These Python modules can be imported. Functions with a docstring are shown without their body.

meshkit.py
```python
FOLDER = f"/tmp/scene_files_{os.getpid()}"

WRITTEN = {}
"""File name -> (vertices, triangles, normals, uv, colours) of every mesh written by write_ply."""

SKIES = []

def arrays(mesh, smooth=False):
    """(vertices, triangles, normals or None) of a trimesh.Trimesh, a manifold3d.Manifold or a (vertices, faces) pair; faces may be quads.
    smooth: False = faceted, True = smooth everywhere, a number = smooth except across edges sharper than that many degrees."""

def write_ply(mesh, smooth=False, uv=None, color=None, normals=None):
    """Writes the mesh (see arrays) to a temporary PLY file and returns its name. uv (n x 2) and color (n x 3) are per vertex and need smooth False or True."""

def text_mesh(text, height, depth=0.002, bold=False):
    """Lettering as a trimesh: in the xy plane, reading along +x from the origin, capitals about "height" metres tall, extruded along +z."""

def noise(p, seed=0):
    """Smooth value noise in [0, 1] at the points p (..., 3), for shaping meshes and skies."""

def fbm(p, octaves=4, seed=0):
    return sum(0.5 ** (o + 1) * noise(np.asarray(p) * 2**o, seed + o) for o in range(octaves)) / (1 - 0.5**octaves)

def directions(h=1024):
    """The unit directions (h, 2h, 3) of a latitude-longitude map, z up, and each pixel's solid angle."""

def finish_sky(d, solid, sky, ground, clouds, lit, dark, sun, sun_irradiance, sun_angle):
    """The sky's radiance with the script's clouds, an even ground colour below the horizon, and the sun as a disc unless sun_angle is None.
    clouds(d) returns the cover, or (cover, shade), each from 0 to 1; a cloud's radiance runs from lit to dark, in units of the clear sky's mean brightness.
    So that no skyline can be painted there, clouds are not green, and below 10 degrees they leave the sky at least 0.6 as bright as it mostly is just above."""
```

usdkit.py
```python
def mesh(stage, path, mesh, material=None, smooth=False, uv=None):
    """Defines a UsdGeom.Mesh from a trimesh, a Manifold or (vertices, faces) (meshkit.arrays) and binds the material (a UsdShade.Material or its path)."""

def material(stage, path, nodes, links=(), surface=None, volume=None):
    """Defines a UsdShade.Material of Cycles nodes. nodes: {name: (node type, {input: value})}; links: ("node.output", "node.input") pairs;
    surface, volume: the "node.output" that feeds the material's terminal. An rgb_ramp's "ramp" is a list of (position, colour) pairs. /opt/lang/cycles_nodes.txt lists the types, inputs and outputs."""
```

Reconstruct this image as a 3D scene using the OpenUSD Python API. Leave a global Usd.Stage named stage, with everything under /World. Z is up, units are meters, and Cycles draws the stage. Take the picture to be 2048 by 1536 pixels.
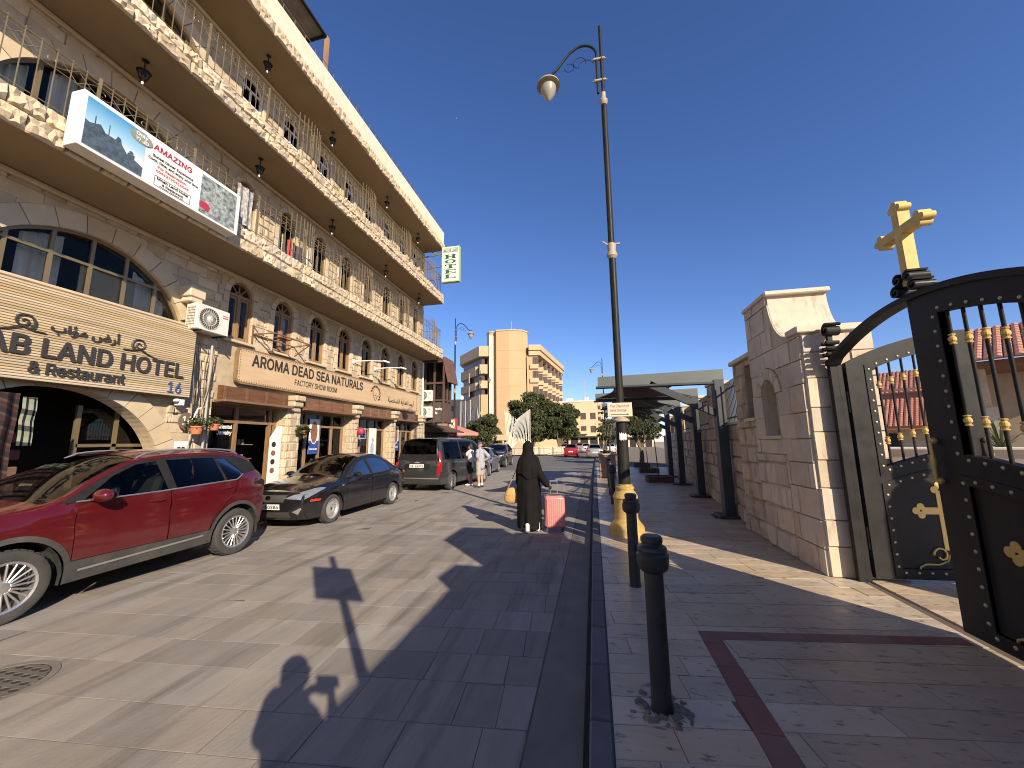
import math, random
import numpy as np
import trimesh, shapely, usdkit, meshkit
from shapely.geometry import Polygon, Point, box as sbox, LineString, MultiPolygon
from shapely.ops import unary_union
from shapely import affinity
from pxr import Usd, UsdGeom, UsdLux, UsdShade, Gf, Sdf, Vt

random.seed(7)
rng = np.random.default_rng(7)
PI = math.pi
stage = Usd.Stage.CreateInMemory()
UsdGeom.SetStageUpAxis(stage, 'Z')
UsdGeom.SetStageMetersPerUnit(stage, 1.0)
UsdGeom.Xform.Define(stage, '/World')
UsdGeom.Scope.Define(stage, '/World/Looks')

# ------------------------------------------------------------------ camera, sky, sun, exposure
CAM_H, YAW, PITCH, ROLL = 1.70, 11.7, 8.713, 0.7
cam = UsdGeom.Camera.Define(stage, '/World/camera')
cam.CreateHorizontalApertureAttr(36.0)
cam.CreateVerticalApertureAttr(27.0)
cam.CreateFocalLengthAttr(36.0 * 770 / 2048)
cam.CreateClippingRangeAttr(Gf.Vec2f(0.05, 2000))
cam.CreateExposureAttr(1.0)
cam.AddTranslateOp().Set(Gf.Vec3d(0, 0, CAM_H))
cam.AddRotateZOp().Set(YAW)
cam.AddRotateXOp().Set(90 + PITCH)
cam.AddRotateZOp(opSuffix='roll').Set(-ROLL)

SUN_EL = math.radians(26.0)
SUN_XY = (0.643, -0.766)
sun = UsdLux.DistantLight.Define(stage, '/World/sun')
sun.CreateNormalizeAttr(True)
sun.CreateIntensityAttr(1.05)
sun.CreateAngleAttr(0.5)
sun.CreateColorAttr(Gf.Vec3f(1.0, 0.87, 0.68))
sun.AddRotateZOp().Set(math.degrees(math.atan2(SUN_XY[1], SUN_XY[0])) + 90)
sun.AddRotateXOp().Set(90 - math.degrees(SUN_EL))

sky_m = usdkit.material(stage, '/World/Looks/sky_air', {
    'sky': ('sky_texture', {'sky_type': 'single_scattering', 'sun_disc': False, 'sun_elevation': SUN_EL,
                            'sun_rotation': math.atan2(SUN_XY[0], SUN_XY[1]), 'altitude': 800.0,
                            'air_density': 1.0, 'aerosol_density': 0.25, 'ozone_density': 4.0}),
    'tint': ('mix_color', {'blend_type': 'multiply', 'fac': 1.0, 'b': (1.0, .88, .98)}),
    'sat': ('hsv', {'saturation': 1.13}),
    'bg': ('background_shader', {'strength': 0.088})}, [('sky.color', 'tint.a'), ('tint.result', 'sat.color'), ('sat.color', 'bg.color')], surface='bg.background')
sky = UsdLux.DomeLight.Define(stage, '/World/sky')
UsdShade.MaterialBindingAPI.Apply(sky.GetPrim()).Bind(sky_m)
sky.GetPrim().SetCustomDataByKey('kind', 'structure')

# ------------------------------------------------------------------ helpers
_taken = {}
def numbered(parent, name):
    k = (parent, name)
    n = _taken.get(k, 0)
    _taken[k] = n + 1
    return name if n == 0 else f'{name}_{n:03d}'

def tag(p, label=None, cat=None, group=None, kind=None):
    p = p.GetPrim() if hasattr(p, 'GetPrim') else p
    for k, v in (('label', label), ('category', cat), ('group', group), ('kind', kind)):
        if v: p.SetCustomDataByKey(k, v)
    return p

def path_of(parent):
    if parent is None: return '/World'
    return str(parent.GetPath())

def thing(name, label, cat, loc=(0, 0, 0), rz=0.0, group=None, kind=None):
    x = UsdGeom.Xform.Define(stage, '/World/' + numbered('/World', name))
    x.AddTranslateOp().Set(Gf.Vec3d(*map(float, loc)))
    x.AddRotateZOp().Set(float(rz))
    return tag(x.GetPrim(), label, cat, group, kind)

def dup(root, loc, rz=0.0, label=None, group=None):
    was = root.GetCustomData()
    name = root.GetName()
    x = UsdGeom.Xform.Define(stage, '/World/' + numbered('/World', name))
    p = x.GetPrim()
    p.GetReferences().AddInternalReference(root.GetPath())
    x.ClearXformOpOrder()
    for a in ('xformOp:translate', 'xformOp:rotateZ'):
        pass
    x.GetPrim().GetAttribute('xformOp:translate').Set(Gf.Vec3d(*map(float, loc)))
    x.GetPrim().GetAttribute('xformOp:rotateZ').Set(float(rz))
    x.SetXformOpOrder([UsdGeom.XformOp(p.GetAttribute('xformOp:translate')), UsdGeom.XformOp(p.GetAttribute('xformOp:rotateZ'))])
    p.SetInstanceable(True)
    return tag(p, label or was.get('label'), was.get('category'), group or was.get('group'))

_cb = None
def _cbfaces():
    global _cb
    if _cb is None:
        P = _cbpts(np.array([1., 1., 1.]), .2)
        h = trimesh.convex.convex_hull(P)
        idx = [int(np.argmin(np.linalg.norm(P - q, axis=1))) for q in h.vertices]
        _cb = np.array(idx)[h.faces]
    return _cb
def _cbpts(s, b):
    h = s / 2
    out = []
    for ax in range(3):
        for sx in (-1, 1):
            for sy in (-1, 1):
                for sz in (-1, 1):
                    p = np.array([sx, sy, sz]) * (h - b)
                    p[ax] = (sx, sy, sz)[ax] * h[ax]
                    out.append(p)
    return np.array(out)

def rot(axis, deg):
    return trimesh.transformations.rotation_matrix(math.radians(deg), axis)[:3, :3]

class MB:
    """Collects shapes that become one mesh."""
    def __init__(s): s.v, s.f, s.n = [], [], 0
    def add(s, v, f):
        v = np.asarray(v, float); f = np.asarray(f, int)
        if f.shape[1] == 4: f = np.vstack([f[:, [0, 1, 2]], f[:, [0, 2, 3]]])
        s.v.append(v); s.f.append(f + s.n); s.n += len(v); return s
    def box(s, c, size, rz=0, R=None, b=0):
        size = np.array(size, float)
        if b:
            v, f = _cbpts(size, min(b, size.min() * .45)), _cbfaces()
        else:
            v = np.array([[x, y, z] for x in (-1, 1) for y in (-1, 1) for z in (-1, 1)]) * size / 2
            f = np.array([[0, 1, 3, 2], [4, 6, 7, 5], [0, 4, 5, 1], [2, 3, 7, 6], [0, 2, 6, 4], [1, 5, 7, 3]])
        if rz: v = v @ rot([0, 0, 1], rz).T
        if R is not None: v = v @ np.asarray(R).T
        return s.add(v + np.array(c, float), f)
    def bar(s, a, b_, w, h=None, up=(0, 0, 1), bev=0):
        a, b_ = np.array(a, float), np.array(b_, float)
        d = b_ - a; L = np.linalg.norm(d); d /= L
        u = np.array(up, float)
        if abs(d @ u) > .98: u = np.array([1., 0, 0])
        x = np.cross(d, u); x /= np.linalg.norm(x); y = np.cross(x, d)
        return s.box((a + b_) / 2, (w, L, h or w), R=np.stack([x, d, y], 1), b=bev)
    def tube(s, path, r, n=8, close=False):
        P = np.array(path, float); m = len(P)
        r = np.broadcast_to(np.asarray(r, float), (m,))
        T = np.gradient(P, axis=0); T /= np.maximum(np.linalg.norm(T, axis=1, keepdims=True), 1e-9)
        u = np.array([0, 0, 1.]) if abs(T[0][2]) < .9 else np.array([1., 0, 0])
        rings = []; x = np.cross(T[0], u)
        a = np.arange(n) * 2 * PI / n
        for i in range(m):
            x = x - T[i] * (x @ T[i]); x /= np.linalg.norm(x); y = np.cross(T[i], x)
            rings.append(P[i] + r[i] * (np.cos(a)[:, None] * x + np.sin(a)[:, None] * y))
        v = np.vstack(rings + [P[:1], P[-1:]])
        f = []
        for i in range(m - 1):
            for k in range(n):
                k2 = (k + 1) % n
                f += [[i * n + k, i * n + k2, (i + 1) * n + k2], [i * n + k, (i + 1) * n + k2, (i + 1) * n + k]]
        for k in range(n):
            k2 = (k + 1) % n
            f += [[m * n, k2, k], [m * n + 1, (m - 1) * n + k, (m - 1) * n + k2]]
        return s.add(v, f)
    def lathe(s, prof, c=(0, 0, 0), n=16, R=None):
        prof = np.array(prof, float); m = len(prof); a = np.arange(n) * 2 * PI / n
        v = np.concatenate([np.stack([p[0] * np.cos(a), p[0] * np.sin(a), np.full(n, p[1])], 1) for p in prof])
        f = []
        for i in range(m - 1):
            for k in range(n):
                k2 = (k + 1) % n
                f += [[i * n + k, i * n + k2, (i + 1) * n + k2], [i * n + k, (i + 1) * n + k2, (i + 1) * n + k]]
        if R is not None: v = v @ np.asarray(R).T
        return s.add(v + np.array(c, float), f)
    def prism(s, poly, O, eu, ev, depth):
        eu, ev = np.array(eu, float), np.array(ev, float); en = np.cross(eu, ev)
        for g in getattr(poly, 'geoms', [poly]):
            if g.is_empty or g.geom_type != 'Polygon' or g.area < 1e-7: continue
            m = trimesh.creation.extrude_polygon(g, depth, engine='earcut')
            V = np.array(m.vertices)
            s.add(np.array(O, float) + V[:, :1] * eu + V[:, 1:2] * ev + V[:, 2:3] * en, m.faces)
        return s
    def sphere(s, c, r, sub=2, R=None):
        m = trimesh.creation.icosphere(sub, 1.0)
        v = np.array(m.vertices) * np.array(r, float)
        if R is not None: v = v @ np.asarray(R).T
        return s.add(v + np.array(c, float), m.faces)
    def tm(s, m, M=None):
        v = np.array(m.vertices)
        if M is not None: v = v @ M[:3, :3].T + M[:3, 3]
        return s.add(v, m.faces)
    def text(s, txt, h, O, eu, ev, depth=.01, bold=True, width=None, center=False):
        m = meshkit.text_mesh(txt, h, depth, bold)
        v = np.array(m.vertices); x0, x1 = v[:, 0].min(), v[:, 0].max()
        k = 1.0 if width is None else width / (x1 - x0)
        eu, ev = np.array(eu, float), np.array(ev, float); en = np.cross(eu, ev)
        v[:, 0] = (v[:, 0] - x0) * k - ((x1 - x0) * k / 2 if center else 0)
        return s.add(np.array(O, float) + v[:, :1] * eu + v[:, 1:2] * ev + v[:, 2:3] * en, m.faces)
    def rect(s, O, eu, ev, w, h):
        O, eu, ev = (np.array(a, float) for a in (O, eu, ev))
        return s.add([O, O + eu * w, O + eu * w + ev * h, O + ev * h], [[0, 1, 2, 3]])
    def arrays(s): return np.vstack(s.v), np.vstack(s.f)
    def put(s, name, m, parent=None, smooth=35, label=None, cat=None, group=None, kind=None):
        if not s.v: return None
        pp = path_of(parent)
        p = pp + '/' + numbered(pp, name)
        v, f = s.arrays()
        g = usdkit.mesh(stage, p, trimesh.Trimesh(v, f, process=False) if smooth is False else trimesh.Trimesh(v, f, process=True), m, smooth)
        g.CreateDoubleSidedAttr(True)
        return tag(g.GetPrim(), label, cat, group, kind)

# ------------------------------------------------------------------ materials
_mats = {}
def lin(r, g, b):
    f = lambda c: (c / 255 / 12.92) if c <= 10 else ((c / 255 + .055) / 1.055) ** 2.4
    return (f(r), f(g), f(b))
def mat(name, c, rough=.7, var=.2, sc=2.0, bump=0.0, bsc=40.0, rnd=0.0, metal=0.0, spec=.5, coat=0.0, stretch=(1, 1, 1),
        stain=None, c2=None, sheen=0.0, rvar=0.0, bdist=.01, streak=None):
    c = np.array(c, float)
    lo, hi = (np.clip(c * (1 - var), 0, 1), np.clip(c * (1 + var), 0, 1))
    if c2 is not None: hi = np.array(c2, float)
    N = {'g': ('geometry', {}), 'mp': ('mapping', {'scale': tuple(stretch)}),
         'n': ('noise_texture', {'scale': float(sc), 'detail': 5.0, 'roughness': .6}),
         'r': ('rgb_ramp', {'ramp': [(.28, tuple(lo)), (.72, tuple(hi))]}),
         'p': ('principled_bsdf', {'roughness': rough, 'metallic': metal, 'specular_ior_level': spec, 'coat_weight': coat, 'sheen_weight': sheen})}
    L = [('g.position', 'mp.vector'), ('mp.vector', 'n.vector'), ('n.fac', 'r.fac')]
    out = 'r.color'
    if rnd:
        N |= {'oi': ('object_info', {}), 'ad': ('math', {'math_type': 'add'}), 'fr': ('math', {'math_type': 'fraction'}),
              'mr': ('map_range', {'from_min': 0.0, 'from_max': 1.0, 'to_min': 1 - rnd, 'to_max': 1 + rnd}), 'hs': ('hsv', {}),
              'fs': ('math', {'math_type': 'multiply', 'value2': 7.31}), 'ff': ('math', {'math_type': 'fraction'}),
              'ms': ('map_range', {'from_min': 0.0, 'from_max': 1.0, 'to_min': .85, 'to_max': 1.12})}
        L += [('oi.random', 'ad.value1'), ('g.random_per_island', 'ad.value2'), ('ad.value', 'fr.value1'), ('fr.value', 'mr.value'),
              ('mr.result', 'hs.value'), ('fr.value', 'fs.value1'), ('fs.value', 'ff.value1'), ('ff.value', 'ms.value'), ('ms.result', 'hs.saturation'), (out, 'hs.color')]
        out = 'hs.color'
    for i, st in enumerate(([stain] if stain else []) + ([streak] if streak else [])):
        # (colour, scale, threshold, softness, amount, stretch)
        col, ssc, th, soft, amt, sst = st
        a = f's{i}'
        N |= {a + 'm': ('mapping', {'scale': tuple(sst)}), a + 'n': ('noise_texture', {'scale': float(ssc), 'detail': 6.0, 'roughness': .65}),
              a + 'r': ('map_range', {'from_min': th, 'from_max': th + soft, 'to_min': 0.0, 'to_max': amt, 'clamp': True}),
              a + 'x': ('mix_color', {'b': tuple(col)})}
        L += [('g.position', a + 'm.vector'), (a + 'm.vector', a + 'n.vector'), (a + 'n.fac', a + 'r.value'), (a + 'r.result', a + 'x.fac'), (out, a + 'x.a')]
        out = a + 'x.result'
    L.append((out, 'p.base_color'))
    if rvar:
        N['rr'] = ('map_range', {'from_min': .3, 'from_max': .7, 'to_min': max(rough - rvar, .02), 'to_max': min(rough + rvar, 1.)})
        L += [('n.fac', 'rr.value'), ('rr.result', 'p.roughness')]
    if bump:
        N |= {'bn': ('noise_texture', {'scale': float(bsc), 'detail': 6.0, 'roughness': .65}), 'b': ('bump', {'strength': bump, 'distance': bdist})}
        L += [('mp.vector', 'bn.vector'), ('bn.fac', 'b.height'), ('b.normal', 'p.normal')]
    m = usdkit.material(stage, '/World/Looks/' + name, N, L, surface='p.BSDF')
    _mats[name] = m
    return m

def glass_mat(name, tint=(.8, .85, .85), rough=.02, ior=1.5, gl=(1, 1, 1)):
    return usdkit.material(stage, '/World/Looks/' + name, {
        'f': ('fresnel', {'IOR': ior}), 't': ('transparent_bsdf', {'color': tint}), 'g': ('glossy_bsdf', {'color': gl, 'roughness': rough}),
        'm': ('mix_closure', {})}, [('f.fac', 'm.fac'), ('t.BSDF', 'm.closure1'), ('g.BSDF', 'm.closure2')], surface='m.closure')

def leaf_mat(name, c, var=.35):
    c = np.array(c, float)
    return usdkit.material(stage, '/World/Looks/' + name, {
        'g': ('geometry', {}), 'r': ('rgb_ramp', {'ramp': [(0, tuple(c * (1 - var))), (.6, tuple(c)), (1, tuple(c * (1 + var) + np.array([.01, .008, 0])))]}),
        'd': ('principled_bsdf', {'roughness': .55, 'specular_ior_level': .35}), 't': ('translucent_bsdf', {}), 'm': ('mix_closure', {'fac': .25})},
        [('g.random_per_island', 'r.fac'), ('r.color', 'd.base_color'), ('r.color', 't.color'), ('d.BSDF', 'm.closure1'), ('t.BSDF', 'm.closure2')], surface='m.closure')

STONE = (.47, .375, .255)
m_stone = mat('facade_stone', STONE, .85, .16, 3, bump=.5, bsc=35, rnd=.17, stain=((.27, .185, .11), 5, .60, .16, .5, (1, 1, 1)))
m_dressed = mat('dressed_stone', (.50, .40, .265), .8, .1, 3, bump=.12, bsc=60, rnd=.07)
m_mortar = mat('mortar', (.40, .31, .20), .9, .2, 6, bump=.2)
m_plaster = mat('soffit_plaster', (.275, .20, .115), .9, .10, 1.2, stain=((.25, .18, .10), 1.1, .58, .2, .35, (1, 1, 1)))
m_parapet = mat('parapet_plaster', (.62, .55, .42), .9, .08, 2, bump=.1, streak=((.34, .31, .25), 3, .58, .12, .55, (4, 4, .6)))
m_wood = mat('window_wood', (.24, .145, .075), .55, .3, 8, stretch=(3, 3, .5), rnd=.1)
m_woodbeam = mat('shop_wood', (.15, .075, .038), .5, .35, 5, stretch=(3, .5, 3), rnd=.18, bump=.1)
m_pane = glass_mat('window_glass', (.90, .91, .89), .02, 1.28, (.62, .59, .54))
m_shopglass = glass_mat('shop_glass', (.66, .70, .70), .015, 1.38)
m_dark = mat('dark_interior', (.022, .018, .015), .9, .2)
m_curtain = mat('curtain', (.66, .63, .57), .9, .12, 5)
m_goldframe = mat('bronze_frame', (.24, .18, .095), .35, .1, metal=.5)
m_rail = mat('rail_metal', (.20, .155, .09), .5, .2, 6, metal=.25)
m_black = mat('black_paint', (.020, .0185, .017), .46, .3, 6, rvar=.1, spec=.14)
m_white = mat('white_paint', (.72, .70, .66), .5, .06)
m_gold = mat('gold_paint', (.50, .345, .115), .42, .2, 8, metal=.35, rvar=.1, bump=.05)
m_terracotta = mat('terracotta', (.46, .15, .065), .75, .15)
m_leaf = leaf_mat('leaf_green', (.10, .125, .04))
m_leafdark = leaf_mat('leaf_dark', (.105, .125, .045))
m_bark = mat('bark', (.15, .11, .075), .9, .3, 12, bump=.5, bsc=40)
m_rubber = mat('tyre_rubber', (.045, .042, .038), .85, .25, 8, bump=.15)
m_alloy = mat('alloy', (.62, .60, .57), .3, .08, metal=.85)
m_chrome = mat('chrome', (.7, .7, .7), .12, .03, metal=1.0)

BLK = (0, 0, 0)
def text_mat(name, c): return mat(name, c, .6, .04)
m_tblack = text_mat('letters_black', (.03, .027, .024))
m_twhite = text_mat('letters_white', (.75, .74, .72))
m_tblue = text_mat('letters_blue', (.045, .075, .22))
m_tred = text_mat('letters_red', (.36, .03, .05))
m_tgreen = text_mat('letters_green', (.012, .10, .045))

def stuff_split(items, limit=300):
    """items: (distance, MB). The nearest become single parts, the rest one mesh."""
    items = sorted(items, key=lambda t: t[0])
    rest = MB()
    for d, m in items[limit:]:
        v, f = m.arrays(); rest.add(v, f)
    return [m for d, m in items[:limit]], rest

def dist(p): return float(np.linalg.norm(np.asarray(p, float) - np.array([0, 0, CAM_H])))

def rough_block(W, H, D, nx=3, ny=2, amp=.5, seed=0, edge=1.0):
    """A rock-faced block in (u, v, n): base W x H at n=0, the face bulging to about D. Returns verts, faces."""
    r = np.random.default_rng(seed)
    us = np.linspace(0, W, nx + 2); vs = np.linspace(0, H, ny + 2)
    N = np.zeros((ny + 2, nx + 2))
    N[1:-1, 1:-1] = D * (1 - amp + amp * r.random((ny, nx)))
    U, V = np.meshgrid(us, vs)
    mU = min(.03, W * .12) * edge; mV = min(.025, H * .14) * edge
    U[:, 1] = mU; U[:, -2] = W - mU; V[1, :] = mV; V[-2, :] = H - mV
    U[1:-1, 1:-1] += (r.random((ny, nx)) - .5) * mU * .9; V[1:-1, 1:-1] += (r.random((ny, nx)) - .5) * mV * .9
    N[0, :] = N[-1, :] = N[:, 0] = N[:, -1] = 0.12 * D
    v = np.stack([U, V, N], -1).reshape(-1, 3); nu = nx + 2
    f = []
    for j in range(ny + 1):
        for i in range(nx + 1):
            a = j * nu + i
            q = [a, a + 1, a + 1 + nu, a + nu]
            f += ([[q[0], q[1], q[2]], [q[0], q[2], q[3]]] if (i + j) % 2 else [[q[0], q[1], q[3]], [q[1], q[2], q[3]]])
    # skirt back to the wall
    loop = [i for i in range(nu)] + [j * nu + nu - 1 for j in range(1, ny + 2)] + [(ny + 1) * nu + i for i in range(nu - 2, -1, -1)] + [j * nu for j in range(ny, 0, -1)]
    base = len(v); sk = v[loop].copy(); sk[:, 2] = -.01
    v = np.vstack([v, sk]); n = len(loop)
    for k in range(n):
        k2 = (k + 1) % n
        f += [[loop[k], base + k, base + k2], [loop[k], base + k2, loop[k2]]]
    return v, np.array(f)

def stone_courses(O, eu, ev, W, H, rows, lens, proud=.03, rough=True, holes=None, gap=.006, amp=.55, seed=1, nx=3, ny=2, offs=None, dressed_first=False):
    """Courses of separate stones on a wall plane; returns [(distance, MB)]."""
    O, eu, ev = (np.array(a, float) for a in (O, eu, ev)); en = np.cross(eu, ev)
    r = np.random.default_rng(seed); out = []; z = 0.0; k = 0
    holes_p = shapely.prepared.prep(holes) if holes is not None else None
    while z < H - .04:
        h = rows[k % len(rows)]
        if z + h > H - .06: h = H - z
        x = -r.random() * lens[1] * .8
        while x < W - .01:
            l = lens[0] + r.random() * (lens[1] - lens[0])
            a, b = max(x, 0) + gap / 2, min(x + l, W) - gap / 2
            x += l
            if b - a < .04: continue
            rect = sbox(a, z + gap / 2, b, z + h - gap / 2)
            pieces = [rect]; whole = True
            if holes_p is not None and holes_p.intersects(rect):
                whole = False
                dd = rect.difference(holes)
                pieces = [g for g in getattr(dd, 'geoms', [dd]) if not g.is_empty and g.geom_type == 'Polygon' and g.area > .002]
                if len(pieces) == 1 and abs(pieces[0].area - pieces[0].envelope.area) < 1e-6: whole = True
            for g in pieces:
                m = MB(); d = proud * (.75 + .5 * r.random())
                if whole:
                    a0, b0, a1, b1 = g.bounds
                    if rough:
                        v, f = rough_block(a1 - a0, b1 - b0, d, nx, ny, amp, int(r.integers(1 << 30)))
                        v[:, 0] += a0; v[:, 1] += b0
                    else:
                        v, f = rough_block(a1 - a0, b1 - b0, d, 2, 2, .05, int(r.integers(1 << 30)), .25)
                        v[:, 0] += a0; v[:, 1] += b0
                    m.add(O + v[:, :1] * eu + v[:, 1:2] * ev + v[:, 2:3] * en, f)
                else:
                    m.prism(g, O - en * .01, eu, ev, d * .8 + .01)
                if m.v:
                    c = m.arrays()[0].mean(0); out.append((dist(c), m))
        z += h; k += 1
    return out

def arch_poly(y0, y1, z0, zt, n=14):
    """Round-headed opening."""
    r = (y1 - y0) / 2; zc = zt - r; c = (y0 + y1) / 2
    a = np.linspace(0, PI, n)
    return Polygon([(y0, z0), (y1, z0)] + [(c + r * math.cos(t), zc + r * math.sin(t)) for t in a])

Ey, Ez, Ex = (0, 1, 0), (0, 0, 1), (1, 0, 0)
# ------------------------------------------------------------------ ground, road, pavements
m_ground = mat('ground_dust', (.30, .25, .19), .95, .2, .3)
m_asphalt = mat('asphalt', (.115, .107, .098), .9, .2, .8, bump=.15, bsc=60, stain=((.18, .165, .145), .25, .5, .2, .6, (1, 1, 1)))
m_paver = mat('road_pavers', (.245, .214, .180), .8, .16, 2.5, bump=.45, bsc=38, rnd=.17, stretch=(1.6, .5, 1),
              streak=((.095, .083, .07), 1.6, .52, .16, .65, (2.2, .2, 1)), stain=((.31, .27, .225), .7, .52, .2, .6, (1, .5, 1)))
m_roadjoint = mat('paver_joint', (.105, .088, .068), .95, .3, 4)
m_concrete = mat('gutter_concrete', (.165, .145, .12), .85, .18, 3, bump=.2, bsc=50, streak=((.09, .08, .07), 2, .55, .15, .5, (3, .2, 1)))
m_kerb = mat('kerb_basalt', (.085, .085, .088), .7, .2, 5, bump=.2, bsc=60, rnd=.15)
m_traver = mat('travertine', (.46, .365, .255), .42, .16, 3.0, bump=.25, bsc=30, rnd=.13, rvar=.14, stretch=(.5, 2.2, 1),
               streak=((.085, .058, .04), 16.0, .585, .06, .75, (.55, 1.5, 1)), stain=((.24, .175, .12), .8, .50, .22, .65, (1, 1, 1)))
m_redstone = mat('red_sandstone', (.20, .088, .066), .6, .14, 6, bump=.15, rnd=.08)
m_courtyard = mat('courtyard_stone', (.42, .34, .25), .6, .12, 3, bump=.1)

MB().box((0, 300, -.28), (1400, 1600, .5)).put('ground', m_ground, kind='structure', smooth=False)
road = thing('road', None, None, kind='structure')
# one outline: the street, widening to the left into the roundabout square
outline = Polygon([(-7.55, -14), (-.12, -14), (-.1, 8), (.05, 30), (.9, 60), (2.6, 100), (6, 180), (-5, 180), (-8.5, 100), (-8.2, 62), (-4.6, 54.5), (-5, 52.2), (-12, 51), (-30, 55), (-60, 60), (-60, 44), (-22, 36), (-11.5, 29), (-8.2, 25), (-7.55, 21)])
MB().prism(outline, (0, 0, -.03), Ex, Ey, .0272).put('road_bed', m_roadjoint, road, smooth=False)
asph = outline.intersection(sbox(-80, 24.0, 80, 300))
MB().prism(asph, (0, 0, -.012), Ex, Ey, .012).put('asphalt', m_asphalt, road, smooth=False)

# setts: courses leaning 5 degrees across the street, separate stones
pav = []
ca, sa = math.cos(math.radians(5)), math.sin(math.radians(5))
zone = sbox(-7.52, -6, -.46, 24.0)
zp = shapely.prepared.prep(zone)
row = -8.0
rr = np.random.default_rng(3)
while row < 27:
    h = .34 + .12 * rr.random()
    x = -10.0 - rr.random() * .5
    while x < .8:
        l = .26 + .34 * rr.random()
        q = Polygon([(ca * a - sa * b, sa * a + ca * b) for a, b in ((x + .003, row + .003), (x + l - .003, row + .003), (x + l - .003, row + h - .003), (x + .003, row + h - .003))])
        x += l
        if not zp.intersects(q): continue
        if not zp.contains(q): q = q.intersection(zone)
        if q.is_empty or q.area < .01 or q.geom_type != 'Polygon': continue
        c = q.centroid
        P = np.array(q.exterior.coords[:-1])
        if (P[0] - P[1])[0] * (P[2] - P[1])[1] - (P[0] - P[1])[1] * (P[2] - P[1])[0] > 0: P = P[::-1]
        n = len(P); top = P + (np.array([c.x, c.y]) - P) * .010
        zt = .0 + rr.normal(0, .0008)
        tl = rr.normal(0, .0022, 2)
        zz = zt + (top - top.mean(0)) @ tl
        v = np.vstack([np.c_[P, np.full(n, -.014)], np.c_[P, zz - .0002], np.c_[top, zz]])
        f = []
        for k in range(n):
            k2 = (k + 1) % n
            for a in (0, n):
                f += [[a + k, a + k2, a + n + k2], [a + k, a + n + k2, a + n + k]]
        f += [[2 * n, 2 * n + k, 2 * n + k + 1] for k in range(1, n - 1)]
        seen = c.y > 1.6 and c.x > -7 and abs(math.degrees(math.atan2(-c.x, c.y)) - 11.7) < 53
        pav.append((c.y if seen else 100 + abs(c.y), MB().add(v, f)))
    row += h
near, rest = stuff_split(pav, 300)
for m in near: m.put('paver', m_paver, road, smooth=False)
rest.put('far_paver', m_paver, road, smooth=False, kind='stuff')
MB().prism(Polygon([(-.45, -6), (-.105, -6), (-.10, 8), (-.09, 24), (-.44, 24)]), (0, 0, -.012), Ex, Ey, .012).put('gutter', m_concrete, road, smooth=False)
# drain slot along the kerb
MB().box((-.118, 6, .002), (.022, 20, .006)).put('gutter_slot', m_dark, road, smooth=False)

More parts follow.
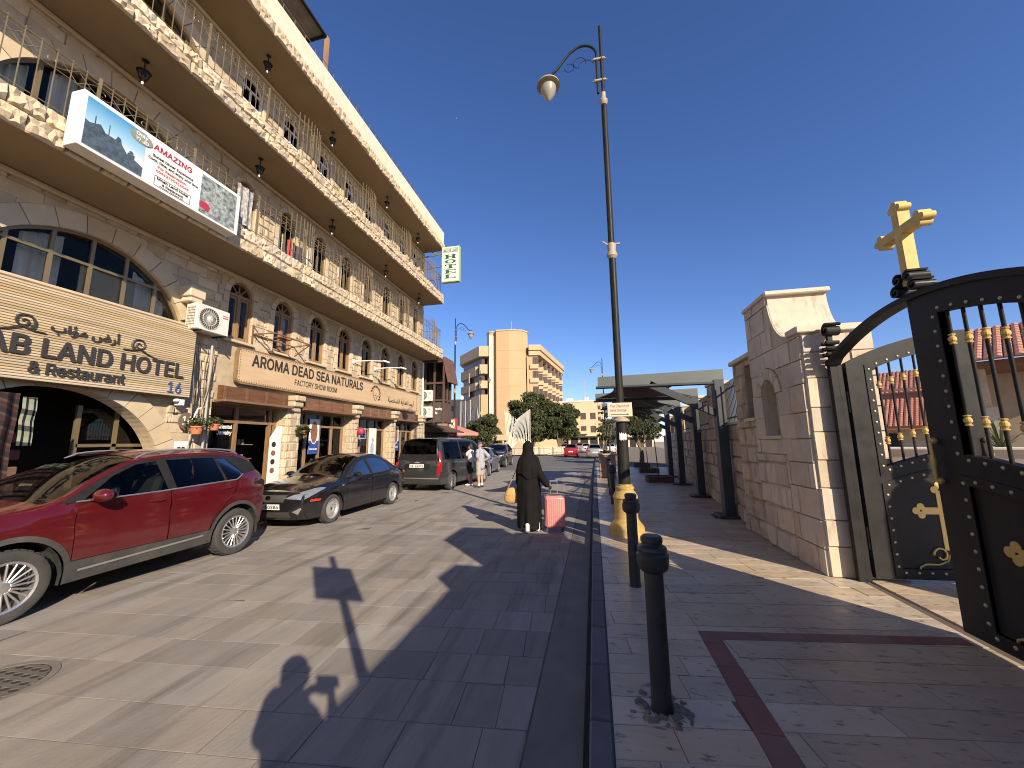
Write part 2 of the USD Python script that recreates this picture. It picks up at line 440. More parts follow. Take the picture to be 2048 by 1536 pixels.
# right pavement: bed, kerb stones, slabs
ZP = .11
pavement = thing('pavement', None, None, kind='structure')
def wall_x(y): return 2.80 + (y - 8.0) * .10 if y > 7.5 else 2.66
bedp = Polygon([(-.08, -8), (-.04, 8), (.1, 30), (.95, 60), (2.7, 100), (6.5, 180), (24, 180), (12, 60), (wall_x(30) + .3, 30), (3.2, 7), (2.985, 5.3), (2.985, -8)])
MB().prism(bedp, (0, 0, -.02), Ex, Ey, ZP - .012 + .02).put('pavement_bed', mat('pavement_bed', (.17, .13, .095), .95, .2, 4), pavement, smooth=False)
ks = []
def kerb_x(y): return -.095 + .0016 * y + max(0, y - 10) ** 2 * .00022
y = -5.0
while y < 60:
    l = .58 if y < 30 else 1.2
    xa, xb = kerb_x(y), kerb_x(y + l)
    m = MB().box(((xa + xb) / 2 + .065, y + l / 2, ZP / 2 - .01), (.128, l - .008, ZP + .03), rz=-math.degrees(math.atan2(xb - xa, l)), b=.012)
    ks.append((abs(y - 3), m)); y += l
for d, m in sorted(ks, key=lambda t: t[0]): m.put('kerb_stone', m_kerb, pavement)
slabs = []
rr = np.random.default_rng(5)
ca, sa = math.cos(math.radians(7)), math.sin(math.radians(7))
walk = Polygon([(kerb_x(-4) + .135, -4), (kerb_x(8) + .135, 8), (kerb_x(14) + .135, 14), (kerb_x(20) + .135, 20), (kerb_x(26) + .135, 26), (wall_x(26) + .1, 26), (wall_x(5.6) + .05, 5.6), (2.9, 5.3), (2.88, 2.4), (2.68, 2.3), (2.68, -4)])
stripe = unary_union([Polygon([(.79, -4), (.95, -4), (.95, 3.66), (.80, 3.78)]), Polygon([(.80, 3.78), (.95, 3.66), (2.82, 3.90), (2.82, 4.03)])])
inner = walk.difference(stripe.buffer(.004, join_style='mitre'))
ip = shapely.prepared.prep(inner)
row = -5.0
while row < 28:
    h = .25
    x = -1.5 - rr.random()
    while x < 8:
        l = .62 + .62 * rr.random()
        q = Polygon([(ca * a - sa * b, sa * a + ca * b) for a, b in ((x + .003, row + .003), (x + l - .003, row + .003), (x + l - .003, row + h - .003), (x + .003, row + h - .003))])
        x += l
        if not ip.intersects(q): continue
        qs = [q] if ip.contains(q) else list(getattr(q.intersection(inner), 'geoms', [q.intersection(inner)]))
        for g in qs:
            if g.is_empty or g.geom_type != 'Polygon' or g.area < .004: continue
            zt = ZP + rr.normal(0, .0011)
            m = MB().prism(g, (0, 0, ZP - .03), Ex, Ey, zt - ZP + .03)
            slabs.append((g.centroid.y if g.centroid.y > 1.5 else 60 + abs(g.centroid.y), m))
    row += h
near, rest = stuff_split(slabs, 300)
for m in near: m.put('slab', m_traver, pavement, smooth=False)
rest.put('far_slab', m_traver, pavement, smooth=False, kind='stuff')
for k in range(24):   # red border stones
    y0 = -4 + k * .33
    g = stripe.intersection(sbox(.7, y0 + .002, .955, y0 + .328))
    if not g.is_empty: MB().prism(g, (0, 0, ZP - .03), Ex, Ey, .03).put('border_stone', m_redstone, pavement, smooth=False)
for k in range(6):
    x0 = .955 + k * .33
    g = stripe.intersection(sbox(x0 + .002, 3.6, x0 + .328, 4.4))
    if not g.is_empty: MB().prism(g, (0, 0, ZP - .03), Ex, Ey, .03).put('border_stone', m_redstone, pavement, smooth=False)
MB().prism(Polygon([(2.86, 2.4), (2.95, 2.4), (2.97, 5.3), (2.88, 5.3)]), (0, 0, ZP - .04), Ex, Ey, .036).put('gate_threshold', mat('gateway_strip_brown', (.12, .085, .06), .7, .2, 8), pavement, smooth=False)  # narrow dark brown strip across the gateway, just below slab level
# courtyard inside the gate
courtyard = thing('courtyard_ground', None, None, kind='structure')
MB().prism(Polygon([(2.99, 2.0), (2.99, 5.4), (3.3, 7.2), (wall_x(30) + .35, 30), (40, 30), (40, -12), (2.99, -12)]), (0, 0, -.02), Ex, Ey, ZP + .012).put('courtyard_bed', m_courtyard, courtyard, smooth=False)
for i in range(7):
    for j in range(8):
        MB().box((3.31 + i * .62, 3.1 + j * .42 + .0 * i, ZP - .003), (.612, .412, .014)).put('slab', m_traver, courtyard, smooth=False)
# left pavement with its kerb
lp = thing('left_pavement', None, None, kind='structure')
MB().prism(Polygon([(-9.2, -6), (-7.62, -6), (-7.62, 21), (-8.3, 25), (-11.5, 29.2), (-24, 37), (-24, 20), (-9.2, 19.4)]), (0, 0, -.02), Ex, Ey, .135).put('left_paving', mat('left_paving', (.27, .22, .165), .85, .2, 3, bump=.2), lp, smooth=False)
y = -6.0
while y < 21:
    MB().box((-7.62 + .055, y + .5, .05), (.13, .985, .15), b=.012).put('kerb_stone', m_concrete, lp); y += 1.0
# square with kerb on the far side
sq = thing('square_pavement', None, None, kind='structure')
MB().prism(Polygon([(-5.2, 52.8), (-4.9, 54.4), (-8.6, 62), (-9, 100), (-60, 100), (-60, 60.5), (-30, 55.5), (-12, 51.5)]), (0, 0, -.02), Ex, Ey, .14).put('square_paving', mat('square_paving', (.36, .30, .22), .85, .15, 1), sq, smooth=False)
# iron drain cover
drain = thing('drain_cover', 'round iron grate of slots set in the road pavers near the red car', 'drain cover', (-4.36, 2.24, .0))
def ring(r0, r1, n=28):
    return Point(0, 0).buffer(r1, n).difference(Point(0, 0).buffer(r0, n))
m_iron = mat('cast_iron', (.16, .14, .12), .6, .25, 10, metal=.4)
g = Point(0, 0).buffer(.29, 20)
slots = unary_union([affinity.scale(Point(i * .085 + (j % 2) * .042, j * .075).buffer(.5, 4), .066, .046) for i in range(-4, 5) for j in range(-4, 5)])
MB().prism(g.difference(slots), (0, 0, -.004), Ex, Ey, .010).put('grate', m_iron, drain, smooth=False)
MB().prism(Point(0, 0).buffer(.33, 24), (0, 0, -.012), Ex, Ey, .014).put('frame_bed', m_dark, drain, smooth=False)
MB().prism(ring(.298, .345), (0, 0, -.004), Ex, Ey, .0105).put('frame', m_concrete, drain, smooth=False)
# ------------------------------------------------------------------ the hotel on the left
FX, XF, YE, YB = -9.0, -7.7, 19.3, -5.0
BE = 18.9                      # end of the balconies
SL = [(6.15, 6.70), (9.22, 9.74), (12.32, 12.68)]
PT = 13.38
hotel = thing('hotel_building', 'long honey-coloured stone hotel with three balcony floors and arched windows', 'building')

# openings on the facade plane (y, z)
F1 = [(7.75 + 1.46 * i, 7.75 + 1.46 * i + .72, 4.42, 6.0) for i in range(8)]
F2 = [(9.11 + 1.474 * i, 9.11 + 1.474 * i + .62, 6.75, 8.83) for i in range(-1, 7)]
F3 = [(8.97 + 1.474 * i, 8.97 + 1.474 * i + .70, 9.78, 12.0) for i in range(-1, 7)]
def seg(cy, cz, r, z0, n=26):
    return Point(cy, cz).buffer(r, n).intersection(sbox(cy - 9, z0, cy + 9, cz + 9))
BIG = [seg(5.05, 3.88, 1.745, 4.46), seg(5.05, 6.98, 1.745, 6.75).intersection(sbox(3.45, 6.75, 6.65, 9)), seg(5.05, 9.98, 1.745, 9.8).intersection(sbox(3.45, 9.8, 6.65, 12))]
ENTR = seg(4.87, 1.05, 1.72, .12).intersection(sbox(3.15, .12, 6.59, 4))
BAYS = [(7.62, 9.72), (10.32, 12.85), (13.36, 15.72), (16.22, 18.42)]
arches = [arch_poly(*w) for w in F1 + F2 + F3]
holes = unary_union(arches + BIG + [ENTR] + [sbox(a, .12, b, 2.78) for a, b in BAYS])
wall = sbox(YB, 0, YE, 12.5).difference(holes)
MB().prism(wall, (FX - .32, 0, 0), Ey, Ez, .30).put('wall', m_mortar, hotel, smooth=False)
MB().box((-11.2, YE - .15, 6.2), (4.0, .28, 12.4)).box((-11.2, YB, 6.2), (4.0, .28, 12.4)).put('end_wall', m_plaster, hotel, smooth=False)
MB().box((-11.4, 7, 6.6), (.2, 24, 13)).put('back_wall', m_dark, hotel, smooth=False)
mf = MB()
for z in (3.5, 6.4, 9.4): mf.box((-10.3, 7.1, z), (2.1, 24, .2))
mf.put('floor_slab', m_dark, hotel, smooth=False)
# hoods of dressed stone: voussoirs and jambs round every opening
hoods = []
def hood(y0, y1, z0, zt, w=.15, key=True):
    op = arch_poly(y0, y1, z0, zt); r = (y1 - y0) / 2; zc = zt - r; c = (y0 + y1) / 2
    a = np.linspace(0, PI, 8)
    for k in range(7):
        t = np.linspace(a[k] + .015, a[k + 1] - .015, 4)
        ww = w + (.07 if k == 3 and key else 0)
        P = [(c + r * math.cos(x), zc + r * math.sin(x)) for x in t] + [(c + (r + ww) * math.cos(x), zc + (r + ww) * math.sin(x)) for x in t[::-1]]
        hoods.append((dist((FX, c, zc)), MB().prism(Polygon(P), (FX - .02, 0, 0), Ey, Ez, .075 if k == 3 else .06)))
    zz = zc - .004; k = 0
    while zz > z0 + .1:
        h = min(.30 + .1 * (k % 2), zz - z0)
        for s in (-1, 1):
            ye = c + s * r; yo = ye + s * (w + .06 * ((k + (s > 0)) % 2))
            hoods.append((dist((FX, ye, zz)), MB().box((FX + .008, (ye + yo) / 2, zz - h / 2), (.05, abs(yo - ye), h - .008), b=.006)))
        zz -= h; k += 1
    return op.buffer(w + .004)
hh = [hood(*w) for w in F1] + [hood(*w, w=.13) for w in F2 + F3]
for P in BIG:
    y0, z0, y1, z1 = P.bounds; cy = 5.05; r = 1.745; cz = z1 - r
    a0 = math.acos(min(1, 1.62 / r))
    a = np.linspace(a0, PI - a0, 12)
    for k in range(11):
        t = np.linspace(a[k] + .004, a[k + 1] - .004, 4)
        Q = [(cy + r * math.cos(x), cz + r * math.sin(x)) for x in t] + [(cy + (r + .33) * math.cos(x), cz + (r + .33) * math.sin(x)) for x in t[::-1]]
        hoods.append((dist((FX, cy, z1)), MB().prism(Polygon(Q), (FX - .02, 0, 0), Ey, Ez, .055)))
    hh.append(P.buffer(.335))
r = 1.72; a = np.linspace(0.02, PI - .02, 17)
for k in range(16):
    t = np.linspace(a[k] + .004, a[k + 1] - .004, 4)
    Q = [(4.87 + r * math.cos(x), 1.05 + r * math.sin(x)) for x in t] + [(4.87 + (r + .36) * math.cos(x), 1.05 + (r + .36) * math.sin(x)) for x in t[::-1]]
    hoods.append((dist((FX, 4.87, 2)), MB().prism(Polygon(Q), (FX - .32, 0, 0), Ey, Ez, .36)))
hh.append(seg(4.87, 1.05, 2.085, .1))
near, rest = stuff_split(hoods, 300)
for m in near: m.put('dressed_stone', m_dressed, hotel, smooth=False)
rest.put('far_dressed_stone', m_dressed, hotel, smooth=False, kind='stuff')

# rock-faced stones of the facade and of the balcony edges
blocked = unary_union(hh + [holes])
stones = []
sh = lambda P: affinity.translate(P, -2.4, 0)
for z0, z1, off in ((4.30, 6.22, 1), (6.7, 9.24, 2), (9.74, 12.34, 3)):
    stones += stone_courses((FX - .018, 2.4, z0), Ey, Ez, YE - 2.4, z1 - z0, [.24], (.30, .62), .045, holes=affinity.translate(blocked, -2.4, -z0), seed=10 + off, nx=3, ny=2)
stones += stone_courses((FX - .018, 6.62, .12), Ey, Ez, 1.0, 4.2, [.21], (.22, .42), .05, holes=affinity.translate(blocked, -6.62, -.12), seed=20)
# piers between the shop bays, with corbels
for k, (a, b) in enumerate(((9.72, 10.32), (12.85, 13.36), (15.72, 16.22), (18.42, 19.3))):
    stones += stone_courses((FX + .2, a + .05, .13), Ey, Ez, b - a - .1, 2.55, [.25, .22], (.3, .34) if b - a < .7 else (.4, .5), .045, seed=30 + k, gap=.008)
    stones += stone_courses((FX - .05, a + .05, .13), (1, 0, 0), Ez, .26, 2.55, [.25, .22], (.3, .34), .03, seed=40 + k)
    MB().box((FX + .09, (a + b) / 2, 1.45), (.24, b - a - .09, 2.66)).put('pier', m_mortar, hotel, smooth=False)
    m = MB()
    for j, (zz, o) in enumerate(((2.78, .05), (2.93, .13), (3.10, .2))):
        m.box((FX + .09 + o / 2, (a + b) / 2, zz), (.30 + o, .36 + .02 * j, .165), b=.03)
    m.put('corbel', m_stone, hotel)
for k, (z0, z1) in enumerate(SL):
    rows = [.275] if k < 2 else [.2]
    stones += stone_courses((XF - .02, 2.4, z0), Ey, Ez, BE - 2.4, z1 - z0, [(z1 - z0) / 2] if k < 2 else [z1 - z0], (.34, .62), .085, seed=50 + k, nx=7, ny=4, amp=.62)
    stones += stone_courses((XF, BE, z0), (-1, 0, 0), Ez, 1.3, z1 - z0, [(z1 - z0) / 2] if k < 2 else [z1 - z0], (.34, .62), .06, seed=60 + k, nx=4, ny=2, amp=.7)
near, rest = stuff_split(stones, 300)
for m in near: m.put('stone', m_stone, hotel, smooth=False)
rest.put('far_stone', m_stone, hotel, smooth=False, kind='stuff')
for k, (z0, z1) in enumerate(SL):
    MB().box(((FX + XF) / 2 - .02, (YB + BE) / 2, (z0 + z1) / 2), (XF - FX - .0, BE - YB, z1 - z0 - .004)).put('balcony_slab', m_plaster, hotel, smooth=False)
    MB().box((FX + .05, (2 + BE) / 2, z0 - .05), (.10, BE - 2, .09), b=.02).put('cornice', m_dressed, hotel)
MB().box((XF - .12, (YB + BE) / 2, (SL[2][1] + PT) / 2), (.24, BE - YB, PT - SL[2][1])).box((-8.8, BE - .12, (SL[2][1] + PT) / 2), (2.0, .24, PT - SL[2][1] - .004)).put('roof_parapet', m_parapet, hotel, smooth=False)
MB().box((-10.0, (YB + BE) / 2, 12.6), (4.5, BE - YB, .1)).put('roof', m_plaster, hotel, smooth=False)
m = MB()
for y in np.arange(4.5, BE, .42): m.box((XF - .12, y, PT + .17), (.016, .016, .34))
m.tube([(XF - .12, 4.5, PT + .34), (XF - .12, BE, PT + .34)], .012, 5)
m.put('roof_railing', m_rail, hotel, smooth=False)

# windows
def arched_window(y0, y1, z0, zt, style):
    r = (y1 - y0) / 2; zc = zt - r; c = (y0 + y1) / 2
    op = arch_poly(y0, y1, z0, zt)
    m = MB(); x = FX - .12
    if style == 'wood':
        fm = m_wood
        m.prism(op.difference(op.buffer(-.05)), (x, 0, 0), Ey, Ez, .07)
        m.box((x + .03, c, zc), (.065, y1 - y0 - .1, .07)).box((x + .03, c, (z0 + zc) / 2), (.06, .075, zc - z0 - .07))
        for s in (-1, 1):
            m.prism(sbox(min(c + s * .04, c + s * (r - .05)), z0 + .05, max(c + s * .04, c + s * (r - .05)), zc - .04).difference(sbox(min(c + s * .09, c + s * (r - .1)), z0 + .12, max(c + s * .09, c + s * (r - .1)), zc - .1)), (x - .02, 0, 0), Ey, Ez, .05)
        for t in (PI * .28, PI * .5, PI * .72): m.bar((x + .02, c, zc), (x + .02, c + (r - .03) * math.cos(t), zc + (r - .03) * math.sin(t)), .025, .03)
        m.prism(Polygon([(c + .13 * math.cos(t), zc + .13 * math.sin(t)) for t in np.linspace(0, PI, 9)]).difference(Polygon([(c + .1 * math.cos(t), zc + .1 * math.sin(t)) for t in np.linspace(0, PI, 9)])), (x, 0, 0), Ey, Ez, .03)
    elif style == 'sash':
        fm = m_white
        m.prism(op.difference(op.buffer(-.04)), (x, 0, 0), Ey, Ez, .06)
        for zz in (zc, zc - .42, zc - .46): m.box((x + .03, c, zz), (.05, y1 - y0 - .08, .045))
        m.box((x + .03, c, (z0 + zc) / 2), (.05, .035, zc - z0))
        for q in (-.17, .17): m.box((x + .03, c + q, zc + .1), (.03, .02, .4))
    else:
        fm = m_goldframe
        m.prism(op.difference(op.buffer(-.04)), (x, 0, 0), Ey, Ez, .06)
        m.box((x + .03, c, zc), (.055, y1 - y0 - .08, .06)).box((x + .03, c, (z0 + zt) / 2), (.05, .05, zt - z0 - .1))
    w = m.put('window', fm, hotel, smooth=False)
    MB().prism(op.buffer(-.02), (x + .015, 0, 0), Ey, Ez, .008).put('pane', m_pane, w, smooth=False)
    cm = MB(); k = int(abs(y0 * 13 + z0 * 7)) % 4
    if k != 3 and style != 'sash':
        for s in ((-1, 1), (-1,), (1,))[k]:
            ys = np.linspace(c + s * .02, c + s * (r - .03), 12)
            if k == 2: ys = np.linspace(c + s * .12, c + s * (r - .03), 9)
            xs = x - .13 + .02 * np.sin(np.arange(len(ys)) * 2.1)
            zt2 = zc + .05
            v = np.vstack([np.c_[xs, ys, np.full(len(ys), z0)], np.c_[xs, ys, np.full(len(ys), zt2)]]); n = len(ys)
            cm.add(v, [[i, i + 1, n + i + 1, n + i] for i in range(n - 1)])
        cm.put('curtain', m_curtain, w)
    if z0 < 5: MB().box((FX + .02, c, z0 - .04), (.16, y1 - y0 + .2, .07), b=.012).put('sill', m_dressed, w)
for q in F1: arched_window(*q, 'wood')
for q in F2: arched_window(*q, 'bronze')
for q in F3: arched_window(*q, 'sash')
for i, P in enumerate(BIG):
    y0, z0, y1, z1 = P.bounds; m = MB(); x = FX - .14
    m.prism(P.difference(P.buffer(-.05)), (x, 0, 0), Ey, Ez, .07)
    zt = z0 + (.62 if i == 0 else .80)
    m.prism(sbox(y0, zt - .025, y1, zt + .025).intersection(P), (x, 0, 0), Ey, Ez, .065)
    for yy in np.linspace(y0, y1, 7)[1:-1]:
        m.prism(sbox(yy - .028, z0, yy + .028, z1).intersection(P), (x + .004, 0, 0), Ey, Ez, .062)
    w = m.put('window', m_goldframe, hotel, smooth=False)
    MB().prism(P.buffer(-.02), (x + .02, 0, 0), Ey, Ez, .008).put('pane', m_pane, w, smooth=False)
    if i == 0: MB().box((FX + .03, 5.05, z0 - .05), (.2, 3.6, .08), b=.012).put('sill', m_dressed, w)
    cm = MB()
    for a, b in ((3.5, 3.95), (4.2, 4.75), (5.85, 6.5)):
        ys = np.linspace(a, b, 16); xs = x - .16 + .025 * np.sin(np.arange(16) * 1.9)
        zz = np.array([z0 + .95 * math.sqrt(max(.02, 1.745 ** 2 - (yy - 5.05) ** 2)) - (1.745 - (z1 - z0)) for yy in ys])
        zz = np.maximum(np.minimum(zz, z1 - .1), z0 + .1)
        v = np.vstack([np.c_[xs, ys, np.full(16, z0)], np.c_[xs, ys, zz]])
        cm.add(v, [[k, k + 1, 16 + k + 1, 16 + k] for k in range(15)])
    cm.put('curtain', m_curtain, w)
    if i == 0: MB().prism(sbox(4.95, z0, 5.83, zt), (x - .03, 0, 0), Ey, Ez, .02).put('blind', mat('blind', (.42, .34, .23), .9, .05), w, smooth=False)

# railings on the two balconies: posts, twin rail, scrolls, bars
def railing(z, ys, ye):
    m = MB(); x = XF - .08; h = 1.02
    for zz, rr_ in ((z + h, .013), (z + h - .07, .008), (z + h - .30, .007), (z + .10, .008)):
        m.tube([(x, ys, zz), (x, ye, zz)], rr_, 5)
    y = ys; k = 0
    while y < ye:
        w = .011 if k % 9 else .036
        m.box((x, y, z + h / 2 + .02), (w, w, h + (.05 if k % 9 else .1)))
        y += .175; k += 1
    # a bowed cage of bars in front of some windows
    r_ = m.put('railing', m_rail, hotel, smooth=False)
    s = MB(); y = ys + .08
    while y < ye - .6:
        t = np.linspace(0, 1, 9)
        a = np.stack([np.full(9, x), y + .6 * t, z + h - .29 + .2 * np.sin(t * PI)], 1)
        b = np.stack([np.full(9, x), y + .6 * t, z + h - .09 - .18 * np.sin(t * PI)], 1)
        s.tube(a, .006, 4).tube(b, .006, 4)
        u = np.linspace(0, 1.6 * PI, 8)
        s.tube(np.stack([np.full(8, x), y + .3 + .045 * np.cos(u), z + h - .19 + .045 * np.sin(u)], 1), .006, 4)
        y += .62
    s.put('scrollwork', m_rail, r_, smooth=False)
railing(SL[0][1], 2.5, BE - .06)
railing(SL[1][1], 2.5, BE - .06)
for z in (SL[0][1], SL[1][1]):
    m = MB()
    for zz in (z + 1.02, z + .1): m.tube([(XF - .08, BE - .06, zz), (FX + .02, BE - .06, zz)], .014, 5)
    for xx in np.arange(FX + .1, XF - .1, .13): m.box((xx, BE - .06, z + .52), (.016, .016, 1.04))
    m.put('end_railing', m_rail, hotel, smooth=False)
    for yc in (8.55, 11.6, 14.5, 17.3):
        m = MB()
        ysx = np.linspace(yc - .42, yc + .42, 8)
        bow = XF - .06 + .2 * np.sqrt(np.clip(1 - ((ysx - yc) / .5) ** 2, 0, 1))
        for zz in (z + .12, z + 1.0): m.tube(np.stack([bow, ysx, np.full(8, zz)], 1), .012, 5)
        for xx, yy in zip(bow, ysx): m.box((xx, yy, z + .66), (.015, .015, 1.1))
        m.put('bowed_bars', m_rail, hotel, smooth=False)

# lanterns hanging under the balconies
def lantern(loc, label):
    t = thing('hanging_lantern', label, 'lantern', loc, group='lanterns hanging under the hotel balconies')
    m = MB().lathe([(0, 0), (.06, 0), (.05, -.02), (.012, -.03), (.012, -.2), (.03, -.2), (.12, -.26), (.10, -.27), (.0, -.27)], n=10)
    for k in range(6):
        a = k * PI / 3; m.bar((.10 * math.cos(a), .10 * math.sin(a), -.26), (.06 * math.cos(a), .06 * math.sin(a), -.42), .012)
    m.lathe([(.0, -.42), (.065, -.42), (.03, -.46), (0, -.46)], n=10)
    m.put('bracket', m_black, t, smooth=30)
    MB().lathe([(.088, -.275), (.052, -.415)], n=6).put('lamp_glass', m_pane, t, smooth=False)
    MB().sphere((0, 0, -.5), (.022, .022, .04), 1).put('bulb', m_white, t)
    return t
lp1 = [(-8.3, 4.93, 9.15), (-8.3, 7.64, 9.15), (-8.3, 10.54, 9.15), (-8.3, 14.0, 9.15), (-8.3, 17.2, 9.15)]
lp2 = [(-8.3, 7.58, 12.22), (-8.3, 10.29, 12.22), (-8.3, 13.88, 12.22), (-8.3, 16.92, 12.22)]
for i, p in enumerate(lp1): lantern((p[0], p[1], SL[1][0]), ['dark iron lantern hanging behind the picture billboard under the middle balcony slab', 'dark iron lantern under the middle balcony slab right of the picture billboard', 'dark iron lantern under the middle balcony slab, third along from the billboard', 'dark iron lantern under the middle balcony slab, second from its far end', 'dark iron lantern at the far end under the middle balcony slab'][i])
for i, p in enumerate(lp2): lantern((p[0], p[1], SL[2][0]), ['dark iron lantern under the roof slab nearest the left edge', 'dark iron lantern under the roof slab, second from the left', 'dark iron lantern under the roof slab, third from the left', 'dark iron lantern under the roof slab closest to the vertical hotel sign'][i])

# shop fronts
for k, (a, b) in enumerate(BAYS):
    sf = thing('shop', ['brown wooden shop front lettered Oriental Jewelry with an open door', 'brown wooden shop front with a large mask poster between stone piers',
                              'brown wooden shop front with a small blue and white notice', 'farthest brown wooden shop front of the row behind the dark van'][k], 'shop', (0, 0, 0))
    m = MB().box((FX + .17, (a + b) / 2, 3.0), (.10, b - a + .02, .36)).put('beam', m_woodbeam, sf, smooth=False)
    MB().box((FX + .25, (a + b) / 2, 2.80), (.34, b - a + .1, .06), b=.01).put('ledge', m_woodbeam, sf, smooth=False)
    mb = MB()
    for q in np.arange(a + .1, b, .62): mb.box((FX + .235, q, 3.0), (.03, .07, .34))
    mb.put('beam_cleat', m_woodbeam, sf, smooth=False)
    x = FX - .16
    nm = 4 if k else 3
    ed = np.linspace(a, b, nm + 1) if k else np.array([a, 8.42, 9.5, b])
    m = MB()
    for i, q in enumerate(ed): m.box((x, min(max(q, a + .045), b - .045), 1.45), (.09, .09, 2.66))
    for z in (2.33, 2.74): m.box((x, (a + b) / 2, z), (.08, b - a, .07))
    for i in range(nm):
        if not (k == 0 and i == 1): m.box((x, (ed[i] + ed[i + 1]) / 2, .42), (.07, ed[i + 1] - ed[i], .62))
    fr = m.put('frame', m_wood, sf, smooth=False)
    for i in range(nm):
        MB().box((x - .01, (ed[i] + ed[i + 1]) / 2, 2.53), (.008, ed[i + 1] - ed[i] - .09, .35)).put('transom_pane', m_shopglass, sf, smooth=False)
        if not (k == 0 and i == 1):
            MB().box((x - .01, (ed[i] + ed[i + 1]) / 2, 1.5), (.008, ed[i + 1] - ed[i] - .09, 1.6)).put('pane', m_shopglass, sf, smooth=False)
    if k == 0:
        d = MB().box((x - .30, 8.44, 1.2), (.62, .05, 2.1), rz=0)
        d.put('open_door', m_wood, sf, smooth=False)
        MB().text('Oriental', .095, (x + .012, 7.93, 2.15), Ey, Ez, .004, width=.40).text('Jewelry', .095, (x + .012, 7.93, 2.00), Ey, Ez, .004, width=.40).put('lettering', m_twhite, sf, smooth=False)
    # goods on shelves inside
    g = MB(); r_ = np.random.default_rng(90 + k)
    for z in (.95, 1.35, 1.75):
        g.box((FX - .85, (a + b) / 2, z), (.25, b - a - .3, .02))
        for y in np.arange(a + .25, b - .3, .13):
            if r_.random() < .75: g.box((FX - .82, y, z + .07), (.08, .05 + .05 * r_.random(), .1 + .08 * r_.random()))
    g.put('shelf_goods', mat(f'shelf_goods_{k}', (.20, .15, .10), .6, .4, 12, rnd=.5), sf, smooth=False)
    MB().box((FX - .35, (a + b) / 2, .3), (.4, b - a - .2, .4)).put('display_base', m_wood, sf, smooth=False)

# the wooden sign boards
m_board = mat('sign_board', (.50, .355, .205), .6, .10, 2.2, stretch=(1, .5, 5), stain=((.40, .24, .12), 1.2, .55, .2, .5, (1, .4, 1.2)))
m_slat = mat('sign_slats', (.47, .365, .225), .6, .14, 3, stretch=(1, .5, 8), rnd=.14)
m_boardedge = mat('board_edge', (.20, .125, .065), .7, .2, 6)
ar = thing('shop_sign', 'long rounded wooden sign board lettered AROMA DEAD SEA NATURALS above the shops', 'sign', (0, 0, 0))
P = sbox(8.03, 3.30, 18.42, 4.26).buffer(-.16).buffer(.16, 6)
MB().prism(P, (FX + .06, 0, 0), Ey, Ez, .09).put('back_board', m_boardedge, ar, smooth=False)
MB().prism(P.buffer(-.05), (FX + .15, 0, 0), Ey, Ez, .012).put('face', m_board, ar, smooth=False)
ch = MB()
pts = [P.buffer(-.075).exterior.interpolate(t) for t in np.arange(0, P.buffer(-.075).exterior.length, .075)]
for p in pts: ch.box((FX + .163, p.x, p.y), (.004, .03, .03))
ch.put('stitched_border', m_boardedge, ar, smooth=False, kind='stuff')
TX = FX + .163
MB().text('AROMA DEAD SEA NATURALS', .30, (TX, 8.45, 3.83), Ey, Ez, .012, bold=True, width=5.1).put('lettering', m_tblack, ar, smooth=False)
MB().text('FACTORY SHOW ROOM', .17, (TX, 10.0, 3.53), Ey, Ez, .01, bold=False, width=1.98).put('lettering', m_tblack, ar, smooth=False)
lg = MB()
for k in range(9):   # a woman's head in leaves
    a_ = -.6 + k * .42; yc, zc = 14.5, 3.78
    lg.prism(affinity.rotate(affinity.scale(Point(yc + .33 * math.cos(a_), zc + .33 * math.sin(a_)).buffer(1, 4), .085, .035), math.degrees(a_) + 60), (TX, 0, 0), Ey, Ez, .006)
for pth in ([(14.35, 3.95), (14.28, 3.8), (14.36, 3.66), (14.5, 3.5)], [(14.42, 3.72), (14.47, 3.74), (14.52, 3.72)], [(14.6, 3.72), (14.65, 3.74), (14.7, 3.72)], [(14.56, 3.7), (14.58, 3.6), (14.54, 3.58)]):
    lg.tube([(TX + .004, *q) for q in pth], .012, 4)
lg.put('emblem', m_tblack, ar, smooth=False)
ARABIC_NAME = "430,95 428,102 432,103 429,108 430,116 436,120 443,120 444,114 436,112 436,108 440,105 446,107 448,100|433,75 433,89 446,89 448,25 435,25 434,74|390,3 386,16 396,19 406,27 409,33 409,40 403,56 413,61 416,61 422,46 422,31 418,21 408,11 392,3|255,23 256,39 260,48 272,44 268,30 272,20 280,16 292,16 300,19 304,23 305,26 306,33 303,48 301,51 301,55 314,58 317,45 323,39 326,39 329,45 343,59 353,65 360,67 370,67 378,64 382,60 385,54 385,41 382,35 376,30 370,27 354,24 337,24 319,28 317,19 314,14 307,8 298,4 279,3 268,6 260,12/341,40 341,37 355,37 368,40 372,44 372,49 368,54 357,53 350,49|354,80 354,86 358,90 364,90 368,86 368,80 364,76 358,76|127,4 124,17 139,19 146,23 146,25 139,25 132,27 127,32 126,35 126,45 128,51 131,56 139,63 150,64 156,61 163,51 166,38 176,38 181,43 188,57 193,62 200,65 207,65 214,62 220,56 222,52 223,37 220,31 214,26 201,25 188,30 184,27 178,25 163,25 156,13 154,13 149,8 138,4/195,42 196,40 201,38 208,38 210,40 210,45 209,48 205,52 201,52 197,48/140,46 140,39 143,37 151,37 151,45 149,49 143,50|136,75 134,82 138,83 135,87 136,96 142,100 149,100 150,93 142,92 142,88 147,85 153,87 154,80|101,66 101,95 114,95 116,25 103,25 102,65|0,40 0,50 3,61 15,59 13,48 15,42 21,38 30,36 57,36 70,38 74,40 77,43 77,49 73,64 80,65 83,67 86,67 90,53 90,39 87,33 80,28 65,24 56,24 55,23 21,24 11,27 6,30|39,10 43,14 48,14 52,9 52,4 48,0 43,0 39,3"
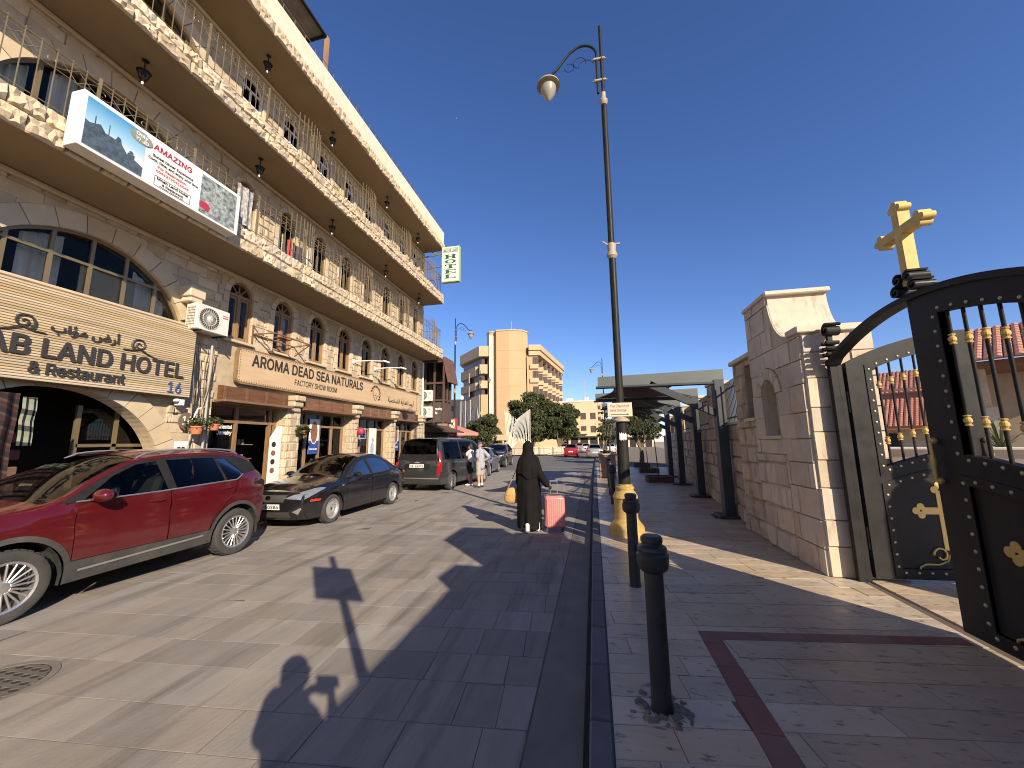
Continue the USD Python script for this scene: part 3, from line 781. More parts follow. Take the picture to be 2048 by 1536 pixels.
ARABIC_CARE = "839,90 838,96 841,96 841,97 838,102 839,110 845,114 852,114 853,113 852,108 846,108 844,106 844,102 848,99 856,100 857,95 841,90|844,48 844,84 853,84 855,22 845,22 845,47|800,0 797,9 800,9 810,14 818,22 821,29 821,36 815,52 821,55 824,55 830,41 830,26 828,20 819,9 805,1|761,1 759,10 776,14 782,19 783,22 771,22 766,24 762,28 761,40 764,48 772,56 775,57 785,56 791,50 795,39 795,27 792,17 783,7 772,2/771,35 773,32 777,31 785,32 785,40 781,47 777,48 772,44|680,82 680,91 690,91 691,48 692,47 692,36 695,32 703,31 710,33 718,49 724,56 728,58 738,58 745,53 749,46 750,33 748,28 744,24 739,22 726,23 718,27 714,24 709,22 695,22 688,24 684,28 682,35 681,81/722,38 725,33 733,31 739,32 741,35 741,41 735,49 730,49 724,42|485,82 485,91 495,91 497,37 500,32 511,31 518,33 521,39 523,51 532,50 530,37 532,33 541,31 559,33 560,36 549,45 548,54 553,59 561,63 576,64 584,60 586,57 585,43 578,33 593,31 594,32 602,32 604,35 603,91 612,91 614,38 616,34 619,32 630,32 634,36 632,91 642,91 643,32 642,29 637,24 630,22 619,22 614,24 611,27 600,22 579,23 569,27 550,22 535,22 529,24 526,27 515,22 496,23 493,24 489,28 487,35 486,81/557,52 569,39 571,39 576,44 577,48 577,51 574,54 569,55 559,53|519,64 519,69 522,72 527,72 530,69 530,64 527,61 522,61|462,5 462,10 465,13 470,13 473,10 473,5 470,2 465,2|402,49 405,55 410,60 417,64 427,66 427,74 437,74 438,42 440,34 448,31 462,33 463,36 463,46 459,60 466,63 468,63 469,61 472,51 473,35 469,27 464,24 456,22 442,22 436,24 431,31 414,31 407,34 402,41/412,44 418,40 428,40 429,42 428,57 421,56 414,52 412,49|448,5 448,10 451,13 456,13 459,10 459,5 456,2 451,2|426,93 429,96 434,96 437,93 437,88 434,85 429,85 426,88|412,94 415,96 419,96 422,93 422,88 419,85 413,86|357,56 357,91 366,91 368,22 358,22 358,55|0,41 1,52 8,60 15,64 25,66 25,74 35,74 36,41 38,34 42,32 54,32 57,33 61,41 62,51 68,51 71,50 70,35 73,32 83,31 91,33 94,38 96,48 98,50 105,48 104,34 108,31 112,31 117,40 127,50 138,57 145,59 157,58 165,52 167,48 167,32 175,31 176,32 193,33 212,41 211,44 202,48 196,49 182,48 181,57 183,58 199,58 208,55 219,48 229,47 229,38 224,38 224,35 226,33 236,31 245,32 248,35 251,45 251,50 260,49 259,35 261,32 266,31 272,32 274,33 276,37 278,51 287,50 286,35 288,32 293,31 300,32 303,36 303,57 311,57 312,44 315,35 317,33 323,31 331,32 335,36 333,91 343,91 344,32 343,29 338,24 331,22 316,23 310,28 309,30 304,24 299,22 288,22 285,23 281,27 273,22 262,22 258,23 254,27 250,24 244,22 230,22 221,25 216,31 215,34 198,25 184,22 169,22 157,25 151,22 141,20 118,20 107,22 99,28 96,25 89,22 74,22 68,24 65,27 54,22 40,22 34,24 29,31 9,32 5,34/122,31 123,29 134,29 135,30 149,31 157,36 158,44 154,49 149,50 142,49 131,42/11,43 16,40 26,40 27,42 26,57 19,56 12,52 10,48|283,69 284,75 286,76 292,75 293,73 292,67 286,66|276,80 276,84 279,87 283,87 286,84 286,80 283,77 279,77|269,73 272,76 278,75 279,73 278,67 276,66 270,67|185,71 185,76 188,79 193,79 196,76 196,71 193,68 188,68|65,10 68,13 73,13 76,10 76,5 73,2 68,2 65,5|51,10 54,13 59,13 62,10 62,5 59,2 54,2 51,5|24,93 27,96 32,96 35,93 35,88 32,85 27,85 24,88|10,94 13,96 17,96 20,93 20,88 17,85 11,86"
def arabic(txt, w, O, m_, parent, depth=.012):
    polys = [Polygon([tuple(map(float, p.split(','))) for p in rings[0].split()], [[tuple(map(float, p.split(','))) for p in h.split()] for h in rings[1:]]) for rings in (g.split('/') for g in txt.split('|'))]
    P = unary_union([p.buffer(0) for p in polys]); k = w / (P.bounds[2] - P.bounds[0])
    P = affinity.scale(P, k, k, origin=(0, 0))
    return MB().prism(P, O, Ey, Ez, depth).put('lettering', m_, parent, smooth=False)
arabic(ARABIC_CARE, 2.5, (TX, 15.5, 3.52), m_tblack, ar, .008)

mo = thing('hotel_sign', 'big slatted wooden sign lettered AB LAND HOTEL & Restaurant over the entrance', 'sign', (0, 0, 0))
MB().box((-8.80, 3.65, 3.57), (.10, 6.36, 1.6)).put('back_board', m_boardedge, mo, smooth=False)
for i in range(36):
    z = 2.80 + i * .0432
    MB().box((-8.735, 3.65, z), (.034, 6.38, .036), b=.006).put('slat', m_slat, mo, smooth=False)
SX = -8.715
MB().text('MOAB', .30, (SX, 3.16, 3.18), Ey, Ez, .025, width=1.11).text('LAND', .30, (SX, 4.41, 3.18), Ey, Ez, .025, width=.94).text('HOTEL', .30, (SX, 5.49, 3.18), Ey, Ez, .025, width=1.15).put('lettering', m_tblack, mo, smooth=False)
MB().text('& Restaurant', .185, (SX, 4.29, 2.90), Ey, Ez, .02, bold=True, width=1.30).put('lettering', m_tblack, mo, smooth=False)
MB().text('16', .22, (SX, 6.36, 2.85), Ey, Ez, .02, bold=False, width=.27).put('house_number', m_tblue, mo, smooth=False)
arabic(ARABIC_NAME, .95, (SX, 4.47, 3.58), m_tblack, mo, .02)
sc = MB()
for s, yc in ((1, 4.16), (-1, 5.76)):
    t = np.linspace(0, 3.3 * PI, 40); rad = .02 + .0195 * t
    sp = np.stack([np.full(40, SX + .01), yc - s * rad * np.cos(t) * .62, 3.70 + rad * np.sin(t) * .62], 1)
    sc.tube(sp, np.linspace(.012, .020, 40), 5)
    e = sp[-1]
    sc.tube([e, (SX + .01, e[1] + (-s) * .10, e[2] + .03), (SX + .01, e[1] - s * .25, e[2] - .05), (SX + .01, e[1] - s * .42, e[2] - .10)], [.022, .022, .016, .010], 5)
    sc.tube([(SX + .01, yc + s * .08, 3.66), (SX + .01, yc + s * .12, 3.57), (SX + .01, yc + s * .26, 3.565)], .016, 5)
sc.put('scroll', m_tblack, mo, smooth=40)

# entrance: glazed lobby behind the arch
en = thing('entrance_glazing', 'bronze framed glazed entrance in the dark arch below the hotel sign', 'entrance', (0, 0, 0))
m = MB()
for y in (5.42, 6.02): m.box((FX - .45, y, 1.3), (.06, .07, 2.4))
m.box((FX - .45, 5.98, 1.75), (.06, 1.1, .06)).box((FX - .45, 5.98, .5), (.06, 1.1, .06))
m.put('frame', m_goldframe, en, smooth=False)
MB().box((FX - .45, 5.72, 1.3), (.008, .52, 2.3)).put('pane', m_shopglass, en, smooth=False)
MB().box((FX - .45, 6.3, 1.3), (.008, .5, 2.3)).put('pane', m_shopglass, en, smooth=False)
for k in range(5): MB().box((FX - 1.2, 4.95, .7 + k * .3), (.3, .22, .18), b=.02).put('shelf_item', mat(f'shelf_item_{k}', (.10 + .02 * k, .07, .05), .7, .3), en)
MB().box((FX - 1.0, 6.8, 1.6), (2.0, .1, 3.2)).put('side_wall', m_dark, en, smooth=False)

# billboard on the first balcony
bb = thing('billboard', 'white boxed picture billboard with red word AMAZING fixed to the balcony', 'billboard', (0, 0, 0))
BX = -7.35
MB().box((BX - .135, 5.03, 6.66), (.27, 2.68, .92), b=.006).put('box', m_white, bb, smooth=False)
def grad(name, stops, axis, a, b, noise=0, sc=8):
    N = {'g': ('geometry', {}), 's': ('separate_xyz', {}), 'm': ('map_range', {'from_min': a, 'from_max': b, 'to_min': 0., 'to_max': 1., 'clamp': True}),
         'r': ('rgb_ramp', {'ramp': stops}), 'p': ('principled_bsdf', {'roughness': .45})}
    L = [('g.position', 's.vector'), (f's.{axis}', 'm.value'), ('r.color', 'p.base_color')]
    if noise:
        N |= {'n': ('noise_texture', {'scale': float(sc), 'detail': 6.}), 'c': ('map_range', {'from_min': .3, 'from_max': .7, 'to_min': -noise, 'to_max': noise}), 'a': ('math', {'math_type': 'add'})}
        L += [('g.position', 'n.vector'), ('n.fac', 'c.value'), ('c.result', 'a.value1'), ('m.result', 'a.value2'), ('a.value', 'r.fac')]
    else: L.append(('m.result', 'r.fac'))
    return usdkit.material(stage, '/World/Looks/' + name, N, L, surface='p.BSDF')
MB().box((BX + .002, 4.14, 6.65), (.006, .80, .80)).put('sunset_picture', grad('sunset_print', [(0, (.62, .66, .6)), (.35, (.30, .5, .62)), (1, (.06, .25, .46))], 'z', 6.50, 7.04), bb, smooth=False)
hl = Polygon([(3.74, 6.25), (4.54, 6.25), (4.54, 6.42), (4.42, 6.47), (4.3, 6.50), (4.22, 6.60), (4.2, 6.68), (4.16, 6.70), (4.13, 6.62), (4.0, 6.62), (3.93, 6.71), (3.84, 6.66), (3.80, 6.64), (3.74, 6.66)])
ds = unary_union([hl, sbox(3.855, 6.6, 3.868, 6.80), sbox(4.035, 6.6, 4.046, 6.80), Point(4.36, 6.56).buffer(.03), sbox(4.31, 6.3, 4.41, 6.54), Point(4.30, 6.36).buffer(.09), Point(4.45, 6.36).buffer(.09)])
MB().prism(ds.intersection(sbox(3.745, 6.255, 4.535, 7)), (BX + .006, 0, 0), Ey, Ez, .002).put('skyline_print', mat('skyline_print', (.06, .085, .11), .5, .5, 14), bb, smooth=False)
MB().box((BX + .002, 5.90, 6.65), (.006, .76, .80)).put('food_picture', mat('food_print', (.16, .18, .17), .5, .9, 11, c2=(.42, .47, .44)), bb, smooth=False)
r_ = np.random.default_rng(4)
fp = MB()
for i in range(26):
    y, z = 5.56 + .5 * r_.random(), 6.28 + .62 * r_.random(); q = .02 + .045 * r_.random()
    fp.prism(affinity.scale(Point(y, z).buffer(1, 5), q, q * .8), (BX + .006, 0, 0), Ey, Ez, .0012 + .0016 * r_.random())
fp.put('plates_print', mat('plates_print', (.36, .40, .38), .5, .7, 18, rnd=.6), bb, smooth=False)
MB().prism(Polygon([(5.53, 6.36), (5.7, 6.33), (5.74, 6.44), (5.66, 6.50), (5.54, 6.49)]), (BX + .006, 0, 0), Ey, Ez, .003).put('red_print', m_tred, bb, smooth=False)
MB().prism(affinity.scale(Point(4.47, 6.93).buffer(1, 10), .17, .10), (BX + .009, 0, 0), Ey, Ez, .004).put('price_tag', mat('price_tag', (.24, .24, .20), .5, .05), bb, smooth=False)
B = BX + .003
MB().text('Only', .06, (BX + .014, 4.47, 6.95), Ey, Ez, .002, center=True).text('?? JD', .055, (BX + .014, 4.48, 6.86), Ey, Ez, .002, center=True).put('lettering', m_twhite, bb, smooth=False)
MB().text('AMAZING', .10, (B, 4.66, 6.90), Ey, (0, .05, 1), .004, width=.66).put('lettering', m_tred, bb, smooth=False)
MB().text('Sunset Dinner Experience', .045, (B, 4.66, 6.76), Ey, Ez, .003, width=.70).text('Cook, Dine, and enjoy your time', .045, (B, 4.60, 6.68), Ey, Ez, .003, width=.86).put('lettering', m_tblack, bb, smooth=False)
MB().text('For Reservation', .045, (B, 4.76, 6.59), Ey, Ez, .003, width=.48).text('00962790414048', .045, (B, 4.74, 6.51), Ey, Ez, .003, width=.56).put('lettering', mat('letters_pink', (.50, .10, .09), .6, .05), bb, smooth=False)
MB().text('Moab Land Hotel', .048, (B, 4.77, 6.38), Ey, Ez, .003, width=.54).text('& Restaurant', .042, (B, 4.86, 6.31), Ey, Ez, .003, width=.36).text('Amman Mosque Str.', .016, (B, 4.82, 6.275), Ey, Ez, .003, width=.42).prism(sbox(4.73, 6.255, 5.35, 6.445).difference(sbox(4.737, 6.262, 5.343, 6.438)), (B, 0, 0), Ey, Ez, .002).put('lettering', m_tblack, bb, smooth=False)

# vertical hotel sign at the far corner
vs = thing('projecting_sign', 'white vertical sign with green letters HOTEL projecting from the far corner', 'sign', (0, 0, 0))
MB().box((-7.07, 18.42, 11.2), (1.0, .22, 2.0)).put('box', mat('sign_green', (.30, .42, .16), .5, .08), vs, smooth=False)
MB().box((-7.07, 18.30, 11.2), (.94, .012, 1.94)).put('face', mat('sign_face', (.62, .60, .52), .5, .04), vs, smooth=False)
le = MB(); y = 18.292
def serif(ch, cx, cz, w, h):
    q = MB(); t = h * .26; bw = w * .28; u = lambda a, b, c, d: q.box((cx + (a + c) / 2, y, cz + (b + d) / 2), (c - a, .012, d - b))
    if ch == 'O':
        q.prism(affinity.scale(Point(0, 0).buffer(1, 12), w / 2, h / 2).difference(affinity.scale(Point(0, 0).buffer(1, 12), w * .26, h * .34)), (cx, y + .006, cz), (1, 0, 0), Ez, .012)
    elif ch == 'H':
        for s in (-1, 1): u(s * w * .3 - bw / 2, -h / 2, s * w * .3 + bw / 2, h / 2); u(s * w * .3 - bw * .8, -h / 2, s * w * .3 + bw * .8, -h / 2 + t * .45); u(s * w * .3 - bw * .8, h / 2 - t * .45, s * w * .3 + bw * .8, h / 2)
        u(-w * .3, -t / 4, w * .3, t / 4)
    elif ch == 'T':
        u(-bw / 2, -h / 2, bw / 2, h / 2); u(-w / 2, h / 2 - t * .5, w / 2, h / 2); u(-bw, -h / 2, bw, -h / 2 + t * .45)
        for s in (-1, 1): u(s * w * .44 - w * .06, h / 2 - t * 1.3, s * w * .44 + w * .06, h / 2)
    elif ch in 'EL':
        u(-w * .4, -h / 2, -w * .4 + bw, h / 2); u(-w / 2, -h / 2, w / 2, -h / 2 + t * .5); u(w * .38, -h / 2, w / 2, -h / 2 + t * 1.3)
        if ch == 'E': u(-w / 2, h / 2 - t * .5, w / 2, h / 2); u(-w * .2, -t / 4, w * .2, t / 4); u(w * .38, h / 2 - t * 1.3, w / 2, h / 2)
        else: u(-w / 2, h / 2 - t * .45, -w * .4 + bw * 1.3, h / 2)
    return q
for ch, z in zip('HOTEL', (11.62, 11.34, 11.06, 10.78, 10.50)):
    v, f = serif(ch, -7.07, z, .62, .22).arrays(); le.add(v, f)
le.put('lettering', m_tgreen, vs, smooth=False)
MB().text('MOAB', .15, (-7.43, 18.296, 11.90), (1, 0, 0), Ez, .008, width=.40).text('LAND', .15, (-6.98, 18.296, 11.90), (1, 0, 0), Ez, .008, width=.30).prism(sbox(-7.48, 11.86, -6.64, 12.10).difference(sbox(-7.46, 11.88, -6.66, 12.08)), (0, 18.296, 0), (1, 0, 0), Ez, .006).put('lettering', m_tgreen, vs, smooth=False)
m = MB()
for z in (11.9, 11.2, 10.5): m.bar((-7.5, 18.45, z), (-9.0, 18.45, z - .12), .05)
m.bar((-7.56, 18.45, 11.7), (-8.6, 18.45, 12.3), .04)
m.put('bracket', m_rail, vs, smooth=False)

# air conditioner
m_acw = mat('unit_white', (.62, .59, .53), .45, .06)
def aircon(loc, label, rz=0):
    t = thing('air_conditioner', label, 'air conditioner', loc, rz)
    MB().box((0, 0, .3), (.30, .80, .60), b=.015).put('casing', m_acw, t)
    MB().prism(Point(-.1, .3).buffer(.25, 14), (.151, 0, 0), Ey, Ez, .004).put('fan_recess', m_dark, t, smooth=False)
    g = MB()
    for k in range(28):
        a = k * PI / 14; g.bar((.162, -.1 + .05 * math.cos(a), .3 + .05 * math.sin(a)), (.158, -.1 + .24 * math.cos(a + .35), .3 + .24 * math.sin(a + .35)), .006)
    for rr_ in (.06, .16, .245):
        a = np.linspace(0, 2 * PI, 25); g.tube(np.stack([np.full(25, .162), -.1 + rr_ * np.cos(a), .3 + rr_ * np.sin(a)], 1), .005, 4)
    g.sphere((.162, -.1, .3), (.012, .05, .05), 1)
    g.put('fan_guard', m_acw, t, smooth=False)
    l = MB()
    for k in range(7): l.box((0, -.402, .1 + k * .065), (.22, .006, .012))
    for k in range(6): l.box((-.09 + k * .036, -.402, .3), (.006, .006, .45))
    l.put('side_louvre', m_rail, t, smooth=False)
    MB().box((.151, .29, .42), (.004, .14, .025)).box((.151, .29, .47), (.004, .14, .02)).put('label_stripe', m_tred, t, smooth=False)
    MB().bar((-.2, -.3, -.02), (.2, -.3, -.02), .03).bar((-.2, .3, -.02), (.2, .3, -.02), .03).put('mount', m_black, t, smooth=False)
    return t
aircon((-8.71, 7.06, 4.32), 'white air conditioner with a big fan between the hotel sign and the arched window')

# stone bracket box, rusty frame, wall lamps
tag(MB().box((-8.82, 6.72, 5.17), (.36, .36, .26), b=.02).box((-8.82, 6.72, 4.99), (.30, .28, .12), b=.02).put('stone_bracket', m_dressed), 'square stone bracket block jutting from the wall above the air conditioner', 'bracket')
m_rust = mat('rust', (.19, .085, .045), .8, .3, 12)
m = MB()
P4 = [(-8.95, 8.5, 4.72), (-8.95, 10.0, 4.72), (-8.3, 9.9, 4.72), (-8.3, 8.6, 4.72)]
for a, b in zip(P4, P4[1:] + P4[:1]): m.bar(a, b, .03)
m.bar((-8.95, 8.5, 4.95), (-8.3, 8.6, 4.72), .025).bar((-8.95, 10.0, 4.4), (-8.3, 9.9, 4.72), .025).bar((-8.95, 8.5, 4.4), (-8.95, 8.5, 4.98), .03).bar((-8.95, 9.25, 4.72), (-8.3, 9.25, 4.72), .025)
m.prism(sbox(-8.75, 9.0, -8.5, 9.4), (0, 0, 4.735), Ex, Ey, .02)
tag(m.put('rusty_bracket', m_rust, smooth=False), 'rusty bare iron bracket sticking out over the start of the long shop sign', 'bracket')
for i, (y, yh) in enumerate(((13.05, 13.95), (14.6, 15.4))):
    t = thing('wall_lamp', ['white arm lamp reaching over the shop sign, nearer of the two', 'white arm lamp reaching over the shop sign near its far end'][i], 'lamp', (0, 0, 0))
    MB().tube([(-8.95, y, 4.9), (-8.6, (y + yh) / 2, 5.0), (-8.2, yh, 5.05)], .018, 6).box((-8.97, y, 4.9), (.05, .1, .16)).put('arm', m_white, t)
    MB().box((-8.1, yh + .02, 5.03), (.26, .14, .07), R=rot([0, 1, 0], 18), b=.02).put('lamp_head', m_white, t)

# cables down the corner
cb = thing('cable_bundle', 'loose grey and black cables hanging down the wall beside the hotel sign', 'cables', (0, 0, 0))
r_ = np.random.default_rng(12)
m_cgrey = mat('cable_grey', (.34, .31, .27), .6, .1)
for k in range(9):
    y0 = 6.98 + .42 * r_.random(); zs = np.linspace(4.25 - .5 * r_.random(), 1.6 + 1.0 * r_.random(), 9)
    ys = y0 + .05 * np.sin(zs * 2.5 + k) + .03 * np.cumsum(r_.normal(0, .5, 9))
    MB().tube(np.stack([np.full(9, -8.88 + .03 * (k % 3)), ys, zs], 1), .008 + .005 * (k % 2), 5).put('cable', (m_cgrey, m_black, m_rail)[k % 3], cb, smooth=60)
MB().tube([(-8.88, 7.36, 4.1), (-8.86, 7.38, 1.0)], .028, 8).put('conduit', m_cgrey, cb, smooth=60)
MB().tube([(-8.85, 7.3, 2.62), (-8.8, 7.12, 2.55), (-8.8, 7.02, 2.3), (-8.84, 7.2, 2.2)], .02, 5).put('cable', m_white, cb, smooth=60)
m = MB()
for k, y in enumerate((6.62, 6.66)): m.box((-8.84, y + .05 * k, 2.62 - .1 * k), (.14, .07, .09))
tag(MB().box((-8.82, 6.72, 2.66), (.16, .10, .13), b=.01).box((-8.78, 6.62, 2.70), (.1, .07, .06), b=.01).put('security_camera', m_white), 'small white security camera box under the corner of the hotel sign', 'camera')

# number plate of stone, baskets of plants
t = thing('number_plaque', 'round brown plaque with a white number 16 on the corner pier', 'plaque', (0, 0, 0))
MB().prism(affinity.scale(Point(6.97, 2.27).buffer(1, 12), .17, .19), (-8.91, 0, 0), Ey, Ez, .03).put('disc', mat('plaque_brown', (.14, .10, .07), .7, .15), t, smooth=False)
MB().text('16', .19, (-8.878, 6.87, 2.19), Ey, Ez, .008, bold=False, width=.2).put('lettering', m_twhite, t, smooth=False)
def leafcloud(c, r, n, size, seed, shape=None, droop=0):
    """n leaf faces scattered through a blob; returns an MB of separate quads."""
    g = np.random.default_rng(seed)
    d = g.normal(size=(n, 3)); d /= np.linalg.norm(d, axis=1, keepdims=True)
    P = np.array(c, float) + d * np.array(r, float) * (g.random((n, 1)) ** .45)
    if shape is not None: P = shape(P, g)
    a = g.normal(size=(n, 3)); a[:, 2] *= .6; a /= np.linalg.norm(a, axis=1, keepdims=True)
    b = np.cross(a, g.normal(size=(n, 3))); b /= np.linalg.norm(b, axis=1, keepdims=True)
    s = size * (.6 + .8 * g.random((n, 1)))
    v = np.stack([P - a * s, P + b * s * .45, P + a * s, P - b * s * .45], 1).reshape(-1, 3)
    return MB().add(v, np.arange(4 * n).reshape(-1, 4))
def flowerpot(loc, label, s=1.0, seed=0, hang=True):
    t = thing('flower_pot', label, 'flower pot', loc)
    MB().lathe([(0, 0), (.09 * s, 0), (.125 * s, .15 * s), (.14 * s, .15 * s), (.14 * s, .18 * s), (.12 * s, .18 * s), (.11 * s, .15 * s), (0, .15 * s)], n=14).put('pot', m_terracotta, t, smooth=50)
    leafcloud((0, 0, .25 * s), (.2 * s, .24 * s, .16 * s), 160, .05, seed).put('foliage', m_leaf, t, smooth=False)
    if hang: MB().bar((-.2, 0, .05), (.02, 0, .02), .02).put('hook', m_black, t, smooth=False)
flowerpot((-8.7, 7.06, 1.98), 'terracotta flower pot hanging below the number 16 plaque', 1.0, 1)
flowerpot((-8.68, 7.46, 2.08), 'smaller terracotta pot of trailing leaves hanging right of the number plaque', .8, 2)
t = thing('orange_basket', 'orange woven basket stand by the entrance corner below the flower pots', 'basket', (-8.72, 7.0, .12))
MB().lathe([(0, .9), (.16, .9), (.22, 1.2), (.24, 1.42), (.22, 1.42), (.2, 1.2), (0, 1.0)], n=14).lathe([(.03, 0), (.03, .9), (0, .9)], n=8).put('bowl', mat('basket', (.50, .20, .06), .8, .3, 20, bump=.4), t, smooth=50)
t = thing('board_sign', 'white board sign with cut off lettering leaning beside the entrance arch', 'sign', (-8.6, 6.66, .12))
MB().box((0, .02, .9), (.03, .26, 1.6), b=.004).put('panel', m_white, t, smooth=False)
MB().text('re', .16, (.016, -.06, 1.46), Ey, Ez, .004, width=.17).text('ca', .14, (.016, -.06, 1.2), Ey, Ez, .004, width=.17).put('lettering', m_tblack, t, smooth=False)
def spiky(loc, label, n=26, L=.7, seed=0):
    t = thing('spiky_plant', label, 'plant', loc); g = np.random.default_rng(seed); m = MB()
    for k in range(n):
        a = g.random() * 2 * PI; e = .5 + .9 * g.random(); l = L * (.6 + .5 * g.random())
        d = np.array([math.cos(a) * math.cos(e), math.sin(a) * math.cos(e), math.sin(e)]); s = np.array([-math.sin(a), math.cos(a), 0]) * .022
        p0 = np.array([0, 0, .3]); p1 = p0 + d * l * .6; p2 = p0 + d * l - np.array([0, 0, .12 * l])
        m.add([p0 - s, p0 + s, p1 + s, p1 - s, p2], [[0, 1, 2], [0, 2, 3], [3, 2, 4]])
    m.put('foliage', m_leaf, t, smooth=False)
    MB().lathe([(0, 0), (.14, 0), (.18, .32), (.16, .32), (0, .28)], n=12).put('pot', m_terracotta, t, smooth=50)
spiky((-8.55, 6.15, .7), 'spiky leaved plant in a pot in front of the entrance glazing', seed=3)
for i, (x, y, z, lab) in enumerate(((-8.55, 10.55, .12, 'leafy bush at the foot of the first stone pier'), (-8.5, 16.4, .12, 'small leafy bush at the foot of the third stone pier'))):
    t = thing('shrub', lab, 'shrub', (x, y, z))
    leafcloud((0, 0, .62), (.22, .42, .55), 420, .06, 30 + i).put('foliage', m_leaf, t, smooth=False)
    MB().tube([(0, 0, 0), (.02, .02, .6)], .02, 5).put('stem', m_bark, t)
t = thing('hanging_plant', 'dry spiky plant hanging on the first stone pier', 'plant', (-8.62, 10.25, 2.15))
leafcloud((0, 0, 0), (.14, .26, .14), 150, .09, 55).put('foliage', m_leaf, t, smooth=False)
MB().lathe([(0, -.12), (.08, -.1), (.1, .0), (0, 0)], n=10).put('pot', m_terracotta, t)
t = thing('red_lantern', 'red ball lantern hanging on the second stone pier', 'lantern', (-8.6, 13.2, 2.2))
MB().sphere((0, 0, 0), (.13, .13, .15), 2).put('ball', m_tred, t); MB().bar((-.2, 0, .18), (0, 0, .14), .02).put('hook', m_black, t)

# carpets and cloths hanging by the entrance
def stripes(name, cols, axis_vec, sc_):
    n = len(cols)
    return usdkit.material(stage, '/World/Looks/' + name, {'g': ('geometry', {}), 'd': ('vector_math', {'math_type': 'dot_product', 'vector2': axis_vec}), 'm': ('math', {'math_type': 'multiply', 'value2': sc_}),
        'f': ('math', {'math_type': 'fraction'}), 'r': ('rgb_ramp', {'ramp': [(i / n, c) for i, c in enumerate(cols)], 'interpolate': False}), 'p': ('principled_bsdf', {'roughness': .95})},
        [('g.position', 'd.vector1'), ('d.value', 'm.value1'), ('m.value', 'f.value1'), ('f.value', 'r.fac'), ('r.color', 'p.base_color')], surface='p.BSDF')
def sheet(y0, y1, z0, z1, x, amp, n=14, waves=3, ph=0):
    ys = np.linspace(y0, y1, n); xs = x + amp * np.sin(np.linspace(0, waves * 2 * PI, n) + ph); v = []
    for t_ in np.linspace(0, 1, 5): v.append(np.c_[xs * 1 + .02 * t_, ys + .01 * np.sin(9 * t_), np.full(n, z1 + (z0 - z1) * t_)])
    v = np.vstack(v); f = [[j * n + i, j * n + i + 1, (j + 1) * n + i + 1, (j + 1) * n + i] for j in range(4) for i in range(n - 1)]
    b = v + np.array([-.012, 0, 0]); m = MB().add(v, f).add(b, [q[::-1] for q in f]); return m
tag(sheet(3.7, 4.22, .9, 2.55, -8.62, .03, 16, 3).put('hanging_carpet', stripes('carpet_stripes', [(.03, .008, .009), (.045, .032, .024), (.016, .005, .006), (.010, .008, .008), (.035, .012, .010)], (0, .5, 1), 5.0)), 'dark red striped carpet hanging at the left side of the entrance', 'carpet')
tag(sheet(4.24, 4.40, 1.75, 2.5, -8.58, .03, 10, 2).put('hanging_cloth', stripes('cloth_stripes', [(.16, .18, .13), (.03, .035, .03), (.20, .20, .15)], (0, .2, 1), 4.0)), 'pale green striped cloth hanging beside the dark red carpet', 'cloth')
# laundry on the first balcony
zb = SL[0][1]
tag(sheet(6.55, 6.95, zb + .02, zb + .95, XF + .03, .03, 12, 2).put('patterned_blanket', mat('blanket_pattern', (.03, .03, .035), .9, 0, 22, c2=(.5, .47, .45), stretch=(1, 1, .5))), 'black and white patterned blanket hung over the railing beside the billboard', 'blanket')
for i, (a, b, c, lab) in enumerate(((8.34, 8.48, (.42, .04, .04), 'narrow red towel drying on the lower balcony'), (8.5, 8.92, (.06, .055, .10), 'dark navy cloth drying on the lower balcony next to the red towel'), (8.98, 9.12, (.55, .53, .5), 'white towel drying on the lower balcony right of the navy cloth'))):
    tag(sheet(a, b, zb + .06, zb + .56, XF - .22, .03, 8, 1.5, i).put('towel', mat(f'towel_{i}', c, .95, .1)), lab, 'towel')
# posters in the shop windows
def poster(loc, w, h, label, parts, back=m_white):
    t = thing('window_poster', label, 'poster', loc)
    MB().box((0, w / 2, h / 2), (.006, w, h)).put('sheet', back, t, smooth=False)
    for nm, P, m_ in parts: MB().prism(P, (.0035, 0, 0), Ey, Ez, .002).put(nm, m_, t, smooth=False)
    return t
m_face = mat('print_face', (.22, .09, .055), .6, .35, 14)
m_pblue = mat('print_blue', (.03, .07, .26), .5, .1)
for i, (y, w, h, lab) in enumerate(((11.08, .46, 1.15, 'blue and white poster of an oval mask in the second shop window'), (16.55, .5, 1.15, 'second oval mask poster, in the farthest shop window'))):
    ov = affinity.scale(Point(w / 2, h * .62).buffer(1, 14), w * .40, h * .34)
    z0 = 1.42
    pt_ = poster((FX - .1, y, z0), w, h, lab, [('blue_print', sbox(0, 0, w, h * .38).difference(ov), m_pblue), ('mask_print', ov.buffer(-.03), m_face)])
    MB().text('Mud benefits', .05, (.006, .05, .14), Ey, Ez, .003, width=w - .1).put('lettering', m_twhite, pt_, smooth=False)
poster((FX - .1, 13.86, 1.95), .46, .40, 'small blue notice with white lettering in the third shop window', [('blue_print', sbox(.02, .02, .44, .38), m_pblue), ('white_print', unary_union([sbox(.07, .24, .39, .29), sbox(.07, .15, .39, .19), sbox(.12, .07, .34, .11)]), m_twhite)])
poster((FX - .1, 14.55, .9), .55, 1.5, 'tall pale poster with faint blue figures in the third shop window', [('figure_print', unary_union([affinity.scale(Point(.27, .6).buffer(1, 8), .13, .3), Point(.3, 1.0).buffer(.1), Point(.2, .35).buffer(.09)]), mat('print_pale', (.33, .38, .45), .6, .3, 14))])
t = thing('banner_stand', 'tall white banner with round jewel pictures beside the open shop door', 'banner', (FX + .1, 9.30, .12))
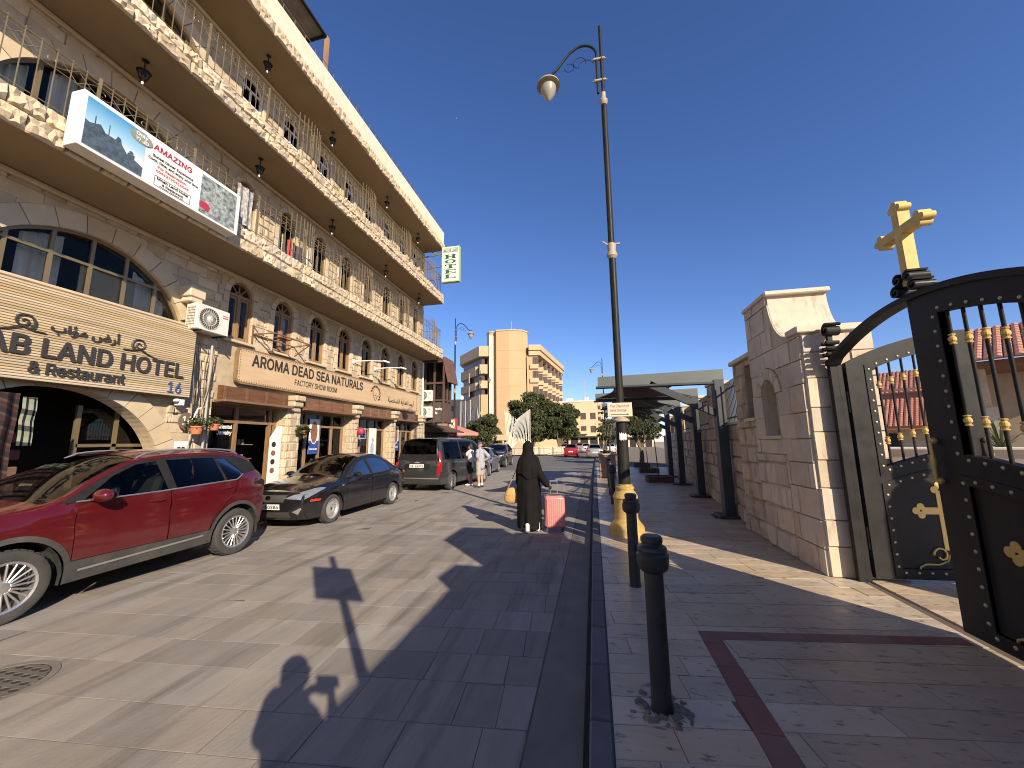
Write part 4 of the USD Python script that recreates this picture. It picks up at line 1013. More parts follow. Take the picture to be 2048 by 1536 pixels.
MB().prism(Polygon([(0, 0), (.40, 0), (.40, 2.15), (.24, 2.15), (0, 1.8)]), (0, 0, .0), Ey, Ez, .02).put('panel', m_white, t, smooth=False)
for k in range(4): MB().prism(Point(.14, 1.62 - k * .24).buffer(.075, 8), (.02, 0, 0), Ey, Ez, .004).put('picture', m_face if k % 2 else m_dark, t, smooth=False)
# roof shade
rs = thing('rooftop_canopy', 'corrugated grey canopy on a brown post standing on the hotel roof', 'canopy', (0, 0, 0))
sv = []
ny = 60
ysr = np.linspace(2.0, 9.35, 9)
xsr = np.linspace(-8.0, -13, ny)
V = np.array([[x, y, 14.95 + (-8.0 - x) * -.06 + .02 * (i % 2)] for y in ysr for i, x in enumerate(xsr)])
MB().add(V, [[j * ny + i, j * ny + i + 1, (j + 1) * ny + i + 1, (j + 1) * ny + i] for j in range(8) for i in range(ny - 1)]).put('corrugated_sheet', mat('shade_sheet', (.23, .205, .175), .7, .15, 3), rs, smooth=False)
m = MB()
for y in (2.5, 4.8, 7.1, 9.25): m.bar((-8.0, y, 14.9), (-13, y, 14.6), .06)
m.bar((-8.0, 2, 14.93), (-8.0, 9.4, 14.93), .07)
m.put('frame', m_black, rs, smooth=False)
MB().box((-8.0, 9.35, 13.7), (.11, .11, 2.5)).put('post', mat('post_brown', (.28, .155, .085), .7, .15), rs, smooth=False)
# ------------------------------------------------------------------ right side: gate, pillars, wall, fence
m_wstone = mat('wall_stone', (.42, .325, .225), .88, .2, 2.5, bump=.8, bsc=26, rnd=.16, stain=((.20, .14, .09), 3.5, .54, .14, .65, (1, 1, .7)), streak=((.15, .10, .065), 9, .60, .06, .7, (1, 1, .8)))
m_pstone = mat('pillar_stone', (.46, .375, .275), .78, .14, 2.5, bump=.4, bsc=45, rnd=.10, stain=((.34, .21, .14), 1.6, .54, .2, .5, (1, 1, .6)), streak=((.20, .14, .095), 4.5, .57, .1, .5, (2.2, 2.2, .4)))
m_coping = mat('coping_stone', (.50, .42, .31), .7, .1, 4, bump=.1)
PX0, PX1 = 2.62, 3.43
def gate_pillar(ys, label, zs, detail, xw=PX0):
    """ys: y of front, ledge, curve start, curve mid, peak, back; zs: ledge, curve low, mid, peak."""
    t = thing('gate_pillar', label, 'gate pillar', (0, 0, 0), group=None)
    f, l, c0, c1, pk, bk = ys
    ang = np.linspace(0, PI / 2, 9)
    cur = [(c0 + (pk - c0) * math.sin(a), zs[1] + (zs[3] - zs[1]) * (1 - math.cos(a))) for a in ang]
    prof = Polygon([(f, ZP - .02), (f, zs[0]), (l, zs[0]), (c0, zs[1])] + cur[1:] + [(bk, zs[3]), (bk, ZP - .02)])
    lo, hi = min(f, bk), max(f, bk)
    if detail:
        nz = arch_poly(6.22, 6.68, 1.76, 2.60)
        MB().prism(prof.difference(nz), (xw + .03, 0, 0), Ey, Ez, .17).prism(prof, (xw + .2, 0, 0), Ey, Ez, PX1 - xw - .2).put('core', m_pstone, t, smooth=False)
        out = sbox(-20, -5, 40, 20).difference(prof.buffer(-.004)).union(nz.buffer(.012))
        # smooth dressed blocks by the corner, hammered ones beyond
        flip = lambda P: affinity.translate(affinity.scale(P, -1, 1, origin=(0, 0)), bk, -ZP)
        st = stone_courses((xw + .03, bk, ZP), (0, -1, 0), Ez, bk - f, zs[3] - ZP, [.30, .33, .36, .31], (.34, .62), .03, rough=False, holes=flip(out.union(sbox(6.1, -2, 9, 1.5)).union(Point(6.45, 2.37).buffer(.41).intersection(sbox(6, 2.37, 7, 3)))), seed=71, gap=.004)
        st += stone_courses((xw + .03, bk, ZP), (0, -1, 0), Ez, bk - 6.1, 1.5 - ZP, [.30, .33], (.34, .55), .06, seed=72, gap=.005)
        for d, m in st: m.put('stone', m_pstone, t, smooth=False)
        for d, m in stone_courses((xw + .03, f, ZP), (1, 0, 0), Ez, PX1 - xw - .03, zs[0] - ZP - .08, [.34, .30, .37, .33], (.5, .85), .03, rough=False, seed=73, gap=.004): m.put('stone', m_pstone, t, smooth=False)
        MB().box((xw + .02, 6.45, 1.735), (.09, .56, .05), b=.01).put('niche_sill', m_coping, t)
        a = np.linspace(0, PI, 7)
        for k in range(5):
            q = np.linspace(PI * k / 5 + .02, PI * (k + 1) / 5 - .02, 4)
            MB().prism(Polygon([(6.45 + .235 * math.cos(x), 2.37 + .235 * math.sin(x)) for x in q] + [(6.45 + .40 * math.cos(x), 2.37 + .40 * math.sin(x)) for x in q[::-1]]), (xw - .012, 0, 0), Ey, Ez, .046).put('arch_stone', m_pstone, t, smooth=False)
    else:
        MB().prism(prof, (xw, 0, 0), Ey, Ez, PX1 - xw).put('core', m_pstone, t, smooth=False)
    s = 1 if bk > f else -1
    MB().box(((xw + PX1) / 2, (pk + bk) / 2 - s * .03, zs[3] + .025), (PX1 - xw + .06, abs(bk - pk) + .10, .07), b=.015).put('cap', m_coping, t)
    MB().box(((xw + PX1) / 2, (f + l) / 2 - s * .02, zs[0] - .01), (PX1 - xw + .06, abs(l - f) + .08, .09), b=.012).put('ledge', m_coping, t)
    return t
gate_pillar((5.45, 5.68, 5.68, 5.97, 6.22, 7.04), 'tall stone gate pillar with curved top and arched niche left of the open gate', (3.10, 3.08, 3.39, 3.84), True)
gate_pillar((2.58, 2.30, 2.28, 1.95, 1.50, .50), 'matching stone gate pillar with curved top on the near side of the gateway', (3.12, 3.14, 3.45, 3.97), False)

# wall running away, in a frame turned to follow the pavement
wang = math.atan(.10); wd = np.array([math.sin(wang), math.cos(wang), 0]); wn = np.array([-math.cos(wang), math.sin(wang), 0])
def WP(y, off=0.0, z=0.0): return np.array([wall_x(y), y, z]) + wn * off
def wall_box(m, y0, y1, z0, z1, off, th, b=0):
    a, b_ = WP(y0, off - th / 2), WP(y1, off - th / 2)
    c = (a + b_) / 2; L = np.linalg.norm(b_ - a)
    return m.box((c[0], c[1], (z0 + z1) / 2), (th, L, z1 - z0), rz=-math.degrees(wang), b=b)
def wall_stones(y0, y1, z0, z1, off, rows, lens, proud, seed, holes=None, rough=True):
    O = WP(y1, off, z0); L = np.linalg.norm(WP(y1) - WP(y0))
    return stone_courses(O, -wd, Ez, L, z1 - z0, rows, lens, proud, rough=rough, seed=seed, holes=holes)
wall_ = thing('boundary_wall', 'rough stone boundary wall with pillars along the pavement behind the shade canopy', 'wall', (0, 0, 0))
m = MB()
for a, b, z0, z1 in ((7.04, 7.10, ZP, 3.1), (7.46, 7.96, ZP, 3.1), (7.10, 7.46, ZP, 2.07), (7.10, 7.46, 3.0, 3.1)): m.box((2.90, (a + b) / 2, (z0 + z1) / 2), (.42, b - a, z1 - z0))
wall_box(m, 7.96, 30, ZP, 2.02, -.03, .34)
piers = [10.9, 14.3, 17.7, 21.1, 24.5]
for y in piers: wall_box(m, y, y + .62, 2.0, 3.15, -.03, .36)
m.put('core', m_mortar, wall_, smooth=False)
st = stone_courses((2.69, 7.96, ZP), (0, -1, 0), Ez, .92, 1.94, [.28, .32], (.3, .5), .06, seed=81)
st += stone_courses((2.69, 7.96, 2.07), (0, -1, 0), Ez, .50, 1.03, [.26], (.22, .5), .045, seed=82)
st += wall_stones(7.96, 27, ZP, 2.02, -.02, [.30, .34, .31], (.36, .66), .075, 83)
for k, y in enumerate(piers): st += wall_stones(y, y + .62, 2.02, 3.15, -.02, [.28], (.25, .4), .05, 84 + k)
near, rest = stuff_split(st, 300)
for m in near: m.put('stone', m_wstone, wall_, smooth=False)
rest.put('far_stone', m_wstone, wall_, smooth=False, kind='stuff')
MB().box((2.89, 7.52, 3.14), (.56, 1.0, .08), b=.015).put('coping', m_coping, wall_)
for a, b in zip([7.98] + [p + .62 for p in piers], piers + [30]):
    m = MB(); wall_box(m, a, b, 2.02, 2.08, .04, .46, .012); m.put('coping', m_coping, wall_)
for y in piers:
    m = MB(); wall_box(m, y - .05, y + .67, 3.15, 3.24, .04, .5, .015); m.put('pier_cap', m_coping, wall_)
m = MB()
for q in (7.16, 7.24, 7.32, 7.40): m.bar((2.80, q, 2.07), (2.80, q, 3.0), .018)
m.put('window_bars', m_black, wall_, smooth=False)
m = MB().box((2.72, 7.28, 2.045), (.2, .46, .05)); m.put('window_sill', m_coping, wall_, smooth=False)
m = MB().box((3.08, 7.28, 2.53), (.02, .42, 1.0)); m.put('window_back', m_dark, wall_, smooth=False)
fence_names = ['black iron fence panel on the low wall nearest the gate pillar', 'black iron fence panel on the low wall between the first and second wall piers', 'black iron fence panel on the low wall behind the second canopy post', 'black iron fence panel on the low wall behind the third canopy post', 'far black iron fence panel on the low wall beyond the canopy']
for k, (a, b) in enumerate(zip([7.98] + [p + .62 for p in piers[:4]], piers)):
    t = thing('iron_fence', fence_names[k], 'fence', (0, 0, 0), group='iron fence panels on the boundary wall')
    m = MB()
    for z in (2.20, 2.86): m.bar(WP(a, -.1, z), WP(b, -.1, z), .03)
    t_r = m.put('rail', m_black, t, smooth=False)
    m = MB(); q = a + .07
    while q < b: m.bar(WP(q, -.1, 2.08), WP(q, -.1, 3.02), .018); q += .115
    m.put('bars', m_black, t, smooth=False)
# wall on the near side, beside and behind the photographer
w2 = thing('near_wall', 'stone wall with a raised block continuing the boundary beside the near gate pillar', 'wall', (0, 0, 0))
MB().prism(Polygon([(.50, 0), (.50, 3.24), (-.02, 3.24), (-.02, 3.52), (-.62, 3.56), (-.62, 3.33), (-9, 3.33), (-9, 0)]), (2.64, 0, 0), Ey, Ez, .5).put('core', m_wstone, w2, smooth=False)

# ---- the gate
def volute(m, c, r, w, axis_rot, turns=1.4):
    t = np.linspace(0, turns * 2 * PI, 26); rad = r * (.25 + .75 * t / t[-1]); th = r * .16
    P = [((rad[i] - th) * math.cos(t[i]), (rad[i] - th) * math.sin(t[i])) for i in range(26)]
    Q = [((rad[i] + th) * math.cos(t[i]), (rad[i] + th) * math.sin(t[i])) for i in range(26)]
    for i in range(25):
        m.prism(Polygon([P[i], Q[i], Q[i + 1], P[i + 1]]).buffer(0), c, axis_rot[0], axis_rot[1], w)
    return m
GW = 1.36
def top_z(s): return 2.85 - .19 * (GW - s) ** 2
def pan_z(s): return 1.47 - .17 * (GW - s) ** 2
def leaf_gate(name, label, loc, rz, side):
    t = thing('gate_leaf', label, 'gate', loc, rz)
    S = np.linspace(0, GW, 14)
    outer = Polygon([(0, .05), (GW, .05)] + [(s, top_z(s)) for s in S[::-1]])
    So = np.linspace(.27, GW - .29, 12)
    win = Polygon([(s, pan_z(s)) for s in So] + [(s, top_z(s) - .21) for s in So[::-1]])
    pan = Polygon([(.27, .16), (GW - .29, .16)] + [(s, pan_z(s) - .24) for s in So[::-1]])
    o = (0, .03, 0)
    ez_, ex_ = (0, 0, 1), (1, 0, 0)
    MB().prism(outer.difference(win).difference(pan), o, ex_, ez_, .06).put('frame', m_black, t, smooth=False)
    MB().prism(pan.buffer(.004), (0, .012, 0), ex_, ez_, .024).put('panel', m_black, t, smooth=False)
    edge = MB()
    for pl in (win, pan):
        rg = pl.buffer(.075, join_style='mitre').difference(pl.buffer(.0))
        edge.prism(rg, (0, .04, 0), ex_, ez_, .08)
    edge.put('raised_strip', m_black, t, smooth=False)
    riv = []
    for pl in (win, pan):
        ln = pl.buffer(.038, join_style='mitre').exterior
        n = int(ln.length / .125)
        for k in range(n):
            p = ln.interpolate((k + .5) * ln.length / n)
            MB().sphere((p.x, side * .041, p.y), (.0155, .010, .0155), 1).put('rivet', m_rivet, t, smooth=50)
    for k in range(18):
        for s in (.035, GW - .035):
            pass
    q = .35
    while q < GW - .30:
        z0, z1 = pan_z(q), top_z(q) - .21
        b = MB().tube([(q, 0, z0 - .02), (q, 0, z1 + .02)], .0125, 8).put('bar', m_black, t, smooth=60)
        for zc in (top_z(q) - .43 - .02 * (q > .8), pan_z(q) + .27):
            MB().lathe([(.012, -.045), (.024, -.04), (.024, -.034), (.014, -.028), (.026, -.010), (.026, .010), (.014, .028), (.024, .034), (.024, .04), (.012, .045)], (q, 0, zc), 12).put('collar', m_gold, b, smooth=25)
        q += .135
    # cross with lobed ends on the panel, scrolls below
    cx, cz, hv, hh_, w = (.77 if side < 0 else .62), .78, .42, .24, .075
    pc = [sbox(cx - w / 2, cz - .42, cx + w / 2, cz + .22), sbox(cx - hh_ + .04, cz - w / 2, cx + hh_ - .04, cz + w / 2)]
    for dx, dz in ((0, .23), (hh_ - .03, 0), (-hh_ + .03, 0)):
        ux, uz = (1, 0) if dx else (0, 1)
        sg = 1 if (dx + dz) > 0 else -1
        for a, b in ((.0, .05), (.045, 0), (-.045, 0)):
            pc.append(Point(cx + dx + (sg * b * ux + a * (1 - abs(ux))), cz + dz + (sg * b * uz + a * (1 - abs(uz)))).buffer(.038, 6))
    MB().prism(unary_union(pc), (0, side * .012 + .006, 0), ex_, ez_, .012).put('gold_cross', m_gold, t, smooth=False)
    g = MB()
    for s in (-1, 1):
        u = np.linspace(-PI / 2, 1.35 * PI, 16)
        rr_ = np.linspace(.085, .035, 16)
        g.tube(np.stack([cx + s * (.085 + rr_ * np.sin(u) * -1 * .9), np.full(16, side * .022), cz - .47 + rr_ * np.cos(u)], 1), .011, 5)
        g.tube([(cx + s * .0, side * .022, cz - .46), (cx + s * .03, side * .022, cz - .53), (cx + s * .12, side * .022, cz - .57), (cx + s * .25, side * .022, cz - .57), (cx + s * .31, side * .022, cz - .60), (cx + s * .32, side * .022, cz - .64), (cx + s * .29, side * .022, cz - .655)], .010, 5)
    g.put('gold_scroll', m_gold, t, smooth=50)
    MB().lathe([(.0, -.16), (.012, -.15), (.014, -.05), (.024, 0), (.014, .05), (.012, .15), (0, .16)], (GW - .06, side * .075, 1.40), 10).sphere((GW - .06, side * .05, 1.235), (.03, .03, .03), 1).sphere((GW - .06, side * .05, 1.565), (.03, .03, .03), 1).put('handle', m_gold, t, smooth=50)
    for z in (.35, 1.9): MB().lathe([(.02, 0), (.02, .25)], (0, 0, z), 8).put('hinge', m_black, t)
    return t
m_rivet = mat('brass_rivet', (.42, .34, .20), .38, .1, metal=.6)
leaf_gate('gate_leaf', 'black iron gate leaf swung open inward, with a sunlit golden cross on its panel', (3.02, 5.325, ZP), 4.0, -1)
leaf_gate('gate_leaf', 'closed black iron gate leaf in shadow at the right edge of the picture', (2.885, 2.675, ZP), 90.0, 1)
ga = thing('gate_arch', 'black iron arch over the gateway carrying a stone coloured golden cross', 'gate arch', (0, 0, 0))
for y, s in ((5.30, 1), (2.66, -1)):
    MB().box((2.895, y + .03 * s, ZP + 1.28), (.08, .06, 2.56), b=.006).box((2.965, y + .04 * s, ZP + 1.25), (.06, .05, 2.5), b=.006).put('post', m_black, ga)
    m = MB(); c = (2.80, y + .02 * s, 2.98)
    volute(m, (c[0] + .04, c[1] - .05, 3.02), .085, .14, ((0, 1, 0), (0, 0, 1)))
    for k, z in enumerate((2.86, 2.79, 2.72)):
        m.tube([(2.82, y - .05, z), (2.96, y - .05, z)], .025, 8).tube([(2.82, y + .03, z), (2.96, y + .03, z)], .025, 8)
    m.box((2.89, y, 2.86), (.05, .05, .5))
    m.put('finial', m_black, ga, smooth=40)
ya = np.linspace(2.64, 5.34, 40)
up_ = np.array([2.985 - .19 * (abs(y - 3.99)) ** 2 - (.03 if abs(abs(y - 3.99) - 1.28) < .05 else 0) for y in ya])
P = Polygon(list(zip(ya, up_)) + list(zip(ya[::-1], up_[::-1] - .055)))
MB().prism(P, (2.83, 0, 0), Ey, Ez, .13).put('arch_band', m_black, ga, smooth=False)
yc, zc = 3.955, 3.56
w = .076
pc = [sbox(yc - w / 2, 3.06, yc + w / 2, 3.80), sbox(yc - .23, zc - w / 2 + .02, yc + .23, zc + w / 2 + .02)]
for dy, dz in ((0, 3.80 - zc), (.22, .02), (-.22, .02)):
    for a, b in ((0, 1), (1, 0), (-1, 0)):
        uy, uz = (0, 1) if dy == 0 else (math.copysign(1, dy), 0)
        vy, vz = (1, 0) if dy == 0 else (0, 1)
        pc.append(Point(yc + dy + .04 * (b * uy + a * vy), zc + dz + .04 * (b * uz + a * vz)).buffer(.033, 6))
MB().prism(unary_union(pc), (2.82, 0, 0), Ey, Ez, .095).put('cross', mat('cross_gold', (.50, .37, .12), .6, .16, 9, bump=.15, spec=.25), ga, smooth=False, label='gold painted cross with lobed ends')
m = MB()
for dy, dz, r in ((.06, 3.13, .05), (-.06, 3.13, .05), (.10, 3.03, .055), (-.10, 3.03, .055)):
    volute(m, (2.79, yc + dy, dz), r, .16, ((0, 1, 0), (0, 0, 1)), 1.3)
m.put('cross_scrolls', m_black, ga, smooth=False)

# ------------------------------------------------------------------ lamp posts
m_collar = mat('lamp_collar', (.30, .245, .175), .6, .15, 8)
m_globe = mat('lamp_globe', (.27, .245, .20), .25, .06, spec=.6)
def lamp_post(loc, rz, label, dark=False):
    t = thing('street_lamp', label, 'street lamp', loc, rz, group=None)
    MB().lathe([(.0, 0), (.30, 0), (.30, .11), (.285, .15), (.215, .24), (.20, .28), (.20, .60), (.215, .615), (.215, .64), (.17, .72), (.15, .735), (.15, .76), (.16, .77), (.16, .80), (.135, .82), (.135, .85), (0, .85)], n=28).put('base', m_gold, t, smooth=30)
    MB().lathe([(.105, .84), (.098, 1.96), (0, 1.96)], n=18).put('lower_pole', m_black, t, smooth=60)
    MB().lathe([(.0, 1.95), (.15, 1.95), (.15, 1.975), (.075, 2.06), (.07, 2.08), (0, 2.08)], n=18).put('collar', m_collar, t, smooth=30)
    MB().lathe([(.068, 2.06), (.066, 5.25), (0, 5.25)], n=14).put('middle_pole', m_black, t, smooth=60)
    MB().lathe([(.068, 5.1), (.10, 5.15), (.10, 5.2), (.075, 5.25), (.085, 5.34), (.085, 5.38), (.06, 5.42), (0, 5.42)], n=14).box((.10, 0, 5.4), (.12, .03, .03)).box((-.12, 0, 5.44), (.12, .025, .025), R=rot([0, 1, 0], 40)).put('collar', m_collar, t, smooth=30)
    MB().lathe([(.06, 5.40), (.055, 8.62), (0, 8.62)], n=12).put('upper_pole', m_black, t, smooth=60)
    MB().lathe([(.055, 8.5), (.085, 8.56), (.085, 8.60), (.05, 8.66), (.05, 8.78), (0, 8.78)], n=12).put('collar', m_collar, t, smooth=30)
    MB().tube([(0, 0, 8.6), (0, 0, 10.42)], .034, 8).put('mast', m_black, t, smooth=60)
    u = np.linspace(0, 1, 9)
    pts = [(-.10, 0, 8.80), (-.10, 0, 9.75)] + [(-.10 - .29 * (1 - math.cos(a)), 0, 9.75 + .28 * math.sin(a)) for a in np.linspace(.25, PI * .62, 7)]
    x0, z0 = pts[-1][0], pts[-1][2]
    pts += [(x0 - .16, 0, z0 - .10), (x0 - .30, 0, z0 - .26), (x0 - .44, 0, z0 - .44), (x0 - .58, 0, z0 - .55), (x0 - .74, 0, z0 - .555)]
    MB().tube(pts, .027, 7).put('arm', m_black, t, smooth=60)
    s = MB()
    for cx_, cz_, r_, a0, a1 in ((-.45, 9.62, .13, -.3, 1.35 * PI), (-.68, 9.55, .10, -PI, .7 * PI), (-.32, 9.50, .16, .3, 1.0 * PI)):
        a = np.linspace(a0, a1, 14); s.tube(np.stack([cx_ + r_ * np.cos(a), np.zeros(14), cz_ + r_ * np.sin(a)], 1), .008, 4)
    s.put('scroll', m_black, t, smooth=60)
    m = MB()
    for z in (9.1, 9.62): m.box((-.05, 0, z), (.24, .06, .05), b=.01).tube([(-.2, 0, z), (.1, 0, z)], .012, 6)
    m.put('clamp', m_collar, t)
    lx = pts[-1][0] + .10; lz = pts[-1][2]
    MB().lathe([(.02, lz), (.02, lz - .06), (.07, lz - .08), (.12, lz - .13), (.245, lz - .22), (.25, lz - .25), (.15, lz - .26), (0, lz - .2)], (lx, 0, 0), 20).put('shade', m_collar, t, smooth=40)
    MB().lathe([(.165, lz - .255), (.17, lz - .34), (.14, lz - .45), (.08, lz - .55), (.025, lz - .61), (0, lz - .62)], (lx, 0, 0), 18).put('globe', m_globe, t, smooth=60)
    return t
main_lamp = lamp_post((.51, 7.28, ZP), 0, 'tall black street lamp with gold base standing on the pavement in the foreground')
dup(main_lamp, (-9.15, 24.8, .0), 180, 'street lamp rising behind the black van with its arm towards the street')
dup(main_lamp, (1.25, 41.0, .05), 0, 'distant street lamp on the right pavement, seen left of the foreground lamp')
dup(main_lamp, (-13.0, 44.0, .0), 180, 'faraway street lamp low beside the dark wooden cafe bay')
t = thing('direction_sign', 'cream plate with red words The Church of Saint George and an arrow, on the lamp', 'sign', (.49, 7.19, 2.27), -2)
MB().box((0, 0, 0), (.43, .02, .25), b=.004).put('plate', mat('sign_cream', (.56, .48, .34), .55, .05), t, smooth=False)
MB().text('The Church of', .045, (-.165, -.0105, .045), (1, 0, 0), Ez, .003, bold=False, width=.33).text('Saint George', .045, (-.165, -.0105, -.03), (1, 0, 0), Ez, .003, bold=False, width=.28).put('lettering', m_tred, t, smooth=False)
MB().box((-.01, -.012, -.085), (.29, .004, .010)).prism(Polygon([(.12, -.10), (.165, -.085), (.12, -.07)]), (0, -.0105, 0), (1, 0, 0), Ez, .003).put('arrow', m_tblack, t, smooth=False)
MB().tube([(0, .03, -.08), (0, .03, .08)], .03, 6).put('bracket', m_black, t)
for i, (a, z, h) in enumerate(((-1.75, 1.62, .12), (-1.1, 1.63, .10))):
    R = .107
    v = [[.51 + R * math.cos(a + s), 7.28 + R * math.sin(a + s), z + ZP + dz] for dz in (0, h) for s in np.linspace(-.32, .32, 6)]
    v = np.array(v); v[:, 2] += .02 * np.sin(np.arange(12) * 2.3)
    tag(MB().add(v, [[k, k + 1, 7 + k, 6 + k] for k in range(5)]).put('sticker', m_white), ['torn white sticker on the street side of the lamp post', 'torn white sticker on the pavement side of the lamp post'][i], 'sticker')

# bollards
m_boll = mat('bollard_black', (.026, .025, .024), .42, .3, 9, rvar=.1, bump=.05)
def bollard(loc, label):
    t = thing('bollard', label, 'bollard', loc)
    MB().lathe([(0, 0), (.066, 0), (.060, .02), (.058, .80), (0, .80)], n=20).put('shaft', m_boll, t, smooth=40)
    MB().lathe([(.056, .775), (.088, .80), (.098, .83), (.098, .885), (.088, .895), (.088, .905), (.092, .912), (.086, .93), (.062, .945), (.062, .955), (.068, .962), (.068, .985), (.055, .998), (0, 1.0)], n=24).put('head', m_boll, t, smooth=30)
    return t
bo = bollard((.335, 2.70, ZP), 'nearest black bollard standing in broken mortar on the pavement')
for (x, y), lab in zip(((.39, 4.76), (.44, 10.6), (.46, 12.5), (.5, 14.6)), ('second black bollard, in front of the gold lamp base', 'black bollard just beyond the gold lamp base', 'black bollard in front of the stone planter', 'black bollard close by the stone planter at the kerb')):
    dup(bo, (x, y, ZP), 0, lab)
m_brk = mat('broken_mortar', (.20, .16, .12), .95, .35, 14, bump=.8, bsc=50)
g = np.random.default_rng(8); m = MB()
for k in range(46):
    a = g.random() * 2 * PI; r_ = .075 + .13 * g.random() ** 1.3
    m.box((.335 + r_ * math.cos(a), 2.70 + r_ * .75 * math.sin(a), ZP + .002), (.05 * g.random() + .015, .04 * g.random() + .012, .018 * g.random() + .006), R=rot([g.random(), g.random(), 3], g.random() * 180))
m.put('broken_mortar', m_brk, pavement, smooth=False, kind='stuff')

# ------------------------------------------------------------------ shade canopy over the pavement
m_cgrey2 = mat('canopy_grey', (.085, .095, .09), .55, .08, 4)
m_cdark = mat('canopy_post', (.030, .034, .038), .45, .2, 6)
m_fabric = mat('canopy_fabric', (.095, .062, .052), .85, .12, 6)
cp = thing('shade_canopy', 'cantilevered shade canopy of brown fabric on dark posts along the pavement wall', 'canopy', (0, 0, 0))
fr = [(2.72, 9.12, .16), (2.98, 12.3, .12), (3.14, 15.5, .38), (3.34, 18.7, .60)]
for k, (x, y, xe) in enumerate(fr):
    zb = 2.95
    MB().box((x, y, ZP + 1.45), (.20, .24, 2.9), b=.01).put('post', m_cdark, cp)
    MB().box((x, y, ZP + .035), (.50, .50, .05), b=.008).box((x - .02, y, ZP + .02), (.62, .30, .03), b=.006).put('base_plate', m_cdark, cp)
    MB().prism(Polygon([(xe, zb + .02), (x + .12, zb + .02), (x + .12, zb + .30), (xe, zb + .24)]), (0, y + .06, 0), (1, 0, 0), Ez, .12).put('beam', m_cgrey2, cp, smooth=False)
    MB().bar((x, y, 2.25), (x - 1.42, y, zb + .03), .15, .12, up=(0, 1, 0)).put('strut', m_cdark, cp, smooth=False)
    MB().box((x - 1.42, y, zb + .01), (.36, .20, .03)).put('strut_plate', m_cgrey2, cp, smooth=False)
    MB().box(((xe + x) / 2 - .05, y, zb + .0), (x - xe, .22, .04)).put('beam_flange', m_cdark, cp, smooth=False)
for k in range(3):
    (xa, ya, ea), (xb, yb, eb) = fr[k], fr[k + 1]
    nu, nv = 14, 12; V = []
    for j in range(nv):
        tj = j / (nv - 1)
        y = ya + .07 + (yb - ya - .14) * tj
        bow = math.sin(PI * tj)
        x0 = ea + (eb - ea) * tj + .05 + .42 * bow; x1 = xa + (xb - xa) * tj - .1 - .75 * bow
        for i in range(nu):
            ti = i / (nu - 1)
            V.append((x0 + (x1 - x0) * ti, y, 3.10 - .06 * tj - .17 * bow * (.5 + .5 * math.sin(PI * ti)) + .10 * bow * (abs(ti - .5) * 2) ** 2))
    V = np.array(V); F = [[j * nu + i, j * nu + i + 1, (j + 1) * nu + i + 1, (j + 1) * nu + i] for j in range(nv - 1) for i in range(nu - 1)]
    MB().add(V, F).put('fabric', m_fabric, cp, smooth=True)
    MB().tube(V[::nu], .014, 5).tube(V[nu - 1::nu], .014, 5).put('edge_cable', m_cgrey2, cp)

# trees in boxed guards, planter, a walker under a white parasol
m_box = mat('tree_box', (.10, .045, .035), .8, .2, 6)
for i, (x, y, lab) in enumerate(((2.5, 16.6, 'thin sapling in the nearest red brown box by the wall'), (2.75, 21.5, 'thin sapling in the second red brown box by the wall'), (2.9, 26.0, 'thin sapling in the farthest red brown box by the wall'))):
    t = thing('sapling', lab, 'tree', (x, y, ZP))
    MB().tube([(0, 0, 0), (-.06, .02, 1.3), (-.14, .05, 2.4)], [.025, .02, .012], 6).put('trunk', m_bark, t, smooth=60)
    leafcloud((-.18, .05, 2.5), (.35, .35, .5), 260, .06, 60 + i).put('crown', m_leafdark, t, smooth=False)
    tb = thing('tree_box', ['red brown box around the nearest sapling', 'red brown box around the second sapling', 'red brown box around the farthest sapling'][i], 'planter', (x, y, ZP))
    for s in (-1, 1):
        MB().box((s * .44, 0, .11), (.06, .94, .22)).put('side', m_box, tb, smooth=False)
        MB().box((0, s * .44, .11), (.82, .06, .22)).put('side', m_box, tb, smooth=False)
    MB().box((0, 0, .10), (.82, .82, .16)).put('soil', m_roadjoint, tb, smooth=False)
t = thing('stone_planter', 'square pinkish stone planter block standing at the kerb beyond the bollards', 'planter', (.58, 18.4, ZP))
MB().box((0, 0, .5), (.72, .72, 1.0), b=.02).put('block', mat('planter_stone', (.30, .19, .15), .8, .2, 3, bump=.2), t)
MB().box((0, 0, 1.03), (.80, .80, .07), b=.015).put('rim', mat('planter_rim', (.40, .29, .24), .8, .15, 4), t)
leafcloud((0, 0, 1.12), (.3, .3, .1), 120, .05, 77).put('plants', m_leafdark, t, smooth=False)
